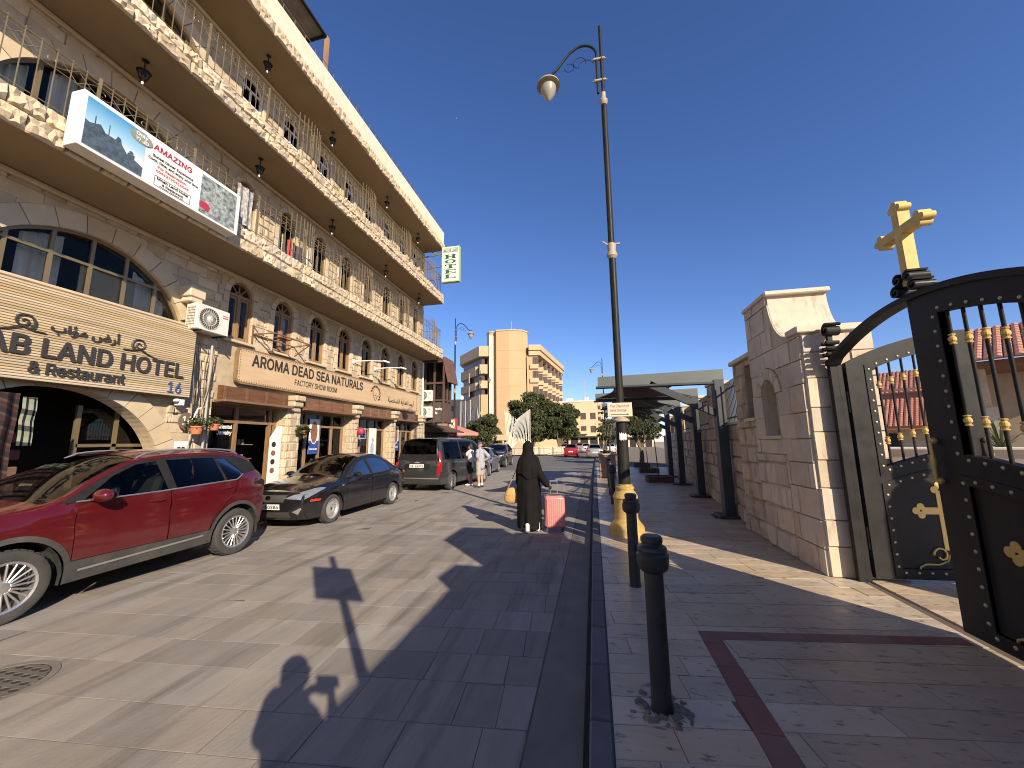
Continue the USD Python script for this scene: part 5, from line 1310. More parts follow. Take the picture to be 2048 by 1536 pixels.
# the big shade tree beyond the canopy
def tree(loc, h, r, label, seed, leaf, cards=9000, trunk_h=None, flat=.75, csize=.16, clumps=26, squash=None):
    """Tapered trunk, forked limbs, crown of leaf clumps with gaps."""
    t = thing('tree', label, 'tree', loc); g = np.random.default_rng(seed)
    th = trunk_h or h * .28; cz = th + (h - th) * .52; rz_ = (h - th) * .52
    m = MB(); m.tube([(0, 0, 0), (.05, .02, th * .5), (.02, .1, th), (.08, 0, th + rz_ * .6)], [r * .075 + .05, r * .06 + .03, r * .05 + .02, .03], 8)
    C = []
    for k in range(clumps):
        d = g.normal(size=3); d /= np.linalg.norm(d); q = (.35 + .72 * g.random() ** .7)
        c = np.array([0, 0, cz]) + d * np.array([r, r, rz_]) * q * np.array([.8, .8, .85])
        C.append((c, r * (.17 + .22 * g.random() ** 1.4)))
        if k < 9: m.tube([(.02, .05, th * (.75 + .25 * g.random())), (c * np.array([.5, .5, 1]) + np.array([0, 0, th])) * np.array([1, 1, .5]), c], [r * .03 + .02, r * .02 + .012, .012], 5)
    m.put('trunk', m_bark, t, smooth=60)
    n = cards // clumps; mb = MB()
    for c, q in C:
        d = g.normal(size=(n, 3)); d /= np.linalg.norm(d, axis=1, keepdims=True)
        P = c + d * np.array([q, q, q * flat]) * (.45 + .55 * g.random((n, 1)) ** .5)
        a = g.normal(size=(n, 3)) + d * .5; a[:, 2] -= .2; a /= np.linalg.norm(a, axis=1, keepdims=True)
        b = np.cross(a, g.normal(size=(n, 3))); b /= np.linalg.norm(b, axis=1, keepdims=True)
        s = csize * (.5 + .9 * g.random((n, 1)))
        v = np.stack([P - a * s, P + b * s * .5, P + a * s, P - b * s * .5], 1).reshape(-1, 3)
        mb.add(v, np.arange(4 * n).reshape(-1, 4))
    mb.put('crown', leaf, t, smooth=False)
    return t
m_leafol = leaf_mat('leaf_olive', (.10, .115, .042))
tree((3.4, 30.0, ZP), 4.6, 1.9, 'leafy street tree over the pavement beyond the shade canopy', 201, m_leafdark, 7000, csize=.11)
tree((1.7, 44.0, ZP), 4.2, 1.3, 'small street tree at the kerb far up the right pavement', 202, m_leafol, 3500, csize=.10)
tree((1.0, 36.0, ZP), 4.3, .7, 'slim sparse young tree on the right pavement', 203, m_leafol, 900, csize=.10)

# ------------------------------------------------------------------ beyond the gate
m_tile = mat('roof_tile', (.34, .125, .075), .8, .2, 3, rnd=.16)
m_tilepink = mat('roof_tile_pale', (.44, .22, .15), .8, .15, 3, rnd=.12)
def tiled_roof(parent, O, eu, ev, W, L, nu, nv, m_):
    """Rows of half-round tiles; eu along the eave, ev up the slope."""
    O, eu, ev = (np.array(a, float) for a in (O, eu, ev)); en = np.cross(eu, ev)
    m = MB(); w = W / nu; l = L / nv; a = np.linspace(0, PI, 5)
    for j in range(nv):
        for i in range(nu):
            p = O + eu * (i * w) + ev * (j * l)
            ring0 = [p + eu * (w / 2 - w * .48 * math.cos(x)) + en * (w * .38 * math.sin(x) + .03) for x in a]
            ring1 = [q + ev * l * 1.06 - en * .028 for q in ring0]
            m.add(ring0 + ring1, [[k, k + 1, 5 + k + 1, 5 + k] for k in range(4)] + [[0, 4, 3, 1], [1, 3, 2, 2]])
    return m.put('tiles', m_, parent, smooth=False, kind='stuff')
ch = thing('church_house', 'low pale building with brown tiled roofs seen through the open gate leaf', 'building', (21.0, 33.0, ZP), -38)
m_house = mat('house_wall', (.40, .32, .22), .85, .12, 2)
MB().box((0, 3, 1.3), (9, 6, 2.6)).put('wall', m_house, ch, smooth=False)
MB().box((-.5, 5.5, 2.7), (10, 5, 5.4)).put('upper_wall', mat('house_upper', (.22, .14, .10), .85, .15, 2), ch, smooth=False)
sl = np.array([0, math.cos(.5), math.sin(.5)])
tiled_roof(ch, (-5.2, -1.0, 2.35), (1, 0, 0), sl, 10.4, 4.8, 40, 16, m_tile)
MB().prism(sbox(-5.2, 0, 5.2, 4.8), (0, -1.0, 2.33), (1, 0, 0), sl, .03).put('roof_deck', m_tile, ch, smooth=False)
MB().box((0, -.9, 2.28), (10.4, .14, .16)).put('fascia', m_terracotta, ch, smooth=False)
tiled_roof(ch, (-5.0, 2.8, 5.0), (1, 0, 0), sl, 10, 4.4, 38, 14, m_tile)
MB().prism(sbox(-5, 0, 5, 4.4), (0, 2.8, 4.98), (1, 0, 0), sl, .03).put('roof_deck', m_tile, ch, smooth=False)
for x in (-2.6, 0, 2.6):
    w_ = MB().box((x, -.02, 1.25), (1.1, .06, 1.4)).put('window', m_dark, ch, smooth=False)
porch = thing('church_porch', 'church porch with a pale tiled roof and square stone pillar at the right edge', 'porch', (15.5, 17.6, ZP), -42)
for x in (-1.05, 1.9): MB().box((x, 0, 2.1), (.62, .62, 4.2), b=.02).put('pillar', m_wstone, porch)
MB().box((-.75, -.32, 1.9), (.5, .04, 1.6)).put('stone_panel', mat('pale_panel', (.50, .45, .36), .8, .2, 9, bump=.2), porch, smooth=False)
MB().box((.9, 2.3, 2.1), (5.2, .3, 4.2)).put('wall', m_house, porch, smooth=False)
MB().box((.9, .9, 4.3), (5.0, 3.4, .22)).put('beam', mat('porch_wood', (.16, .07, .04), .7, .2, 4), porch, smooth=False)
sl2 = np.array([0, math.cos(.42), math.sin(.42)])
tiled_roof(porch, (-1.9, -1.1, 4.42), (1, 0, 0), sl2, 5.8, 4.6, 24, 12, m_tilepink)
MB().prism(sbox(-1.9, 0, 3.9, 4.6), (0, -1.1, 4.40), (1, 0, 0), sl2, .03).put('roof_deck', m_tilepink, porch, smooth=False)
pw = thing('garden_wall', 'low white garden wall with a flat top inside the church courtyard', 'wall', (11.6, 13.6, ZP), -42)
MB().box((0, 0, .62), (9.0, .35, 1.24)).put('wall', m_courtyard, pw, smooth=False)
MB().box((0, -.02, 1.27), (9.1, .46, .07), b=.01).put('coping', m_white, pw)
for i, (x, y) in enumerate(((11.5, 13.9), (12.5, 13.2))):
    spiky((x, y, 1.05), ['long leaved green plant behind the white garden wall, left of two', 'long leaved green plant behind the white garden wall, right of two'][i], 40, 1.0, 400 + i)
t = thing('courtyard_bush', 'dark bush beside the church porch pillar at the right edge', 'bush', (14.6, 15.0, ZP))
leafcloud((0, 0, 3.3), (.9, .9, 1.1), 2600, .09, 88).put('foliage', m_leafdark, t, smooth=False)
MB().tube([(0, 0, 0), (.05, 0, 2.8)], .07, 6).put('stem', m_bark, t)
tag(MB().lathe([(0, 0), (.32, 0), (.32, .06), (.13, .16), (.10, .6), (.12, .9), (.07, 1.25), (.04, 1.45), (.10, 1.55), (.10, 1.7), (0, 1.78)], (9.2, 12.6, ZP), 14).put('garden_statue', m_coping), 'pale stone statue on a plinth seen between the bars of the open leaf', 'statue')
# the traffic sign on a post behind the camera whose shadow falls on the road
t = thing('road_sign', 'rectangular road sign on a tall post at the kerb behind the photographer', 'sign', (1.0, -.42, ZP))
MB().tube([(0, 0, 0), (0, 0, 3.7)], .045, 10).put('post', m_cgrey, t)
MB().box((0, -.06, 3.12), (.60, .02, .63)).put('plate', m_white, t, smooth=False)
# ------------------------------------------------------------------ beyond the hotel: cafe bay, square, far buildings
cf = thing('cafe_bay', 'dark wooden cafe building with glazed upper bay and brown roof beside the hotel end', 'building', (0, 0, 0))
m_dwood = mat('cafe_wood', (.085, .045, .03), .6, .25, 4, stretch=(1, 1, .4))
m_droof = mat('cafe_roof', (.12, .06, .045), .8, .2, 4)
MB().box((-11.4, 22.0, 3.1), (3.9, 4.6, 6.2)).put('wall', m_plaster, cf, smooth=False)
MB().prism(Polygon([(-13.4, 6.5), (-7.75, 6.42), (-7.45, 5.0), (-7.6, 5.0), (-7.9, 6.28), (-13.4, 6.3)]), (0, 20.75, 0), (1, 0, 0), Ez, 1.25).put('roof', m_droof, cf, smooth=False)
m = MB()
for x in (-8.95, -8.4, -7.86): m.box((x, 19.6, 4.6), (.10, .10, 3.6))
for z in (2.9, 4.05, 5.0, 6.2): m.box((-8.4, 19.6, z), (1.2, .11, .10))
for y in (20.1, 20.6): m.box((-7.86, y, 4.6), (.10, .10, 3.6))
for z in (2.9, 4.05, 5.9): m.box((-7.86, 20.1, z), (.09, 1.0, .10))
m.put('frame', m_dwood, cf, smooth=False)
MB().box((-8.4, 19.63, 5.1), (1.05, .01, 2.1)).put('pane', m_shopglass, cf, smooth=False)
MB().box((-7.89, 20.1, 5.0), (.01, .95, 1.8)).put('pane', m_shopglass, cf, smooth=False)
MB().box((-8.4, 19.64, 3.45), (1.05, .02, 1.15)).box((-7.90, 20.1, 3.45), (.02, .95, 1.15)).box((-8.6, 20.15, 2.87), (1.5, 1.0, .06)).box((-8.6, 20.63, 4.6), (1.5, .04, 3.4)).put('panel', mat('cafe_panel', (.07, .06, .052), .6, .2), cf, smooth=False)
MB().text('Your Jewelry', .13, (-8.86, 19.62, 3.52), (1, 0, 0), Ez, .01, width=.92).text('& Cafe', .13, (-8.72, 19.62, 3.30), (1, 0, 0), Ez, .01, width=.5).put('lettering', m_twhite, cf, smooth=False)
MB().prism(Polygon([(-9.4, 2.85), (-8.3, 2.45), (-8.3, 2.38), (-9.4, 2.75)]), (0, 24.3, 0), (1, 0, 0), Ez, 3.5).put('awning', m_dwood, cf, smooth=False)
MB().box((-9.4, 22, 1.2), (.1, 4.2, 2.4)).put('shop_window', m_dark, cf, smooth=False)
aircon((-8.86, 19.50, 4.0), 'upper white air conditioner on the hotel end wall beside the cafe bay', -90)
aircon((-8.86, 19.50, 3.1), 'lower white air conditioner on the hotel end wall beside the cafe bay', -90)
tag(MB().tube([(-8.92, 19.22, 6.1), (-8.92, 19.22, .12)], .055, 8).put('drain_pipe', m_white), 'white drain pipe running down the far corner of the hotel', 'pipe')
t = thing('parasol', 'pale red cafe parasol open beside the far end of the cafe', 'parasol', (-9.6, 26.6, 0))
MB().lathe([(0, 3.0), (1.6, 2.45), (1.6, 2.25), (1.55, 2.4), (0, 2.9)], n=8).put('cover', mat('parasol_cloth', (.42, .20, .15), .9, .1), t, smooth=False)
MB().lathe([(.03, 0), (.03, 2.95)], n=8).put('pole', m_dwood, t)
t = thing('pattern_totem', 'red framed box with a diamond pattern around the lamp post behind the van', 'light box', (-9.15, 24.55, 2.15))
MB().box((0, 0, .6), (.52, .30, 1.25), b=.02).put('box', m_tred, t)
pn = mat('pattern_cream', (.58, .50, .36), .6, .05)
MB().box((0, -.155, .6), (.38, .012, 1.06)).put('panel', pn, t, smooth=False)
m = MB()
for z in (.34, .86):
    m.bar((-.17, -.163, z - .24), (.17, -.163, z + .24), .03, .006, up=(0, 1, 0)).bar((.17, -.163, z - .24), (-.17, -.163, z + .24), .03, .006, up=(0, 1, 0))
    m.prism(Polygon([(0, z - .1), (.08, z), (0, z + .1), (-.08, z)]), (0, -.161, 0), (1, 0, 0), Ez, .01)
m.put('pattern', m_tblack, t, smooth=False)
tag(MB().box((-8.6, 34.0, 2.2), (2.2, .2, .5)).box((-9.3, 34.0, 1.0), (.12, .12, 2.0)).box((-7.9, 34, 1.0), (.12, .12, 2.0)).put('stone_board', m_dressed), 'cream sign board on posts in front of the trees left of the sculpture', 'sign')

# the tower block: a frame turned to face the camera's street
m_tower = mat('tower_render', (.44, .29, .155), .85, .06, .4, bump=.05)
m_towerl = mat('tower_render_pale', (.46, .335, .195), .85, .06, .4)
m_twin = mat('tower_window', (.085, .05, .038), .35, .25, 2)
tb = thing('tower_building', 'large orange rendered office block with a rounded tower between two wings of windows', 'building', (-15.2, 73.5, 0), 11.7)
pl = Polygon([(-5.1, 5), (-5.1, 2.2), (-4.5, 1.0), (-4.0, .9), (-3.3, 1.1), (-3.1, 0), (-.5, -.35), (2.0, 0), (3.2, 1.3), (3.4, 2.6), (3.4, 9), (-5.1, 9)])
MB().prism(pl, (0, 0, 0), Ex, Ey, 24.0).put('tower', m_tower, tb, smooth=False)
MB().prism(sbox(-4.55, .55, -3.85, 3), (0, 0, 0), Ex, Ey, 23.4).put('fin', m_parapet, tb, smooth=False)
MB().prism(pl.buffer(.12), (0, 0, 24.0), Ex, Ey, .25).put('tower_cap', m_towerl, tb, smooth=False)
for z in (5.2, 8.9, 12.6, 16.3, 20.0): MB().prism(pl.buffer(.03), (0, 0, z), Ex, Ey, .06).put('band_line', m_tower, tb, smooth=False)
m = MB().tube([(0, 3, 24), (0, 3, 27)], .06, 5).tube([(.6, 3, 24), (.6, 3, 25.6)], .04, 5)
m.put('antenna', m_cgrey, tb, smooth=False)
# left wing
lw = np.array([-6.35, 0.]); le_ = np.array([-11.2, 9.0])
LWP = Polygon([(-6.35, .4), (-5.0, .4), (-5.0, 12), (-11.0, 12), (-11.2, 9)])
MB().prism(LWP.buffer(-.45), (0, 0, 11), Ex, Ey, 9).put('left_wing_core', m_twin, tb, smooth=False)
for z0, z1, g in ((18.9, 21.0, .35), (15.4, 17.3, .1), (12.5, 14.0, .1)):
    P = LWP.buffer(g, join_style='mitre')
    if g > .2: MB().prism(P, (0, 0, z0), Ex, Ey, z1 - z0).put('roof_band', m_towerl, tb, smooth=False)
    else:
        MB().prism(P.intersection(sbox(-6.6, -1, -4, 12)), (0, 0, z0), Ex, Ey, z1 - z0).put('balcony_band', m_towerl, tb, smooth=False)
        MB().prism(P.intersection(sbox(-12, 2.2, -6.9, 12)), (0, 0, z0 - .1), Ex, Ey, z1 - z0).put('balcony_band', m_tower, tb, smooth=False)
        MB().prism(P.intersection(sbox(-9.2, 2.2, -8.9, 12)).buffer(.1), (0, 0, z0 - 1.2), Ex, Ey, 2.2).put('balcony_pier', m_towerl, tb, smooth=False)
# podium with pointed arches
PP = Polygon([(-6.5, .2), (-4.8, .2), (-4.8, 12), (-12, 16), (-12.4, 15)])
MB().prism(PP, (0, 0, 0), Ex, Ey, 11.2).put('podium', m_tower, tb, smooth=False)
d = np.array([-12.4 + 6.5, 15 - .2]); L = np.linalg.norm(d); d /= L
for k in range(4):
    s = 1.6 + k * 3.6; o = np.array([-6.5, .2]) + d * s
    w_ = 1.25
    ar_ = Polygon([(-w_, 0), (w_, 0), (w_, 5.6), (w_ * .75, 7.2), (w_ * .3, 8.6), (0, 9.3), (-w_ * .3, 8.6), (-w_ * .75, 7.2), (-w_, 5.6)])
    eu = np.array([-d[0], -d[1], 0]); O = np.array([o[0], o[1], 0])
    MB().prism(ar_.buffer(.22).difference(ar_), O, eu, Ez, .14).put('arch_surround', m_parapet, tb, smooth=False)
    MB().prism(ar_, O, eu, Ez, .05).put('arch_window', m_twin, tb, smooth=False)
# right wing: stepped bays
n = 7
for i in range(n):
    x0, x1 = 3.6 + (0 if i == 0 else 1.6 + (i - 1) * 1.25), 3.6 + 1.6 + i * 1.25
    y0 = .5 + i * 3.5
    if y0 > 22: break
    MB().box(((x0 + x1) / 2 - .3, (y0 + 26) / 2, 9.5), (x1 - x0 + .6, 26 - y0, 19)).put('bay', m_towerl if i else m_tower, tb, smooth=False)
    for z in (7.8, 11.25, 14.4, 17.2):
        w_ = MB().box(((x0 + x1) / 2 + (.35 if i == 0 else .02), y0 - .02, z + .75), (min(x1 - x0, 1.25) * .92, .10, 1.45)).box((x1 - .02, y0 + .9, z + .75), (.08, 1.5, 1.45)).put('window', m_twin, tb, smooth=False)
        q = MB()
        for e in (-.3, 0, .3): q.box(((x0 + x1) / 2 + (.35 if i == 0 else .02) + e, y0 - .08, z + .75), (.05, .04, 1.45))
        q.put('mullion', m_black, w_, smooth=False)
        MB().box(((x0 + x1) / 2 + .05, y0 - .12, z - .45), (x1 - x0 + .12, .5, .9)).put('sill_band', m_towerl, tb, smooth=False)
MB().prism(Polygon([(3.4, .1), (5.6, .1), (13.2, 22.6), (13.2, 26), (3.4, 26)]), (0, 0, 19.0), Ex, Ey, 1.0).put('roof_band', m_towerl, tb, smooth=False)
MB().prism(Polygon([(3.4, -.15), (5.75, -.15), (13.5, 22.6), (13.5, 26), (3.4, 26)]), (0, 0, 20.0), Ex, Ey, 1.1).put('roof_band', m_towerl, tb, smooth=False)
tag(MB().box((-12.4, 66.5, 4.6), (2.6, .2, 1.6), rz=11.7).put('notice_board', m_white), 'white notice board at the foot of the orange tower', 'sign')

def block(loc, size, rz, label, col, rows, cols, roofbits=True, seed=0, zb=3.4):
    t = thing('far_building', label, 'building', loc, rz)
    W, D, H = size
    MB().box((0, D / 2, H / 2), (W, D, H)).put('wall', col, t, smooth=False)
    MB().box((0, D / 2, H + .15), (W + .2, D + .2, .3)).put('parapet', m_parapet, t, smooth=False)
    g = np.random.default_rng(seed)
    for r in range(rows):
        for c in range(cols):
            z = zb + r * 3.1 + 1.3; x = -W / 2 + W * (c + .5) / cols
            if z + 1 > H: continue
            f = MB().box((x, -.03, z), (min(1.3, W / cols * .55), .1, 1.5)).put('window', m_twin, t, smooth=False)
            if g.random() < .35: MB().box((x, -.4, z - .75), (min(1.8, W / cols * .8), .8, .7)).put('balcony', col, t, smooth=False)
        for c in range(max(2, int(D / 4))):
            y = D * (c + .5) / max(2, int(D / 4))
            for s in (-1, 1): MB().box((s * (W / 2 + .03), y, zb + r * 3.1 + 1.3), (.1, 1.2, 1.5)).put('window', m_twin, t, smooth=False)
    if zb > 2:
        MB().box((0, -.6, 3.0), (W, 1.2, .2)).put('awning', mat(f'awning_{seed}', ((.30, .08, .06), (.08, .07, .06), (.26, .2, .12), (.07, .12, .09))[seed % 4], .8, .2), t, smooth=False)
        for c in range(cols): MB().box((-W / 2 + W * (c + .5) / cols, -.04, 1.4), (W / cols * .75, .1, 2.6)).put('shop_opening', m_dark, t, smooth=False)
    if roofbits: MB().lathe([(0, 0), (.7, 0), (.7, 1.3), (0, 1.4)], (W * .2, D * .4, H + .3), 10).box((-W * .25, D * .5, H + .9), (1.6, 1.6, 1.6)).put('roof_tank', m_white, t, smooth=False)
    return t
m_fara = mat('far_wall_cream', (.50, .40, .26), .9, .1, .5)
m_farb = mat('far_wall_sand', (.47, .36, .22), .9, .1, .5)
m_farc = mat('far_wall_pale', (.52, .46, .36), .9, .1, .5)
block((-3.2, 93.0, 0), (9, 14, 11.2), 0, 'cream apartment block with small balconies right of the big trees', m_fara, 3, 4, seed=1)
block((-1.7, 109.0, 0), (9, 16, 12.2), 0, 'sand coloured block just behind the cream apartment block on the street', m_farb, 3, 4, seed=2)
block((-1.0, 132.0, 0), (10, 20, 10.5), 0, 'pale low building far up the left side of the street', m_farc, 2, 4, seed=3)
block((2.0, 200.0, 0), (24, 20, 11.5), 0, 'pale distant building closing the end of the street', m_farc, 3, 8, seed=4, roofbits=False)
block((12.6, 120.0, 0), (9, 26, 9.0), 0, 'pale building far up the right side of the street', m_farc, 2, 4, seed=5)
block((16.0, 160.0, 0), (14, 30, 14.0), 0, 'tall sand coloured building far up the right side of the street', m_farb, 3, 5, seed=6)
block((-37.5, 96.0, 0), (17, 12, 13.0), 11.7, 'cream building in the gap between the cafe bay and the tower block', m_fara, 3, 6, seed=7)
block((-22.5, 46.0, 0), (10, 9, 4.6), 60, 'low stone shop row behind the parasol left of the tower', m_farb, 1, 4, seed=8, roofbits=False, zb=.6)

# trees in the square
tree((-9.0, 58.0, .1), 9.8, 3.9, 'large dense green tree right of the white sculpture, left of the two', 211, m_leafdark, 22000, csize=.20, clumps=46, trunk_h=.9)
tree((-5.2, 60.0, .1), 8.6, 3.5, 'large dense green tree at the corner by the yellow sign', 212, m_leafdark, 20000, csize=.20, clumps=42, trunk_h=.9)
tree((-15.8, 56.5, .1), 6.2, 2.5, 'round green tree left of the white sculpture', 213, m_leafol, 11000, csize=.17, clumps=32, trunk_h=.6)
tree((-18.6, 58.0, .1), 5.0, 2.2, 'smaller green tree at the foot of the podium arches', 214, m_leafol, 8000, csize=.17, trunk_h=.6)
tree((-13.4, 54.6, .1), 3.3, 1.3, 'low bushy tree close to the left side of the sculpture', 215, m_leafol, 4500, csize=.13, trunk_h=.35)
tree((-9.6, 33.5, .1), 3.2, 1.2, 'small leafy tree behind the parked dark cars', 216, m_leafol, 3000, csize=.12)

# the sculpture: two fans of white slats
sc_ = thing('slat_sculpture', 'tall white sculpture of two crossing fans of slats in the square', 'sculpture', (-8.78, 45.3, 0), 11.7)
m_sculpt = mat('sculpture_white', (.70, .66, .58), .5, .04)
k_ = 46 / 779.
def SP(u, v, dy=0): return np.array([(u - 1036) * k_, dy, 1.7 + (884 - v) * k_])
def interp(pts, n):
    pts = np.array(pts, float); t = np.linspace(0, len(pts) - 1, n); return np.stack([np.interp(t, range(len(pts)), pts[:, i]) for i in range(3)], 1)
for top, bot, nn_ in (([SP(1011, 820, -.6), SP(1018, 824, -.3), SP(1026, 830, 0), SP(1035, 836, .3)], [SP(1016, 902, -.5), SP(1022, 893, -.2), SP(1029, 886, .1), SP(1036, 880, .3)], 9),
                      ([SP(1035, 837, -.2), SP(1043, 830, -.5), SP(1052, 824, -.7), SP(1061, 818, -.9)], [SP(1024, 862, .2), SP(1032, 875, 0), SP(1044, 885, -.4), SP(1060, 893, -.9)], 14)):
    T_, B_ = interp(top, nn_), interp(bot, nn_)
    for a, b in zip(T_, B_):
        MB().bar(b, a, .055, .11, up=(0, 1, 0)).put('slat', m_sculpt, sc_, smooth=False)
MB().bar(SP(1007, 909, -.7), SP(1037, 879, .3), .12, .22, up=(0, 1, 0)).put('foot', m_sculpt, sc_, smooth=False)
MB().bar(SP(1060, 912, -.9), SP(1060.5, 880, -.9), .12, .2).put('foot', m_sculpt, sc_, smooth=False)
# wall and railing of the square
lwall = thing('square_wall', 'low cream stone wall edging the square behind a row of thin posts', 'wall', (0, 0, 0))
P = [(-12.2, 50.9), (-8.5, 50.6), (-5.4, 51.6), (-3.95, 53.6), (-4.2, 57)]
for a, b in zip(P[:-1], P[1:]):
    L = math.dist(a, b); nb = max(1, int(L / 1.1))
    for k in range(nb):
        q0, q1 = (k + .5) / nb, 1 / nb
        MB().box((a[0] + (b[0] - a[0]) * q0, a[1] + (b[1] - a[1]) * q0, .62), (L / nb - .015, .4, 1.0), rz=math.degrees(math.atan2(b[1] - a[1], b[0] - a[0])), b=.02).put('block', m_dressed, lwall)
rl = thing('square_railing', 'thin grey railing posts along the edge of the square pavement', 'railing', (0, 0, 0))
P = [(-12.5, 48.9), (-8.6, 48.7), (-5.0, 49.9), (-3.1, 52.0), (-3.4, 57)]
for a, b in zip(P[:-1], P[1:]):
    nb = max(1, int(math.dist(a, b) / 1.0)); m = MB()
    for k in range(nb): m.tube([(a[0] + (b[0] - a[0]) * k / nb, a[1] + (b[1] - a[1]) * k / nb, z) for z in (.0, 1.05)], .035, 6)
    m.tube([(a[0], a[1], 1.0), (b[0], b[1], 1.0)], .025, 6)
    m.put('posts', m_cgrey2, rl)
t = thing('yellow_sign', 'bright yellow shop sign over a black and white board at the tree corner', 'sign', (-4.6, 62.5, 0))
MB().box((0, 0, 2.9), (1.2, .2, 1.3), b=.03).put('panel', mat('sign_yellow', (.62, .46, .03), .5, .05), t)
MB().box((.1, -.05, 1.6), (1.1, .2, 1.0)).put('board', m_tblack, t, smooth=False)
MB().box((.1, -.17, 1.85), (.8, .02, .2)).box((.1, -.17, 1.5), (.8, .02, .2)).put('stripe', m_white, t, smooth=False)
for x in (-.4, .5): MB().box((x, 0, 1.0), (.08, .08, 2.2)).put('post', m_black, t, smooth=False)
for i, (x, y) in enumerate(((-19.6, 60.5), (-20.8, 61.5), (-21.9, 62.5))):
    t = thing('flagpole', ['white flagpole in front of the podium arches, nearest the tower', 'white flagpole in front of the podium arches, middle one', 'white flagpole in front of the podium arches, farthest left'][i], 'flagpole', (x, y, .1))
    MB().lathe([(.05, 0), (.03, 8.6), (0, 8.6)], n=8).sphere((0, 0, 8.65), (.08, .08, .08), 1).put('pole', m_white, t)
tag(MB().tube([(-1.6, 98, 11.5), (-1.6, 98, 17.5)], .05, 5).tube([(-2.3, 98, 17.2), (-.9, 98, 17.5)], .05, 5).tube([(-2.1, 98, 17.6), (-1.1, 98, 16.9)], .04, 5).put('roof_antenna', m_cgrey), 'thin television antenna on the roof of the cream apartment block', 'antenna')
tag(MB().sphere((np.float64(-357.2), np.float64(958.9), np.float64(957.1)), (1.5, 1.5, 1.5), 2).put('moon', m_white), 'tiny pale day moon high in the blue sky left of the lamp', 'moon')
# ------------------------------------------------------------------ vehicles
from scipy.interpolate import PchipInterpolator
def paint(name, c, rough=.32, dust=(.30, .24, .17), dustamt=.25):
    N = {'g': ('geometry', {}), 'n': ('noise_texture', {'scale': 3.0, 'detail': 6.0, 'roughness': .65}), 'sx': ('separate_xyz', {}),
         'mz': ('map_range', {'from_min': .9, 'from_max': .25, 'to_min': .06, 'to_max': .55, 'clamp': True}),
         'mn': ('map_range', {'from_min': .35, 'from_max': .75, 'to_min': 0.2, 'to_max': 1.0, 'clamp': True}),
         'mu': ('math', {'math_type': 'multiply'}), 'm2': ('math', {'math_type': 'multiply', 'value2': dustamt * 2}),
         'x': ('mix_color', {'a': c, 'b': dust}), 'rr': ('map_range', {'from_min': 0., 'from_max': .5, 'to_min': rough * .6, 'to_max': .75, 'clamp': True}),
         'p': ('principled_bsdf', {'coat_weight': .85, 'coat_roughness': .06, 'metallic': .12, 'roughness': rough})}
    L = [('g.position', 'n.vector'), ('g.position', 'sx.vector'), ('sx.z', 'mz.value'), ('n.fac', 'mn.value'), ('mz.result', 'mu.value1'), ('mn.result', 'mu.value2'),
         ('mu.value', 'm2.value1'), ('m2.value', 'x.fac'), ('x.result', 'p.base_color'), ('m2.value', 'rr.value'), ('rr.result', 'p.roughness')]
    return usdkit.material(stage, '/World/Looks/' + name, N, L, surface='p.BSDF')
m_trim = mat('car_trim', (.045, .042, .040), .65, .2, 8, stain=((.14, .11, .08), 2.5, .5, .25, .45, (1, 1, 1)))
m_cabin = mat('car_cabin', (.022, .021, .02), .8, .15)
m_seat = mat('car_seat', (.04, .038, .036), .75, .15)
m_ws = glass_mat('windscreen_glass', (.62, .68, .64), .015, 1.48)
m_sg = glass_mat('side_glass', (.40, .43, .43), .015, 1.30, (.42, .42, .42))
m_dg = glass_mat('privacy_glass', (.07, .075, .08), .02, 1.30, (.5, .5, .5))
m_lens = usdkit.material(stage, '/World/Looks/head_lens', {'p': ('principled_bsdf', {'base_color': (.36, .37, .39), 'roughness': .2, 'metallic': .6, 'coat_weight': 1.0})}, [], surface='p.BSDF')
m_tail = usdkit.material(stage, '/World/Looks/tail_lens', {'p': ('principled_bsdf', {'base_color': (.33, .012, .014), 'roughness': .15, 'coat_weight': 1.0})}, [], surface='p.BSDF')
m_plate = mat('plate_white', (.66, .66, .63), .5, .04)
m_silver = mat('silver_trim', (.55, .54, .52), .3, .05, metal=.8)
m_steel = mat('wheel_steel', (.50, .48, .45), .4, .15, 12, metal=.6)

def lift(poly, F, cell=.085):
    V, Fc, n = [], [], 0
    for g in getattr(poly, 'geoms', [poly]):
        if g.is_empty or g.geom_type != 'Polygon' or g.area < 1e-5: continue
        pg = shapely.prepared.prep(g); x0, y0, x1, y1 = g.bounds
        nx, ny = max(1, math.ceil((x1 - x0) / cell)), max(1, math.ceil((y1 - y0) / cell))
        X, Y = np.linspace(x0, x1, nx + 1), np.linspace(y0, y1, ny + 1)
        for i in range(nx):
            for j in range(ny):
                c = sbox(X[i], Y[j], X[i + 1], Y[j + 1])
                if pg.contains(c):
                    V.append(np.array([[X[i], Y[j]], [X[i + 1], Y[j]], [X[i + 1], Y[j + 1]], [X[i], Y[j + 1]]])); Fc.append(np.array([[0, 1, 2], [0, 2, 3]]) + n); n += 4
                elif pg.intersects(c):
                    q = g.intersection(c)
                    for h in getattr(q, 'geoms', [q]):
                        if h.geom_type != 'Polygon' or h.area < 1e-7: continue
                        try: v, f = trimesh.creation.triangulate_polygon(h, engine='earcut')
                        except Exception: continue
                        if len(f): V.append(np.asarray(v)[:, :2]); Fc.append(np.asarray(f) + n); n += len(v)
    if not V: return None
    v2 = np.vstack(V)
    return F(v2[:, 0], v2[:, 1]), np.vstack(Fc)

def curve_x(x0, k, ye, n=15, sgn=1):
    y = np.linspace(-ye, ye, n); return [(x0 + k * (1 - (a / ye) ** 2), a) for a in y[::sgn]]

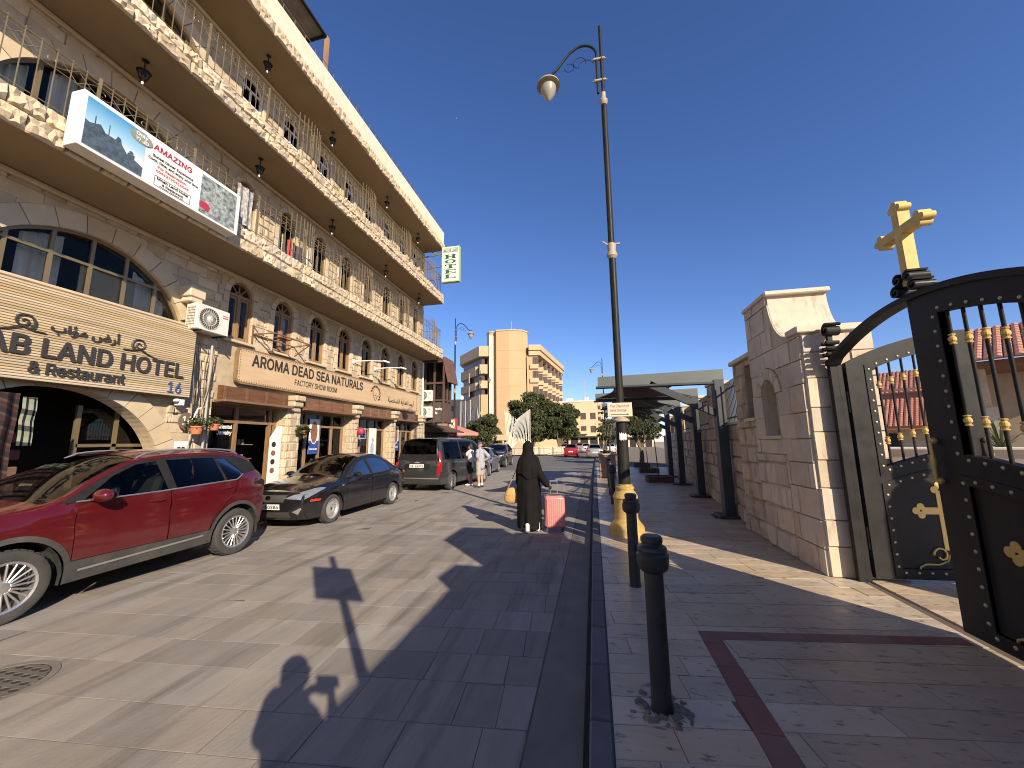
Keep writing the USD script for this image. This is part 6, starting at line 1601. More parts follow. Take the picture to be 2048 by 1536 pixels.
class Car:
    def __init__(s, sp):
        s.sp = sp
        E = np.array(sorted(sp['edge']))     # x, half width, z of the shoulder/roof edge
        s.E = E
        s.ye, s.ze = PchipInterpolator(E[:, 0], E[:, 1]), PchipInterpolator(E[:, 0], E[:, 2])
        B = np.array(sorted(sp['belt'])); s.belt = PchipInterpolator(B[:, 0], B[:, 1])
        C = np.array(sorted(sp['crown'])); s.crown = PchipInterpolator(C[:, 0], C[:, 1])
        s.x0, s.x1 = E[0, 0], E[-1, 0]
        s.fr, s.rr = np.array(sp['front']), np.array(sp['rear'])   # (x, z) bottom to top at the corners
    def plan(s, x):
        sp = s.sp; h = sp['W'] / 2
        f = np.clip((x - (sp['xf'] - 1.0)) / 1.0, 0, 1); r = np.clip(((sp['xr'] + .9) - x) / .9, 0, 1)
        return h * (1 - sp.get('kf', .16) * f ** 2.6 - sp.get('kr', .12) * r ** 2.6)
    def low(s, x, z):
        zm = s.sp.get('zmid', .66)
        d = np.where(z > zm, (z - zm) * .9, (zm - z)) / .55
        y = s.plan(x) * (1 - .055 * d ** 2)
        z1 = s.sp.get('crease', .84)
        return y + .010 * np.exp(-((z - z1) / .035) ** 2) - .012 * np.exp(-((z - z1 + .12) / .07) ** 2)
    def side(s, x, z, off=0):
        xc = np.clip(x, s.x0, s.x1); ze, ye = s.ze(xc), s.ye(xc)
        zb = np.minimum(s.belt(np.clip(x, *s.belt.x[[0, -1]])), ze - .05)
        t = np.clip((z - zb) / (ze - zb), 0, 1)
        yb = s.low(x, np.minimum(z, zb))
        return np.where(z <= zb, yb, yb + (np.minimum(ye, yb) - yb) * t ** 1.12) + off
    def S(s, sg, off=0.0):
        return lambda x, z: np.stack([x, sg * s.side(x, z, off), z], 1)
    def ztop(s, x, y):
        xc = np.clip(x, s.x0, s.x1); ye = s.ye(xc)
        return s.ze(xc) + s.crown(np.clip(x, *s.crown.x[[0, -1]])) * (1 - np.clip(np.abs(y) / ye, 0, 1) ** 2.6)
    def T(s, off=0.0): return lambda x, y: np.stack([x, y, s.ztop(x, y) + off], 1)
    def end(s, which, off=0.0):
        P = s.fr if which == 'f' else s.rr; k = s.sp['bulge_' + which]; sg = 1 if which == 'f' else -1
        o = np.argsort(P[:, 1]); zx = PchipInterpolator(P[o, 1], P[o, 0])
        def F(y, z):
            zc = np.clip(z, P[:, 1].min(), P[:, 1].max()); x = zx(zc); yc = s.side(x, zc)
            return np.stack([x + sg * (k * (1 - np.clip(np.abs(y) / yc, 0, 1) ** 2.4) + off), y, z], 1)
        return F
    def end_poly(s, which):
        P = s.fr if which == 'f' else s.rr; o = np.argsort(P[:, 1])
        z = np.linspace(P[o[0], 1], P[o[-1], 1], 14); x = np.interp(z, P[o, 1], P[o, 0]); yc = s.side(x, z)
        xe = s.x1 if which == 'f' else s.x0; ye = float(s.ye(xe)); yt = np.linspace(ye, -ye, 13)[1:-1]
        top = [(a, float(s.ztop(np.array(xe), np.array(a)))) for a in yt]
        return Polygon(list(zip(yc, z)) + top + list(zip(-yc[::-1], z[::-1]))).buffer(0)

def wheel(root, c, r, w, kind, sg):
    t = MB(); R = rot([1, 0, 0], -90 * sg)       # the lathe's axis turned outwards
    pr = [(r * .62, -w / 2), (r * .9, -w / 2), (r * .97, -w * .44), (r, -w * .30), (r, w * .30), (r * .97, w * .44), (r * .88, w * .5), (r * .70, w * .46), (r * .66, w * .40), (r * .66, w * .2)]
    t.lathe(pr, c, 36, R)
    for k in range(36):
        a = k * PI / 18; p = np.array([r * math.cos(a), r * math.sin(a), 0])
        for q in (-.2, .2):
            t.box(np.array(c) + R @ (p * 1.004 + np.array([0, 0, w * q])), (.012, .03, w * .2), R=R @ rot([0, 0, 1], math.degrees(a)))
    ty = t.put('tyre', m_rubber, root, smooth=40)
    rim = MB().lathe([(r * .665, w * .40), (r * .70, w * .47), (r * .685, w * .485), (r * .63, w * .44), (r * .60, -w * .1), (r * .3, -w * .15)], c, 30, R)
    if kind == 'alloy':
        for k in range(20):
            a = k * PI / 10 + .05 * (-1) ** k
            p0 = np.array([r * .14 * math.cos(a), r * .14 * math.sin(a), w * .36]); p1 = np.array([r * .645 * math.cos(a - .05 * (-1) ** k), r * .645 * math.sin(a - .05 * (-1) ** k), w * .42])
            rim.bar(np.array(c) + R @ p0, np.array(c) + R @ p1, r * .05, r * .07, up=R @ np.array([0, 0, 1.]), bev=.006)
        rim.lathe([(0, w * .42), (r * .11, w * .42), (r * .17, w * .38), (r * .17, w * .2)], c, 20, R)
        for k in range(5):
            a = k * 2 * PI / 5; rim.sphere(np.array(c) + R @ np.array([r * .2 * math.cos(a), r * .2 * math.sin(a), w * .36]), (.014, .014, .014), 1)
    else:
        rim.lathe([(r * .62, w * .36), (r * .55, w * .22), (r * .45, w * .34), (r * .25, w * .36), (r * .2, w * .30), (0, w * .30)], c, 30, R)
    rm = rim.put('rim', m_alloy if kind == 'alloy' else m_steel, ty, smooth=35)
    if kind != 'alloy':
        h = MB()
        for k in range(16):
            a = k * PI / 8; h.lathe([(0, 0), (r * .035, 0)], np.array(c) + R @ np.array([r * .52 * math.cos(a), r * .52 * math.sin(a), w * .292]), 8, R)
        h.lathe([(0, w * .325), (r * .09, w * .32), (r * .1, w * .30)], c, 12, R)
        h.put('rim_hole', m_cabin, ty, smooth=False)
    MB().lathe([(0, -w * .1), (r * .6, -w * .1)], c, 20, R).put('brake_disc', m_cabin, ty, smooth=False)

def build_car(sp, name, label, loc, rz, body, group=None, fine=True):
    c = Car(sp); t = thing(name, label, sp.get('cat', 'car'), loc, rz, group)
    wb = sp['wb'] / 2; r = sp['r']; ra = r + sp.get('gap', .07)
    E = c.E; xs = np.linspace(c.x0, c.x1, 40)
    top = [(x, float(c.ze(x))) for x in xs]
    fr = [tuple(p) for p in sp['front']]; rr = [tuple(p) for p in sp['rear']]
    out = Polygon([rr[0]] + [fr[0]] + fr[1:] + top[::-1] + rr[::-1][1:]).buffer(0)
    arch = unary_union([Point(sx * wb, r).buffer(ra, 20).union(sbox(sx * wb - ra, -1, sx * wb + ra, r)) for sx in (1, -1)])
    lip = unary_union([Point(sx * wb, r + .0).buffer(ra + .055, 20).union(sbox(sx * wb - ra - .055, -1, sx * wb + ra + .055, r)) for sx in (1, -1)]) if sp.get('clad') else arch
    wins = [Polygon(w) for w in sp['windows']]
    dlo = Polygon(sp['dlo']).intersection(out.buffer(-.025))
    cell = .085 if fine else .16
    cladz = sp.get('clad_z', 0)
    lower = out.intersection(Polygon([(-9, -1), (9, -1)] + [(x, cladz + sp.get('clad_rise', 0) * (x < 0) * 0) for x in (9, -9)])) if cladz else Polygon()
    skin = out.difference(dlo).difference(lip).difference(lower)
    doors = [max(getattr(q, 'geoms', [q]), key=lambda g: g.area) for q in (Polygon(d).intersection(skin) for d in sp['doors'])]
    dz = unary_union([d.buffer(.004) for d in doors]) if doors else Polygon()
    rest = skin.difference(dz)
    for sg in (1, -1):
        S = c.S(sg)
        for g in getattr(rest, 'geoms', [rest]):
            q = lift(g, S, cell)
            if q: MB().add(*q).put('side_panel', body, t, smooth=55)
        for d, hp in zip(doors, sp['handles']):
            q = lift(d.buffer(-.003), S, cell)
            if not q: continue
            dr = MB().add(*q).put('door', body, t, smooth=55)
            if hp:
                p = c.S(sg)(np.array([hp[0]]), np.array([hp[1]]))[0]
                MB().sphere(p + np.array([0, sg * .012, 0]), (.095, .022, .018), 2).put('handle', body, dr, smooth=60)
        if cladz:
            q = lift(lower.difference(arch).difference(sbox(-9, -1, 9, .0)), c.S(sg, .012), cell)
            if q: MB().add(*q).put('sill_cladding', m_trim, t, smooth=55)
            q = lift(lip.difference(arch).intersection(out).difference(lower), c.S(sg, .014), .06)
            if q: MB().add(*q).put('arch_cladding', m_trim, t, smooth=55)
            for a, b in sp.get('strip', []):
                q = lift(LineString([a, b]).buffer(.012, cap_style='flat'), c.S(sg, .020), .1)
                if q: MB().add(*q).put('sill_strip', m_silver, t, smooth=55)
        q = lift(dlo.difference(unary_union(wins)), c.S(sg, -.004), cell)
        if q: MB().add(*q).put('window_frame', sp.get('pillar', m_black), t, smooth=55)
        for k, w in enumerate(wins):
            q = lift(w.intersection(dlo), c.S(sg, -.010), cell)
            if q: MB().add(*q).put('window', sp['glass'][k], t, smooth=55)
        if sp.get('chrome'):
            m = MB(); P = sp['chrome']
            for a, b in zip(P[:-1], P[1:]):
                n = 6; xx = np.linspace(a[0], b[0], n); zz = np.linspace(a[1], b[1], n)
                m.tube(c.S(sg, .004)(xx, zz), .009, 5)
            m.put('window_trim', m_silver, t)
        # dark inner hull behind the gaps
        q = lift(out.difference(unary_union(wins)).difference(arch.buffer(.02)).buffer(-.012), c.S(sg, -.035), .14)
        if q: MB().add(*q).put('inner_shell', m_cabin, t, smooth=55)
        for sx in (1, -1):
            w = MB(); R = rot([1, 0, 0], -90 * sg)
            w.lathe([(ra + .01, -.42), (ra + .01, .0)], (sx * wb, sg * (sp['W'] / 2 - .05), r), 24, R).lathe([(0, -.40), (ra + .01, -.40)], (sx * wb, sg * (sp['W'] / 2 - .05), r), 24, R)
            v, f = w.arrays(); keep = v[f].mean(1)[:, 2] > r * .6
            MB().add(v, f[keep]).put('wheel_well', m_cabin, t, smooth=False)
            wheel(t, (sx * wb, sg * (sp['W'] / 2 - .125), r), r, sp.get('tw', .215), sp['wheel'], sg)
        # mirror
        mx, mz = sp['mirror']; p = c.S(sg)(np.array([mx]), np.array([mz]))[0]
        ms = sp.get('mscale', 1.0)
        mm = MB().sphere(p + np.array([-.01, sg * .15 * ms, .04]), (.085 * ms, .13 * ms, .075 * ms), 2, R=rot([0, 0, 1], -12 * sg)).bar(p + np.array([0, -sg * .02, -.01]), p + np.array([0, sg * .1, .0]), .05, .03)
        mr = mm.put('mirror', sp.get('mirror_m', body), t, smooth=60)
        MB().prism(affinity.scale(Point(0, 0).buffer(1, 10), .095 * ms, .055 * ms), p + np.array([-.088 * ms, sg * .15 * ms, .04]), (0, -1, 0), Ez, .004).put('mirror_glass', m_chrome, mr, smooth=False)
        if sp.get('rails'):
            xa, xb = sp['rails']; xx = np.linspace(xa, xb, 14)
            P = np.stack([xx, sg * (c.ye(xx) - .05), c.ze(xx) + .055 + .0 * xx], 1); P[0, 2] -= .04; P[-1, 2] -= .045
            MB().tube(P, .014, 6).put('roof_rail', m_silver, t, smooth=60)
    # top: bonnet, windscreen, roof, rear glass, boot
    yy = lambda x: float(c.ye(np.clip(x, c.x0, c.x1)))
    fx = lambda a: c.x1 + sp['bulge_f'] * (1 - (abs(a) / yy(c.x1)) ** 2.4)
    rx = lambda a: c.x0 - sp['bulge_r'] * (1 - (abs(a) / yy(c.x0)) ** 2.4)
    xs2 = np.linspace(c.x0, c.x1, 60)
    region = Polygon([(x, yy(x)) for x in xs2] + [(fx(a), a) for a in np.linspace(yy(c.x1), -yy(c.x1), 15)] + [(x, -yy(x)) for x in xs2[::-1]] + [(rx(a), a) for a in np.linspace(-yy(c.x0), yy(c.x0), 15)]).buffer(0)
    xc, kc, xr_, kr_ = sp['screen']; xg, kg, xb, kb = sp['backlight']
    def band(xa, ka, xb_, kb_, ins=0.0):
        A = [(xa + ka * (1 - (a / 1.0) ** 2), a) for a in np.linspace(-1.1, 1.1, 21)]; B = [(xb_ + kb_ * (1 - (a / 1.0) ** 2), a) for a in np.linspace(1.1, -1.1, 21)]
        return Polygon(A + B).buffer(0).intersection(Polygon([(x, yy(x) - ins) for x in xs2] + [(x, -yy(x) + ins) for x in xs2[::-1]]).buffer(0) if ins else region)
    scr = band(xc, kc, xr_, kr_, .045); bl = band(xb, kb, xg, kg, .06)
    bon = region.intersection(sbox(-9, -2, 9, 2)).difference(band(-9, 0, xc, kc)).difference(band(xc, kc, -9, 0))
    bon = region.difference(Polygon([(xc + kc * (1 - a * a), a) for a in np.linspace(-1.1, 1.1, 21)] + [(-9, 1.1), (-9, -1.1)]))
    boot = region.difference(Polygon([(xb + kb * (1 - a * a), a) for a in np.linspace(-1.1, 1.1, 21)] + [(9, 1.1), (9, -1.1)]))
    roof = region.difference(scr.buffer(.012)).difference(bl.buffer(.012)).difference(bon.buffer(.002)).difference(boot.buffer(.002))
    for nm, g, m_, off in (('bonnet', bon, body, 0), ('roof', roof, sp.get('roof_m', body), 0), ('boot_lid', boot, body, 0), ('windscreen', scr, m_ws, -.006), ('rear_window', bl, sp.get('rear_glass', m_dg), -.006)):
        q = lift(g, c.T(off), cell)
        if q: MB().add(*q).put(nm, m_, t, smooth=55)
    for nm, g in (('windscreen_seal', scr), ('rear_seal', bl)):
        q = lift(g.buffer(.014).difference(g.buffer(-.02)), c.T(-.010), .1)
        if q: MB().add(*q).put(nm, m_black, t, smooth=55)
    for wch, nm in (('f', 'front_bumper'), ('r', 'rear_bumper')):
        q = lift(c.end_poly(wch), c.end(wch), cell)
        if q: MB().add(*q).put(nm, sp.get(nm + '_m', body), t, smooth=55)
    for (nm, wch, P, m_, off) in sp['ends']:
        mb = MB()
        for sg in (1, -1):
            g = Polygon([(sg * a, b) for a, b in P]).buffer(0)
            q = lift(g, c.end(wch, off), .05)
            if q: mb.add(*q)
            if nm in ('number_plate', 'grille', 'badge', 'bumper_intake', 'tailgate_glass', 'bumper_trim', 'rear_wiper'): break
        mb.put(nm, m_, t, smooth=55)
    for (nm, P, m_, off) in sp.get('sides', []):
        for sg in (1, -1):
            q = lift(Polygon(P), c.S(sg, off), .05)
            if q: MB().add(*q).put(nm, m_, t, smooth=55)
    # cabin
    xm = (xc + xg) / 2; bz = float(c.belt(0.2)); W = sp['W']
    MB().box(((c.x0 + c.x1) / 2, 0, .42), (c.x1 - c.x0 - .5, W - .62, .36)).box((xm - .1, 0, .5), (xc - xg + .2, W - .3, .2)).put('floor', m_cabin, t, smooth=False)
    MB().box((xc - .28, 0, bz - .12), (.42, W - .36, .22), b=.05).put('dashboard', m_cabin, t)
    a = np.linspace(0, 2 * PI, 18); MB().tube(np.stack([xc - .55 + .07 * np.sin(a), .36 + .18 * np.cos(a), bz - .04 + .17 * np.sin(a)], 1), .014, 5).put('steering_wheel', m_cabin, t)
    rows = sp.get('rows', [(xc - 1.0, (-.37, .37)), (xc - 1.85, (-.42, .42))])
    for x, ys in rows:
        for y in ys:
            MB().box((x - .22, y, bz - .12), (.14, .46, .66), R=rot([0, 1, 0], -12), b=.05).box((x, y, bz - .42), (.5, .48, .16), b=.05).box((x - .30, y, bz + .27), (.09, .24, .17), b=.035).put('seat', m_seat, t)
    return t, c

def bx_(y0, y1, z0, z1): return [(y0, z0), (y1, z0), (y1, z1), (y0, z1)]
# red compact crossover, nearest at the left
m_red = paint('paint_red', (.085, .004, .007), .28, dustamt=.10)
suv = dict(W=1.86, wb=2.52, r=.35, gap=.075, xf=2.05, xr=-1.86, kf=.2, kr=.13, zmid=.72, crease=.98, clad=True, clad_z=.47, wheel='alloy', tw=.225,
    edge=[(2.02, .62, .90), (1.7, .74, .99), (1.25, .79, 1.06), (.98, .80, 1.11), (.5, .735, 1.38), (.15, .685, 1.535), (-.3, .67, 1.60), (-.9, .655, 1.61), (-1.35, .635, 1.575), (-1.62, .62, 1.50), (-1.72, .65, 1.36), (-1.80, .70, 1.16)],
    belt=[(2.1, 1.0), (.9, 1.08), (0, 1.10), (-.9, 1.15), (-1.4, 1.22), (-1.9, 1.2)], crown=[(2.1, .05), (1.6, .07), (1.0, .075), (.5, .09), (0, .075), (-1, .07), (-1.6, .06), (-1.9, .04)],
    front=[(1.90, .22), (1.98, .36), (2.02, .60), (2.03, .78), (2.02, .90)], rear=[(-1.62, .30), (-1.78, .42), (-1.84, .66), (-1.85, .95), (-1.80, 1.16)],
    bulge_f=.14, bulge_r=.12,
    dlo=[(.98, 1.10), (.52, 1.37), (.18, 1.52), (-.3, 1.565), (-.9, 1.57), (-1.35, 1.535), (-1.66, 1.42), (-1.70, 1.30), (-1.32, 1.245), (-1.2, 1.165), (-.7, 1.145), (0, 1.11), (.6, 1.09)],
    windows=[[(.72, 1.12), (.40, 1.36), (.14, 1.48), (-.10, 1.515), (-.17, 1.125), (.3, 1.105)], [(-.28, 1.13), (-.22, 1.52), (-.6, 1.53), (-.92, 1.525), (-1.0, 1.165), (-.7, 1.15)], [(-1.04, 1.17), (-.96, 1.52), (-1.12, 1.51), (-1.36, 1.25), (-1.22, 1.18)]],
    glass=[m_sg, m_dg, m_dg],
    doors=[[(.78, .3), (.80, 1.0), (.90, 1.12), (-.20, 1.7), (-.20, .3)], [(-.21, .3), (-.21, 1.7), (-1.30, 1.6), (-1.22, 1.1), (-1.14, .92), (-.82, .62), (-.80, .3)]],
    handles=[(-.02, 1.01), (-1.02, 1.06)], strip=[((.72, .36), (-.70, .41))], chrome=[(.80, 1.105), (0, 1.118), (-.7, 1.15), (-1.2, 1.17), (-1.33, 1.25)],
    mirror=(.66, 1.12), rails=(.1, -1.45), screen=(.98, .12, .10, .05), backlight=(-1.50, -.02, -1.76, -.02), roof_m=m_red,
    ends=[('headlight', 'f', [(.40, .76), (.72, .80), (.72, .87), (.42, .84)], m_lens, .008), ('grille', 'f', bx_(-.42, .42, .46, .74), m_black, .006), ('bumper_intake', 'f', bx_(-.6, .6, .24, .40), m_trim, .006), ('number_plate', 'f', bx_(-.26, .26, .50, .61), m_plate, .014),
          ('tail_light', 'r', [(.35, .98), (.78, .98), (.78, 1.09), (.35, 1.05)], m_tail, .008), ('number_plate', 'r', bx_(-.26, .26, .78, .89), m_plate, .012), ('bumper_trim', 'r', bx_(-.72, .72, .34, .58), m_trim, .010)],
    sides=[('tail_light', [(-1.55, 1.08), (-1.84, 1.02), (-1.85, 1.10), (-1.80, 1.14)], m_black, .006), ('headlight', [(1.75, .86), (2.02, .80), (2.03, .88), (1.7, .93)], m_lens, .008)])
car1, c1 = build_car(suv, 'red_crossover', 'dusty red crossover car with silver roof rails parked nearest the camera', (-6.61, 4.18, 0), -90, m_red)

# black saloon behind it
m_pblack = paint('paint_black', (.008, .008, .011), .25, (.22, .18, .13), .06)
sedan = dict(W=1.70, wb=2.66, r=.305, gap=.055, xf=2.18, xr=-2.20, kf=.2, kr=.15, zmid=.62, crease=.80, wheel='steel', tw=.19,
    edge=[(2.08, .55, .73), (1.75, .68, .83), (1.3, .73, .90), (.98, .735, .945), (.5, .64, 1.22), (.12, .575, 1.385), (-.4, .555, 1.43), (-.9, .55, 1.40), (-1.35, .565, 1.26), (-1.75, .62, 1.04), (-1.95, .64, .99), (-2.12, .62, .96)],
    belt=[(2.2, .82), (1, .91), (0, .93), (-1, .97), (-1.7, 1.0), (-2.2, .95)], crown=[(2.2, .04), (1.6, .06), (1.0, .075), (.5, .09), (0, .07), (-.8, .065), (-1.4, .08), (-1.8, .05), (-2.2, .03)],
    front=[(1.98, .19), (2.08, .34), (2.12, .52), (2.12, .63), (2.08, .73)], rear=[(-1.95, .24), (-2.08, .38), (-2.15, .60), (-2.17, .82), (-2.12, .96)],
    bulge_f=.15, bulge_r=.10,
    dlo=[(.94, .945), (.50, 1.20), (.14, 1.345), (-.4, 1.39), (-.9, 1.36), (-1.3, 1.22), (-1.56, 1.06), (-1.45, 1.0), (-.9, .965), (0, .935)],
    windows=[[(.70, .955), (.42, 1.15), (.14, 1.29), (-.10, 1.335), (-.14, .955)], [(-.24, .96), (-.20, 1.345), (-.55, 1.355), (-.9, 1.32), (-1.14, 1.19), (-1.18, 1.0), (-.7, .97)], [(-1.21, 1.01), (-1.18, 1.17), (-1.42, 1.04)]],
    glass=[m_sg, m_sg, m_sg], doors=[[(.86, .2), (.86, .97), (.9, 1.0), (-.18, 1.6), (-.18, .2)], [(-.19, .2), (-.19, 1.6), (-1.30, 1.5), (-1.24, .9), (-1.0, .62), (-.95, .2)]],
    handles=[(-.02, .84), (-1.06, .88)], chrome=None, mirror=(.64, .965), mscale=.88, screen=(.98, .16, .08, .05), backlight=(-.92, -.03, -1.66, -.08),
    rear_glass=m_sg,
    ends=[('headlight', 'f', [(.36, .63), (.66, .60), (.70, .74), (.52, .70)], m_lens, .008), ('grille', 'f', [(-.34, .56), (.34, .56), (.40, .70), (-.40, .70)], m_trim, .005), ('badge', 'f', [(-.06, .62), (0, .60), (.06, .62), (.06, .67), (0, .69), (-.06, .67)], m_chrome, .016),
          ('bumper_intake', 'f', bx_(-.44, .44, .24, .36), m_trim, .005), ('number_plate', 'f', bx_(-.27, .27, .41, .52), m_plate, .016), ('fog_trim', 'f', [(.50, .36), (.66, .44), (.68, .42), (.60, .30)], m_silver, .010),
          ('tail_light', 'r', [(.45, .72), (.72, .74), (.72, .90), (.48, .86)], m_tail, .008), ('number_plate', 'r', bx_(-.26, .26, .60, .71), m_plate, .012)],
    sides=[('headlight', [(2.11, .60), (1.62, .79), (1.70, .81), (1.82, .80), (2.08, .735)], m_lens, .008), ('side_repeater', [(1.02, .77), (1.10, .77), (1.10, .80), (1.02, .80)], m_lens, .010), ('tail_light', [(-2.16, .72), (-1.88, .86), (-1.95, .93), (-2.13, .93)], m_tail, .006)])
car2, c2 = build_car(sedan, 'black_saloon', 'black saloon car with steel wheels parked between the red car and the van', (-6.57, 9.23, 0), -90, m_pblack)
def end_text(c, root, txt, which, y0, z0, w, h, m_, off=.02, flip=1):
    m = meshkit.text_mesh(txt, h, .003, True); v = np.array(m.vertices); v[:, 0] *= w / v[:, 0].max()
    q = c.end(which, off)(flip * (y0 + v[:, 0]), z0 + v[:, 1])
    q[:, 0] += (1 if which == 'f' else -1) * v[:, 2]
    MB().add(q, m.faces).put('lettering', m_, root, smooth=False)
end_text(c2, car2, '70-50284', 'f', -.25, .432, .50, .065, m_tblack, .018)
m = meshkit.text_mesh('dollar', .05, .003, True); v = np.array(m.vertices); v[:, 0] *= .26 / v[:, 0].max()
q = c2.S(1, .008)(2.0 - v[:, 0], .545 + v[:, 1]); q[:, 1] += v[:, 2]
MB().add(q, m.faces).put('lettering', mat('letters_orange', (.62, .06, .02), .5, .05), car2, smooth=False)

# dark van, seen from the back
m_vgrey = paint('paint_dark_grey', (.030, .033, .033), .3, (.22, .19, .14), .10)
van = dict(W=1.92, wb=3.1, r=.34, gap=.06, xf=2.5, xr=-2.45, kf=.22, kr=.05, zmid=.75, crease=.95, wheel='alloy', tw=.22, cat='van',
    edge=[(2.42, .70, .82), (2.1, .80, .98), (1.85, .82, 1.08), (1.2, .76, 1.60), (.7, .72, 1.84), (0, .72, 1.89), (-1.2, .72, 1.89), (-2.1, .71, 1.86), (-2.28, .72, 1.80), (-2.40, .78, 1.45), (-2.44, .84, 1.06)],
    belt=[(2.5, .9), (1.8, 1.03), (0, 1.08), (-2.5, 1.06)], crown=[(2.5, .04), (1.8, .08), (.8, .07), (0, .06), (-2.1, .06), (-2.5, .04)],
    front=[(2.3, .22), (2.42, .40), (2.45, .62), (2.42, .82)], rear=[(-2.34, .26), (-2.42, .40), (-2.47, .62), (-2.48, .9), (-2.44, 1.06)], bulge_f=.16, bulge_r=.06,
    dlo=[(1.72, 1.10), (1.15, 1.58), (.7, 1.80), (0, 1.84), (-1.3, 1.84), (-2.1, 1.80), (-2.28, 1.12), (0, 1.09)],
    windows=[[(1.45, 1.12), (1.05, 1.52), (.72, 1.72), (.55, 1.74), (.55, 1.12)], [(.40, 1.12), (.40, 1.78), (-.72, 1.79), (-.72, 1.12)], [(-.85, 1.12), (-.85, 1.79), (-2.0, 1.76), (-2.12, 1.15)]],
    glass=[m_sg, m_dg, m_dg], doors=[[(1.5, .25), (1.6, 1.1), (.48, 1.8), (.48, .25)], [(.47, .25), (.47, 1.9), (-.78, 1.9), (-.78, .25)]], handles=[(.65, .98), (.3, .98)],
    mirror=(1.42, 1.12), screen=(1.84, .16, .72, .06), backlight=(-2.16, -.02, -2.43, -.01), rear_glass=m_dg, rows=[(.55, (-.42, .42)), (-.5, (-.5, .5)), (-1.5, (-.5, 0, .5))],
    ends=[('headlight', 'f', [(.45, .62), (.8, .62), (.8, .76), (.45, .74)], m_lens, .008), ('grille', 'f', bx_(-.5, .5, .36, .58), m_black, .006), ('tail_light', 'r', [(.80, .66), (.93, .66), (.93, 1.05), (.82, 1.05)], m_tail, .010), ('number_plate', 'r', bx_(-.30, .30, .86, .98), m_plate, .014),
          ('plate_recess', 'r', bx_(.31, .52, .80, 1.0), m_black, .006), ('badge', 'r', [(-.10, 1.02), (.10, 1.02), (.12, 1.05), (.0, 1.07), (-.12, 1.05)], m_silver, .012), ('bumper_trim', 'r', bx_(-.86, .86, .46, .50), m_silver, .008), ('reflector', 'r', bx_(.80, .92, .56, .66), m_tail, .010)],
    sides=[('tail_light', [(-2.35, .72), (-2.47, .72), (-2.44, 1.06), (-2.40, 1.45), (-2.34, 1.45)], m_tail, .010)])
car3, c3 = build_car(van, 'dark_van', 'dark grey passenger van with tall red tail lights, back to the camera', (-5.98, 15.72, 0), 83, m_vgrey)
end_text(c3, car3, '13-26371', 'r', -.27, .885, .54, .07, m_tblack, .018, -1)
# open front door of the van: a pale edged gap where the passenger stands
m_psteel = paint('paint_steel_blue', (.085, .105, .115), .3, (.2, .18, .14), .12)
s4 = dict(sedan); s4['wheel'] = 'alloy'
car4, _ = build_car(s4, 'grey_saloon', 'blue grey saloon car facing the camera just beyond the van', (-6.30, 21.4, 0), -86, m_psteel, fine=False)
s5 = dict(suv)
car5, _ = build_car(s5, 'dark_crossover', 'dark crossover car parked beyond the blue grey saloon', (-7.1, 28.6, 0), -88, m_pblack, fine=False)
m_pred = paint('paint_bright_red', (.36, .012, .02), .28, dustamt=.05)
car6, _ = build_car(sedan, 'red_saloon', 'bright red saloon car driving away at the far junction', (-2.55, 46.8, 0), 90, m_pred, fine=False)
m_psil = paint('paint_silver', (.27, .26, .24), .35, dustamt=.15)
car7, _ = build_car(sedan, 'silver_saloon', 'dusty silver saloon driving away just right of the bright red car', (.05, 43.0, 0), 92, m_psil, fine=False)
m_pwhite = paint('paint_white', (.6, .6, .58), .3, dustamt=.1)
car8, _ = build_car(sedan, 'white_saloon', 'white saloon car far up the street past the red car', (-1.2, 66.0, 0), 92, m_pwhite, fine=False)
dup(car8, (2.3, 60.0, 0), 94, 'white saloon parked at the right kerb far up the street')
dup(car7, (-2.6, 76.0, 0), 92, 'silver saloon parked on the left side far up the street')
dup(car6, (3.1, 78.0, 0), 94, 'red saloon parked at the right kerb in the far distance')
dup(car5, (-2.9, 88.0, 0), 92, 'dark crossover parked on the left in the far distance')
dup(car8, (3.8, 96.0, 0), 94, 'white saloon farthest away at the right kerb')
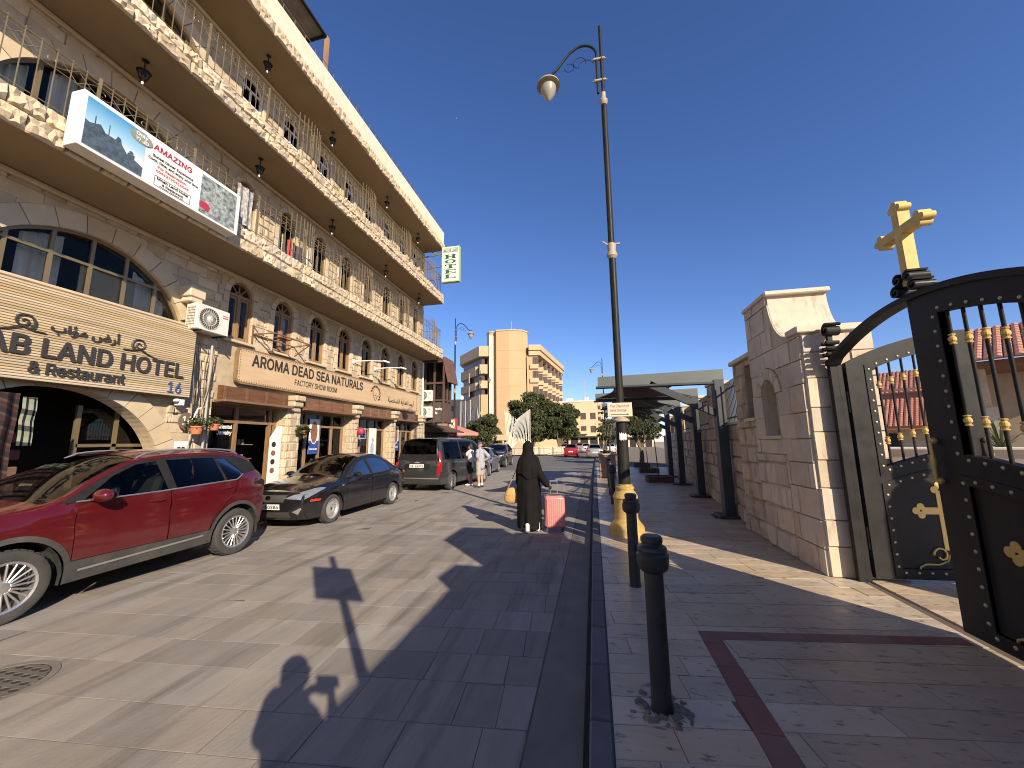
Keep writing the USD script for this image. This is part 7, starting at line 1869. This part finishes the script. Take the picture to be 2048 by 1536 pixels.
# ------------------------------------------------------------------ people and what they carry
import manifold3d as m3
m_skin = mat('skin', (.42, .24, .16), .55, .1, 8)
m_skind = mat('skin_tanned', (.36, .17, .11), .55, .1, 8)
m_hair = mat('hair_dark', (.03, .022, .017), .6, .2)
def ball(c, r):
    v = trimesh.creation.icosphere(1, 1.0).vertices * r + np.array(c)
    return v
def chain(bones, refine=.03, it=12):
    """bones: ((c, r), (c, r)) pairs; hulls joined into one smooth body."""
    M = m3.Manifold()
    for (a, ra), (b, rb) in bones:
        M += m3.Manifold.hull_points(np.vstack([ball(a, ra), ball(b, rb)]))
    M = M.refine_to_length(refine); me = M.to_mesh()
    t = trimesh.Trimesh(me.vert_properties[:, :3], me.tri_verts, process=True)
    trimesh.smoothing.filter_taubin(t, iterations=it)
    return t
def human(root, J, H, skin, clothes, seed=0, face=True, hands=True):
    """J: joints in metres. One continuous body mesh; clothes are looser meshes over it."""
    L = lambda a, b, t: np.array(a) * (1 - t) + np.array(b) * t
    b = []
    hip = (np.array(J['hipL']) + np.array(J['hipR'])) / 2; sh = (np.array(J['shL']) + np.array(J['shR'])) / 2
    waist = L(hip, sh, .45); wid = J.get('girth', 1.0)
    for s in 'LR':
        b += [((hip, .10), (J['hip' + s], .085)), ((J['hip' + s], .088), (J['kn' + s], .055)), ((J['kn' + s], .056), (L(J['kn' + s], J['an' + s], .3), .056)), ((L(J['kn' + s], J['an' + s], .3), .056), (J['an' + s], .036)),
              ((J['an' + s], .038), (J['to' + s], .03)), ((sh, .085), (J['sh' + s], .062)), ((J['sh' + s], .058), (J['el' + s], .040)), ((J['el' + s], .041), (J['wr' + s], .027))]
        w, e = np.array(J['wr' + s]), np.array(J['el' + s]); d = (w - e) / np.linalg.norm(w - e)
        hd = np.array(J.get('hd' + s, d)); pl = w + hd * .085
        b.append(((w, .026), (pl, .030)))
        if hands:
            sd = np.cross(hd, np.array(J.get('palm' + s, (0, 0, 1)))); sd /= max(np.linalg.norm(sd), 1e-6); up = np.cross(sd, hd)
            for k, ln in enumerate((.066, .076, .072, .056)):
                p = pl + sd * (k - 1.5) * .018; q = p + (hd * .75 - up * .35) * ln * .55; r_ = q + (hd * .15 - up * .9) * ln * .45
                b += [((p, .0095), (q, .0088)), ((q, .0088), (r_, .0075))]
            p = w + hd * .03 - sd * .028; q = p + (hd * .6 - sd * .7) * .035; b += [((p, .011), (q, .010)), ((q, .010), (q + (hd * .8 - up * .5) * .032, .008))]
    b += [((hip, .115 * wid), (waist, .118 * wid)), ((waist, .118 * wid), (L(waist, sh, .6), .125)), ((L(waist, sh, .6), .125), (sh, .095)), ((sh, .07), (J['neck'], .055)), ((J['neck'], .055), (np.array(J['head']) - np.array([0, 0, .06]), .058))]
    hd = np.array(J['head']); fw_ = np.array(J['face'], float); fw_ /= np.linalg.norm(fw_)
    b += [((hd + np.array([0, 0, .03]) - fw_ * .015, .092), (hd + np.array([0, 0, -.04]) + fw_ * .02, .072)), ((hd + fw_ * .045 + np.array([0, 0, -.075]), .042), (hd + fw_ * .03, .06)), ((hd + fw_ * .085 + np.array([0, 0, -.002]), .012), (hd + fw_ * .105 + np.array([0, 0, -.035]), .014))]
    rt_ = np.cross(fw_, [0, 0, 1])
    for s in (-1, 1): b.append(((hd + rt_ * s * .083 + np.array([0, 0, -.005]), .016), (hd + rt_ * s * .085 + np.array([0, 0, -.04]), .011)))
    MB().tm(chain(b, .022, 8)).put('body', skin, root, smooth=True)
    if face:
        m = MB()
        for s in (-1, 1): m.sphere(hd + fw_ * .082 + rt_ * s * .032 + np.array([0, 0, .008]), (.010, .010, .008), 1)
        m.put('eyes', m_black, root)
        MB().box(hd + fw_ * .086 + np.array([0, 0, -.062]), (.012, .012, .006), rz=0).box(hd + fw_ * .084 + rt_ * .015 + np.array([0, 0, -.062]), (.012, .012, .005)).box(hd + fw_ * .084 - rt_ * .015 + np.array([0, 0, -.062]), (.012, .012, .005)).put('mouth', m_tred, root)
    for nm, kind, m_, kw in clothes:
        cb_ = []; g = kw.get('g', .022)
        if kind == 'shirt':
            top = sh; bot = L(hip, sh, kw.get('len', -.1))
            cb_ += [((bot, .135 * wid + g), (waist, .128 * wid + g)), ((waist, .128 * wid + g), (L(waist, sh, .6), .128 + g)), ((L(waist, sh, .6), .128 + g), (sh, .088 + g))]
            for s in 'LR':
                e = L(J['sh' + s], J['el' + s], kw.get('sleeve', .75))
                cb_ += [((sh, .085 + g * .6), (J['sh' + s], .064 + g * .6)), ((J['sh' + s], .062 + g * .6), (e, .052 + g))]
                if kw.get('sleeve', .75) > 1: cb_ += [((J['el' + s], .05 + g), (L(J['el' + s], J['wr' + s], .92), .034 + g * .6))]
            if kw.get('collar'): cb_ += [((sh, .075), (np.array(J['neck']), .06))]
        elif kind == 'trousers':
            for s in 'LR':
                k = kw.get('len', 1.0); cb_ += [((hip + np.array([0, 0, .05]), .122 * wid + g * .6), (J['hip' + s], .098 + g))]
                if k <= 1: cb_ += [((J['hip' + s], .098 + g), (L(J['hip' + s], J['kn' + s], k), .070 + g))]
                else: cb_ += [((J['hip' + s], .098 + g), (J['kn' + s], .066 + g)), ((J['kn' + s], .066 + g), (L(J['kn' + s], J['an' + s], k - 1), .05 + g))]
        elif kind == 'shoes':
            for s in 'LR':
                a, t_ = np.array(J['an' + s]), np.array(J['to' + s]); d = (t_ - a) * [1, 1, 0]
                cb_ += [((a * [1, 1, 0] + [0, 0, a[2] - .035] - d * .25, .044), (a * [1, 1, 0] + [0, 0, a[2] - .035] + d * .5, .046)), ((a * [1, 1, 0] + [0, 0, a[2] - .035] + d * .5, .044), (t_ + d * .25, .033))]
        elif kind == 'socks':
            for s in 'LR': cb_ += [((J['an' + s], .046), (L(J['an' + s], J['kn' + s], kw.get('h', .3)), .052))]
        elif kind == 'hair':
            cb_ += [((hd + np.array([0, 0, .045]) - fw_ * .022, .096), (hd + np.array([0, 0, -.02]) - fw_ * .045, .078))]
        elif kind == 'cap':
            cb_ += [((hd + np.array([0, 0, .062]) - fw_ * .01, .096), (hd + np.array([0, 0, .05]) + fw_ * .02, .092))]
        me = chain(cb_, .03, 8)
        if kind in ('shirt', 'trousers'):   # folds
            me.vertices = me.vertices + me.vertex_normals * ((meshkit.fbm(me.vertices * np.array([14, 14, 8]), 3, seed) - .5) * .03)[:, None]
        o = MB().tm(me)
        if kind == 'cap':
            o.add(*(lambda P: (P, [[k, k + 1, 10 + k, 9 + k] for k in range(8)]))(np.array([hd + np.array([0, 0, .055]) + fw_ * (.085 + q * .095 * math.sin(PI * (k + .5) / 9)) + rt_ * (.085 * (1 - .1 * q) * math.cos(PI * k / 8)) + np.array([0, 0, -.02 * q]) for q in (0, 1) for k in range(9)])))
        o.put(nm, m_, root, smooth=True)

def pose(x, y, h, face_deg, **kw):
    """A standing figure facing face_deg (from +x), all joints; kw overrides by offsets in the body frame (forward, left, up)."""
    f = np.array([math.cos(math.radians(face_deg)), math.sin(math.radians(face_deg)), 0]); l = np.array([-f[1], f[0], 0]); z = np.array([0, 0, 1.])
    k = h / 1.75; base = np.array([x, y, kw.pop('z0', 0)])
    P = dict(hipL=(0, .09, .92), hipR=(0, -.09, .92), knL=(.02, .10, .50), knR=(.02, -.10, .50), anL=(-.02, .10, .08), anR=(-.02, -.10, .08), toL=(.13, .12, .035), toR=(.13, -.12, .035),
             shL=(-.01, .18, 1.43), shR=(-.01, -.18, 1.43), elL=(-.03, .24, 1.14), elR=(-.03, -.24, 1.14), wrL=(.04, .26, .90), wrR=(.04, -.26, .90), neck=(.0, 0, 1.50), head=(.02, 0, 1.64))
    P.update({a: b for a, b in kw.items() if isinstance(b, tuple) and a[:2] not in ('hd', 'pa')})
    J = {a: base + (f * b[0] + l * b[1] + z * b[2]) * k for a, b in P.items()}
    J['face'] = f if 'look' not in kw else np.array([math.cos(math.radians(kw['look'])), math.sin(math.radians(kw['look'])), kw.get('nod', 0)])
    J['girth'] = kw.get('girth', 1.0)
    for s in 'LR':
        if 'hd' + s in kw: a = kw['hd' + s]; J['hd' + s] = f * a[0] + l * a[1] + z * a[2]
        J['palm' + s] = kw.get('palm' + s, (0, 0, 1))
    return J

# woman in a black robe pulling a pink suitcase
wm = thing('person', 'person in a long black robe and veil walking away, pulling a pink suitcase', 'person', (0, 0, 0))
m_robe = mat('robe_black', (.008, .0072, .0072), .85, .25, 6, spec=.12)
wx, wy = -1.30, 7.78
fd = np.array([-.10, 1.0, 0]); fd /= np.linalg.norm(fd); rtv = np.array([fd[1], -fd[0], 0])
# robe rings: height, half width across, half depth, lean back, sideways
rings = [(.075, .215, .22, -.02, .00), (.30, .225, .215, .00, .0), (.60, .23, .20, .01, .0), (.90, .232, .19, .01, .0), (1.12, .225, .175, .0, .0), (1.30, .200, .15, -.01, .0), (1.40, .165, .135, .0, .0), (1.47, .115, .115, .015, .0), (1.54, .098, .110, .03, .0), (1.62, .095, .112, .035, .0), (1.68, .078, .09, .03, .0), (1.72, .03, .04, .025, 0)]
n = 56; V = []
rr_ = np.array(rings)
zz = np.concatenate([np.linspace(.075, 1.3, 22), np.linspace(1.33, 1.72, 16)])
hw, hd_, ln = (PchipInterpolator(rr_[:, 0], rr_[:, i])(zz) for i in (1, 2, 3))
for i, z in enumerate(zz):
    a = np.arange(n) * 2 * PI / n
    fold = 1 + (.085 * np.sin(a * 7 + z * 1.2) + .05 * np.sin(a * 11 - z * 2.3 + 1)) * np.clip((1.35 - z) / 1.2, 0, 1) ** 1.2 + .018 * np.sin(a * 5 + 3 * z) * (z > 1.1)
    p = np.array([wx, wy, 0]) + np.outer(np.cos(a) * hw[i] * fold, rtv) + np.outer(np.sin(a) * hd_[i] * fold + ln[i], fd)
    V.append(np.c_[p[:, :2], np.full(n, z) + (.02 * np.sin(a * 3 + 1) if i == 0 else 0)])
V = np.vstack(V); k = len(zz)
F = [[j * n + i, j * n + (i + 1) % n, (j + 1) * n + (i + 1) % n, (j + 1) * n + i] for j in range(k - 1) for i in range(n)]
rb = MB().add(V, F)
c_ = np.array([wx, wy, 0])
def at_(r, f, z): return c_ + rtv * r + fd * f + np.array([0, 0, z])
V2 = np.vstack([V, [[wx, wy, 1.725]]]); F2 = [[(k - 1) * n + i, (k - 1) * n + (i + 1) % n, k * n] for i in range(n)]
rb = MB().add(V, F); rb.add(V2, F2)
rb.put('robe', m_robe, wm, smooth=True)
arm = chain([((at_(.14, 0, 1.36), .085), (at_(.23, -.06, 1.08), .075)), ((at_(.23, -.06, 1.08), .078), (at_(.36, -.16, .90), .062))], .03, 6)
MB().tm(arm).put('sleeve', m_robe, wm, smooth=True)
arm = chain([((at_(-.12, 0, 1.34), .085), (at_(-.17, .02, 1.10), .078)), ((at_(-.17, .02, 1.10), .078), (at_(-.21, .10, .92), .062))], .03, 6)
MB().tm(arm).put('sleeve', m_robe, wm, smooth=True)
vz = np.concatenate([np.linspace(1.06, 1.3, 8), np.linspace(1.33, 1.735, 18)])
V = []
vh, vd, vl = (PchipInterpolator(rr_[:, 0], rr_[:, i])(np.minimum(vz, 1.72)) for i in (1, 2, 3))
for i, z in enumerate(vz):
    a = np.arange(n) * 2 * PI / n
    k_f = np.clip((1.5 - z) / .45, 0, 1)
    fold = 1 + .05 * k_f * np.sin(a * 8 + 1 + z * 2) + .03 * k_f * np.sin(a * 13 - z * 3)
    off = .014 + .012 * k_f
    p = np.array([wx, wy, 0]) + np.outer(np.cos(a) * (vh[i] + off) * fold, rtv) + np.outer(np.sin(a) * (vd[i] + off) * fold + vl[i], fd)
    V.append(np.c_[p[:, :2], np.full(n, z) + (.05 * np.sin(a * 2 + .6) + .03 * np.sin(a * 5) if i == 0 else 0)])
V = np.vstack(V + [[[wx, wy + .03, 1.745]]]); k = len(vz)
F = [[j * n + i, j * n + (i + 1) % n, (j + 1) * n + (i + 1) % n, (j + 1) * n + i] for j in range(k - 1) for i in range(n)] + [[(k - 1) * n + i, (k - 1) * n + (i + 1) % n, k * n, k * n] for i in range(n)]
MB().add(V, F).put('veil', m_robe, wm, smooth=True)
def hand(base, d, palm, s, seed=0):
    d = np.array(d, float) / np.linalg.norm(d); sd = np.cross(d, palm); sd /= np.linalg.norm(sd); up = np.cross(sd, d)
    b = [((np.array(base), .026), (np.array(base) + d * .08, .030))]; pl = np.array(base) + d * .08
    for kk, l_ in enumerate((.064, .074, .070, .054)):
        p = pl + sd * (kk - 1.5) * .018; q = p + (d * .4 - up * .8) * l_ * .55; r_ = q + (-d * .6 - up * .5) * l_ * .45
        b += [((p, .0095), (q, .009)), ((q, .009), (r_, .008))]
    p = np.array(base) + d * .03 - sd * .028; q = p + (d * .6 - sd * .6) * .035; b += [((p, .011), (q, .010)), ((q, .010), (q + (d * .5 - up * .8) * .03, .008))]
    return chain(b, .012, 4)
MB().tm(hand(at_(.37, -.17, .885), rtv * .6 - fd * .35 + np.array([0, 0, -.35]), (0, 0, 1), 1)).put('hand', m_black, wm, smooth=True)
MB().tm(hand(at_(-.215, .11, .90), (0, .1, -1), tuple(rtv), 1)).put('hand', m_skin, wm, smooth=True)
m_shoe = mat('shoe_white', (.66, .63, .58), .6, .1)
for r, f, sgn in ((-.02, -.20, 1), (.17, -.02, 1)):
    a0 = at_(r, f, .05); d = fd * .9
    sh_ = chain([((a0 - d * .06, .042), (a0 + d * .09, .040)), ((a0 + d * .09, .04), (a0 + d * .17 - np.array([0, 0, .015]), .03)), ((a0 - d * .05, .04), (a0 - d * .05 + np.array([0, 0, .10]), .042))], .02, 4)
    MB().tm(sh_).put('shoe', m_shoe, wm, smooth=True)
# suitcase
m_pink = mat('suitcase_pink', (.56, .20, .18), .4, .08, 5, rvar=.1)
sx0 = at_(.50, -.02, 0)
st_ = thing('suitcase', 'pink ribbed hard shell suitcase on wheels with a raised silver handle', 'suitcase', (sx0[0], sx0[1], 0), 9)
MB().box((0, 0, .37), (.40, .25, .60), b=.055).put('shell', m_pink, st_, smooth=50)
m = MB()
for q in np.linspace(-.14, .14, 8): m.box((q, -.126, .37), (.018, .012, .50), b=.005).box((q, .126, .37), (.018, .012, .50), b=.005)
m.put('rib', m_pink, st_)
MB().box((0, 0, .37), (.408, .018, .605), b=.006).put('seam', m_trim, st_)
m = MB()
for x in (-.15, .15):
    for y in (-.09, .09): m.lathe([(0, -.012), (.028, -.012), (.028, .012), (0, .012)], (x, y, .03), 12, rot([1, 0, 0], 90)).box((x, y, .062), (.03, .03, .03))
m.put('wheel', m_trim, st_)
MB().tube([(-.07, .09, .66), (-.07, .09, .93)], .009, 6).tube([(.07, .09, .66), (.07, .09, .93)], .009, 6).box((0, .09, .94), (.17, .03, .03), b=.01).put('trolley_handle', m_silver, st_)
MB().box((0, -.02, .685), (.16, .03, .025), b=.01).put('carry_handle', m_trim, st_)
# handbag
hb = thing('handbag', 'tan handbag on a long strap carried at the side of the black robed person', 'handbag', tuple(at_(-.34, .06, .66)), 4)
bagm = trimesh.creation.icosphere(3, 1.0); v = np.array(bagm.vertices)
v = np.sign(v) * np.abs(v) ** .75 * np.array([.15, .07, .155]); v[:, 0] *= 1 - .22 * (v[:, 2] / .155); v += 0
MB().add(v, bagm.faces).put('bag', mat('bag_tan', (.47, .27, .09), .55, .15, 9, bump=.2), hb, smooth=True)
MB().tube([(-.09, 0, .12), (-.0, .0, .30), (.08, .02, .48), (.14, .02, .60)], .009, 5).tube([(.09, 0, .12), (.10, .0, .18), (.12, .04, .22)], .009, 5).put('strap', mat('strap_tan', (.36, .21, .10), .6, .1), hb)
MB().box((0, -.071, .02), (.19, .006, .02)).put('buckle', m_gold, hb)

# man in a pale shirt with hands on his hips
m_shirt = mat('shirt_pale', (.29, .29, .33), .85, .08, 14)
m_short = mat('shorts_cream', (.34, .30, .25), .85, .08, 14)
mn = thing('person', 'man in pale shirt, cream shorts and purple cap standing with hands on hips', 'person', (0, 0, 0))
J = pose(-4.42, 14.95, 1.72, 160, z0=0.0, girth=1.22, elL=(-.16, .40, 1.18), wrL=(.02, .25, 1.02), elR=(-.18, -.38, 1.18), wrR=(.0, -.24, 1.02), hdL=(.4, -.8, -.3), hdR=(.4, .8, -.3), look=165, nod=-.15)
human(mn, J, 1.72, m_skin, [('shirt', 'shirt', m_shirt, dict(sleeve=.8, len=-.16, g=.028)), ('shorts', 'trousers', m_short, dict(len=.95, g=.03)), ('socks', 'socks', m_white, dict(h=.12)), ('shoes', 'shoes', m_trim, {}), ('cap', 'cap', mat('cap_purple', (.085, .06, .20), .8, .1), {})], 3)
# companion by the open van door
bn = thing('person', 'person in white shirt and black shorts with long socks leaning into the van', 'person', (0, 0, 0))
J = pose(-5.02, 15.55, 1.66, 175, knL=(.03, .09, .5), toL=(.13, .11, .035), elL=(.22, .22, 1.2), wrL=(.42, .2, 1.22), elR=(.2, -.24, 1.15), wrR=(.40, -.2, 1.2), hdL=(1, 0, 0), hdR=(1, 0, 0), look=175)
human(bn, J, 1.66, m_skind, [('shirt', 'shirt', mat('shirt_white', (.50, .49, .47), .85, .06), dict(sleeve=.7, len=-.1, g=.022)), ('shorts', 'trousers', m_black, dict(len=.8, g=.022)), ('shoes', 'shoes', m_shoe, {}), ('hair', 'hair', m_hair, {})], 4)
# photographer: behind the camera, seen only by the shadow
ph = thing('person', 'photographer behind the camera whose shadow falls on the road pavers', 'person', (0, 0, 0))
J = pose(.14, -.09, 1.84, 70, z0=ZP, elL=(.02, .30, 1.20), wrL=(.10, -.02, 1.50), elR=(.02, -.34, 1.24), wrR=(.10, -.26, 1.52), hdL=(.2, -.9, .3), hdR=(.2, .3, .9), look=75)
human(ph, J, 1.84, m_skin, [('shirt', 'shirt', m_trim, dict(sleeve=.8, len=-.12, g=.03)), ('trousers', 'trousers', m_black, dict(len=1.9, g=.02)), ('shoes', 'shoes', m_trim, {}), ('hair', 'hair', m_hair, {})], 5)
tag(MB().box((.36, -.02, 1.77), (.17, .009, .08), rz=8, b=.003).put('phone', m_black), 'phone held up by the photographer behind the camera', 'phone')
# unseen post added in the court, shaped to throw the shadow on the open leaf
tag(MB().lathe([(0, 0), (.34, 0), (.34, .2), (.29, .24), (.29, 2.62), (.26, 2.80), (.13, 2.97), (.13, 3.02), (.17, 3.06), (.17, 3.22), (.08, 3.30), (0, 3.3)], (6.02, 2.36, ZP), 8, rot([0, 0, 1], 22)).put('court_post', m_pstone, smooth=False), 'unseen stone post added inside the court, shaped to cast the shadow on the open gate leaf', 'post')
# walker with a white parasol half hidden by the lamp
wk = thing('person', 'far walker in dark clothes under a small white umbrella beyond the lamp post', 'person', (0, 0, 0))
J = pose(1.55, 24.0, 1.68, 85, z0=ZP, elR=(.1, -.24, 1.2), wrR=(.2, -.12, 1.36), hdR=(0, 0, 1))
human(wk, J, 1.68, m_skin, [('shirt', 'shirt', m_white, dict(sleeve=.8, len=-.12)), ('trousers', 'trousers', mat('trousers_brown', (.12, .05, .04), .8, .1), dict(len=1.9)), ('hair', 'hair', m_hair, {})], 7)
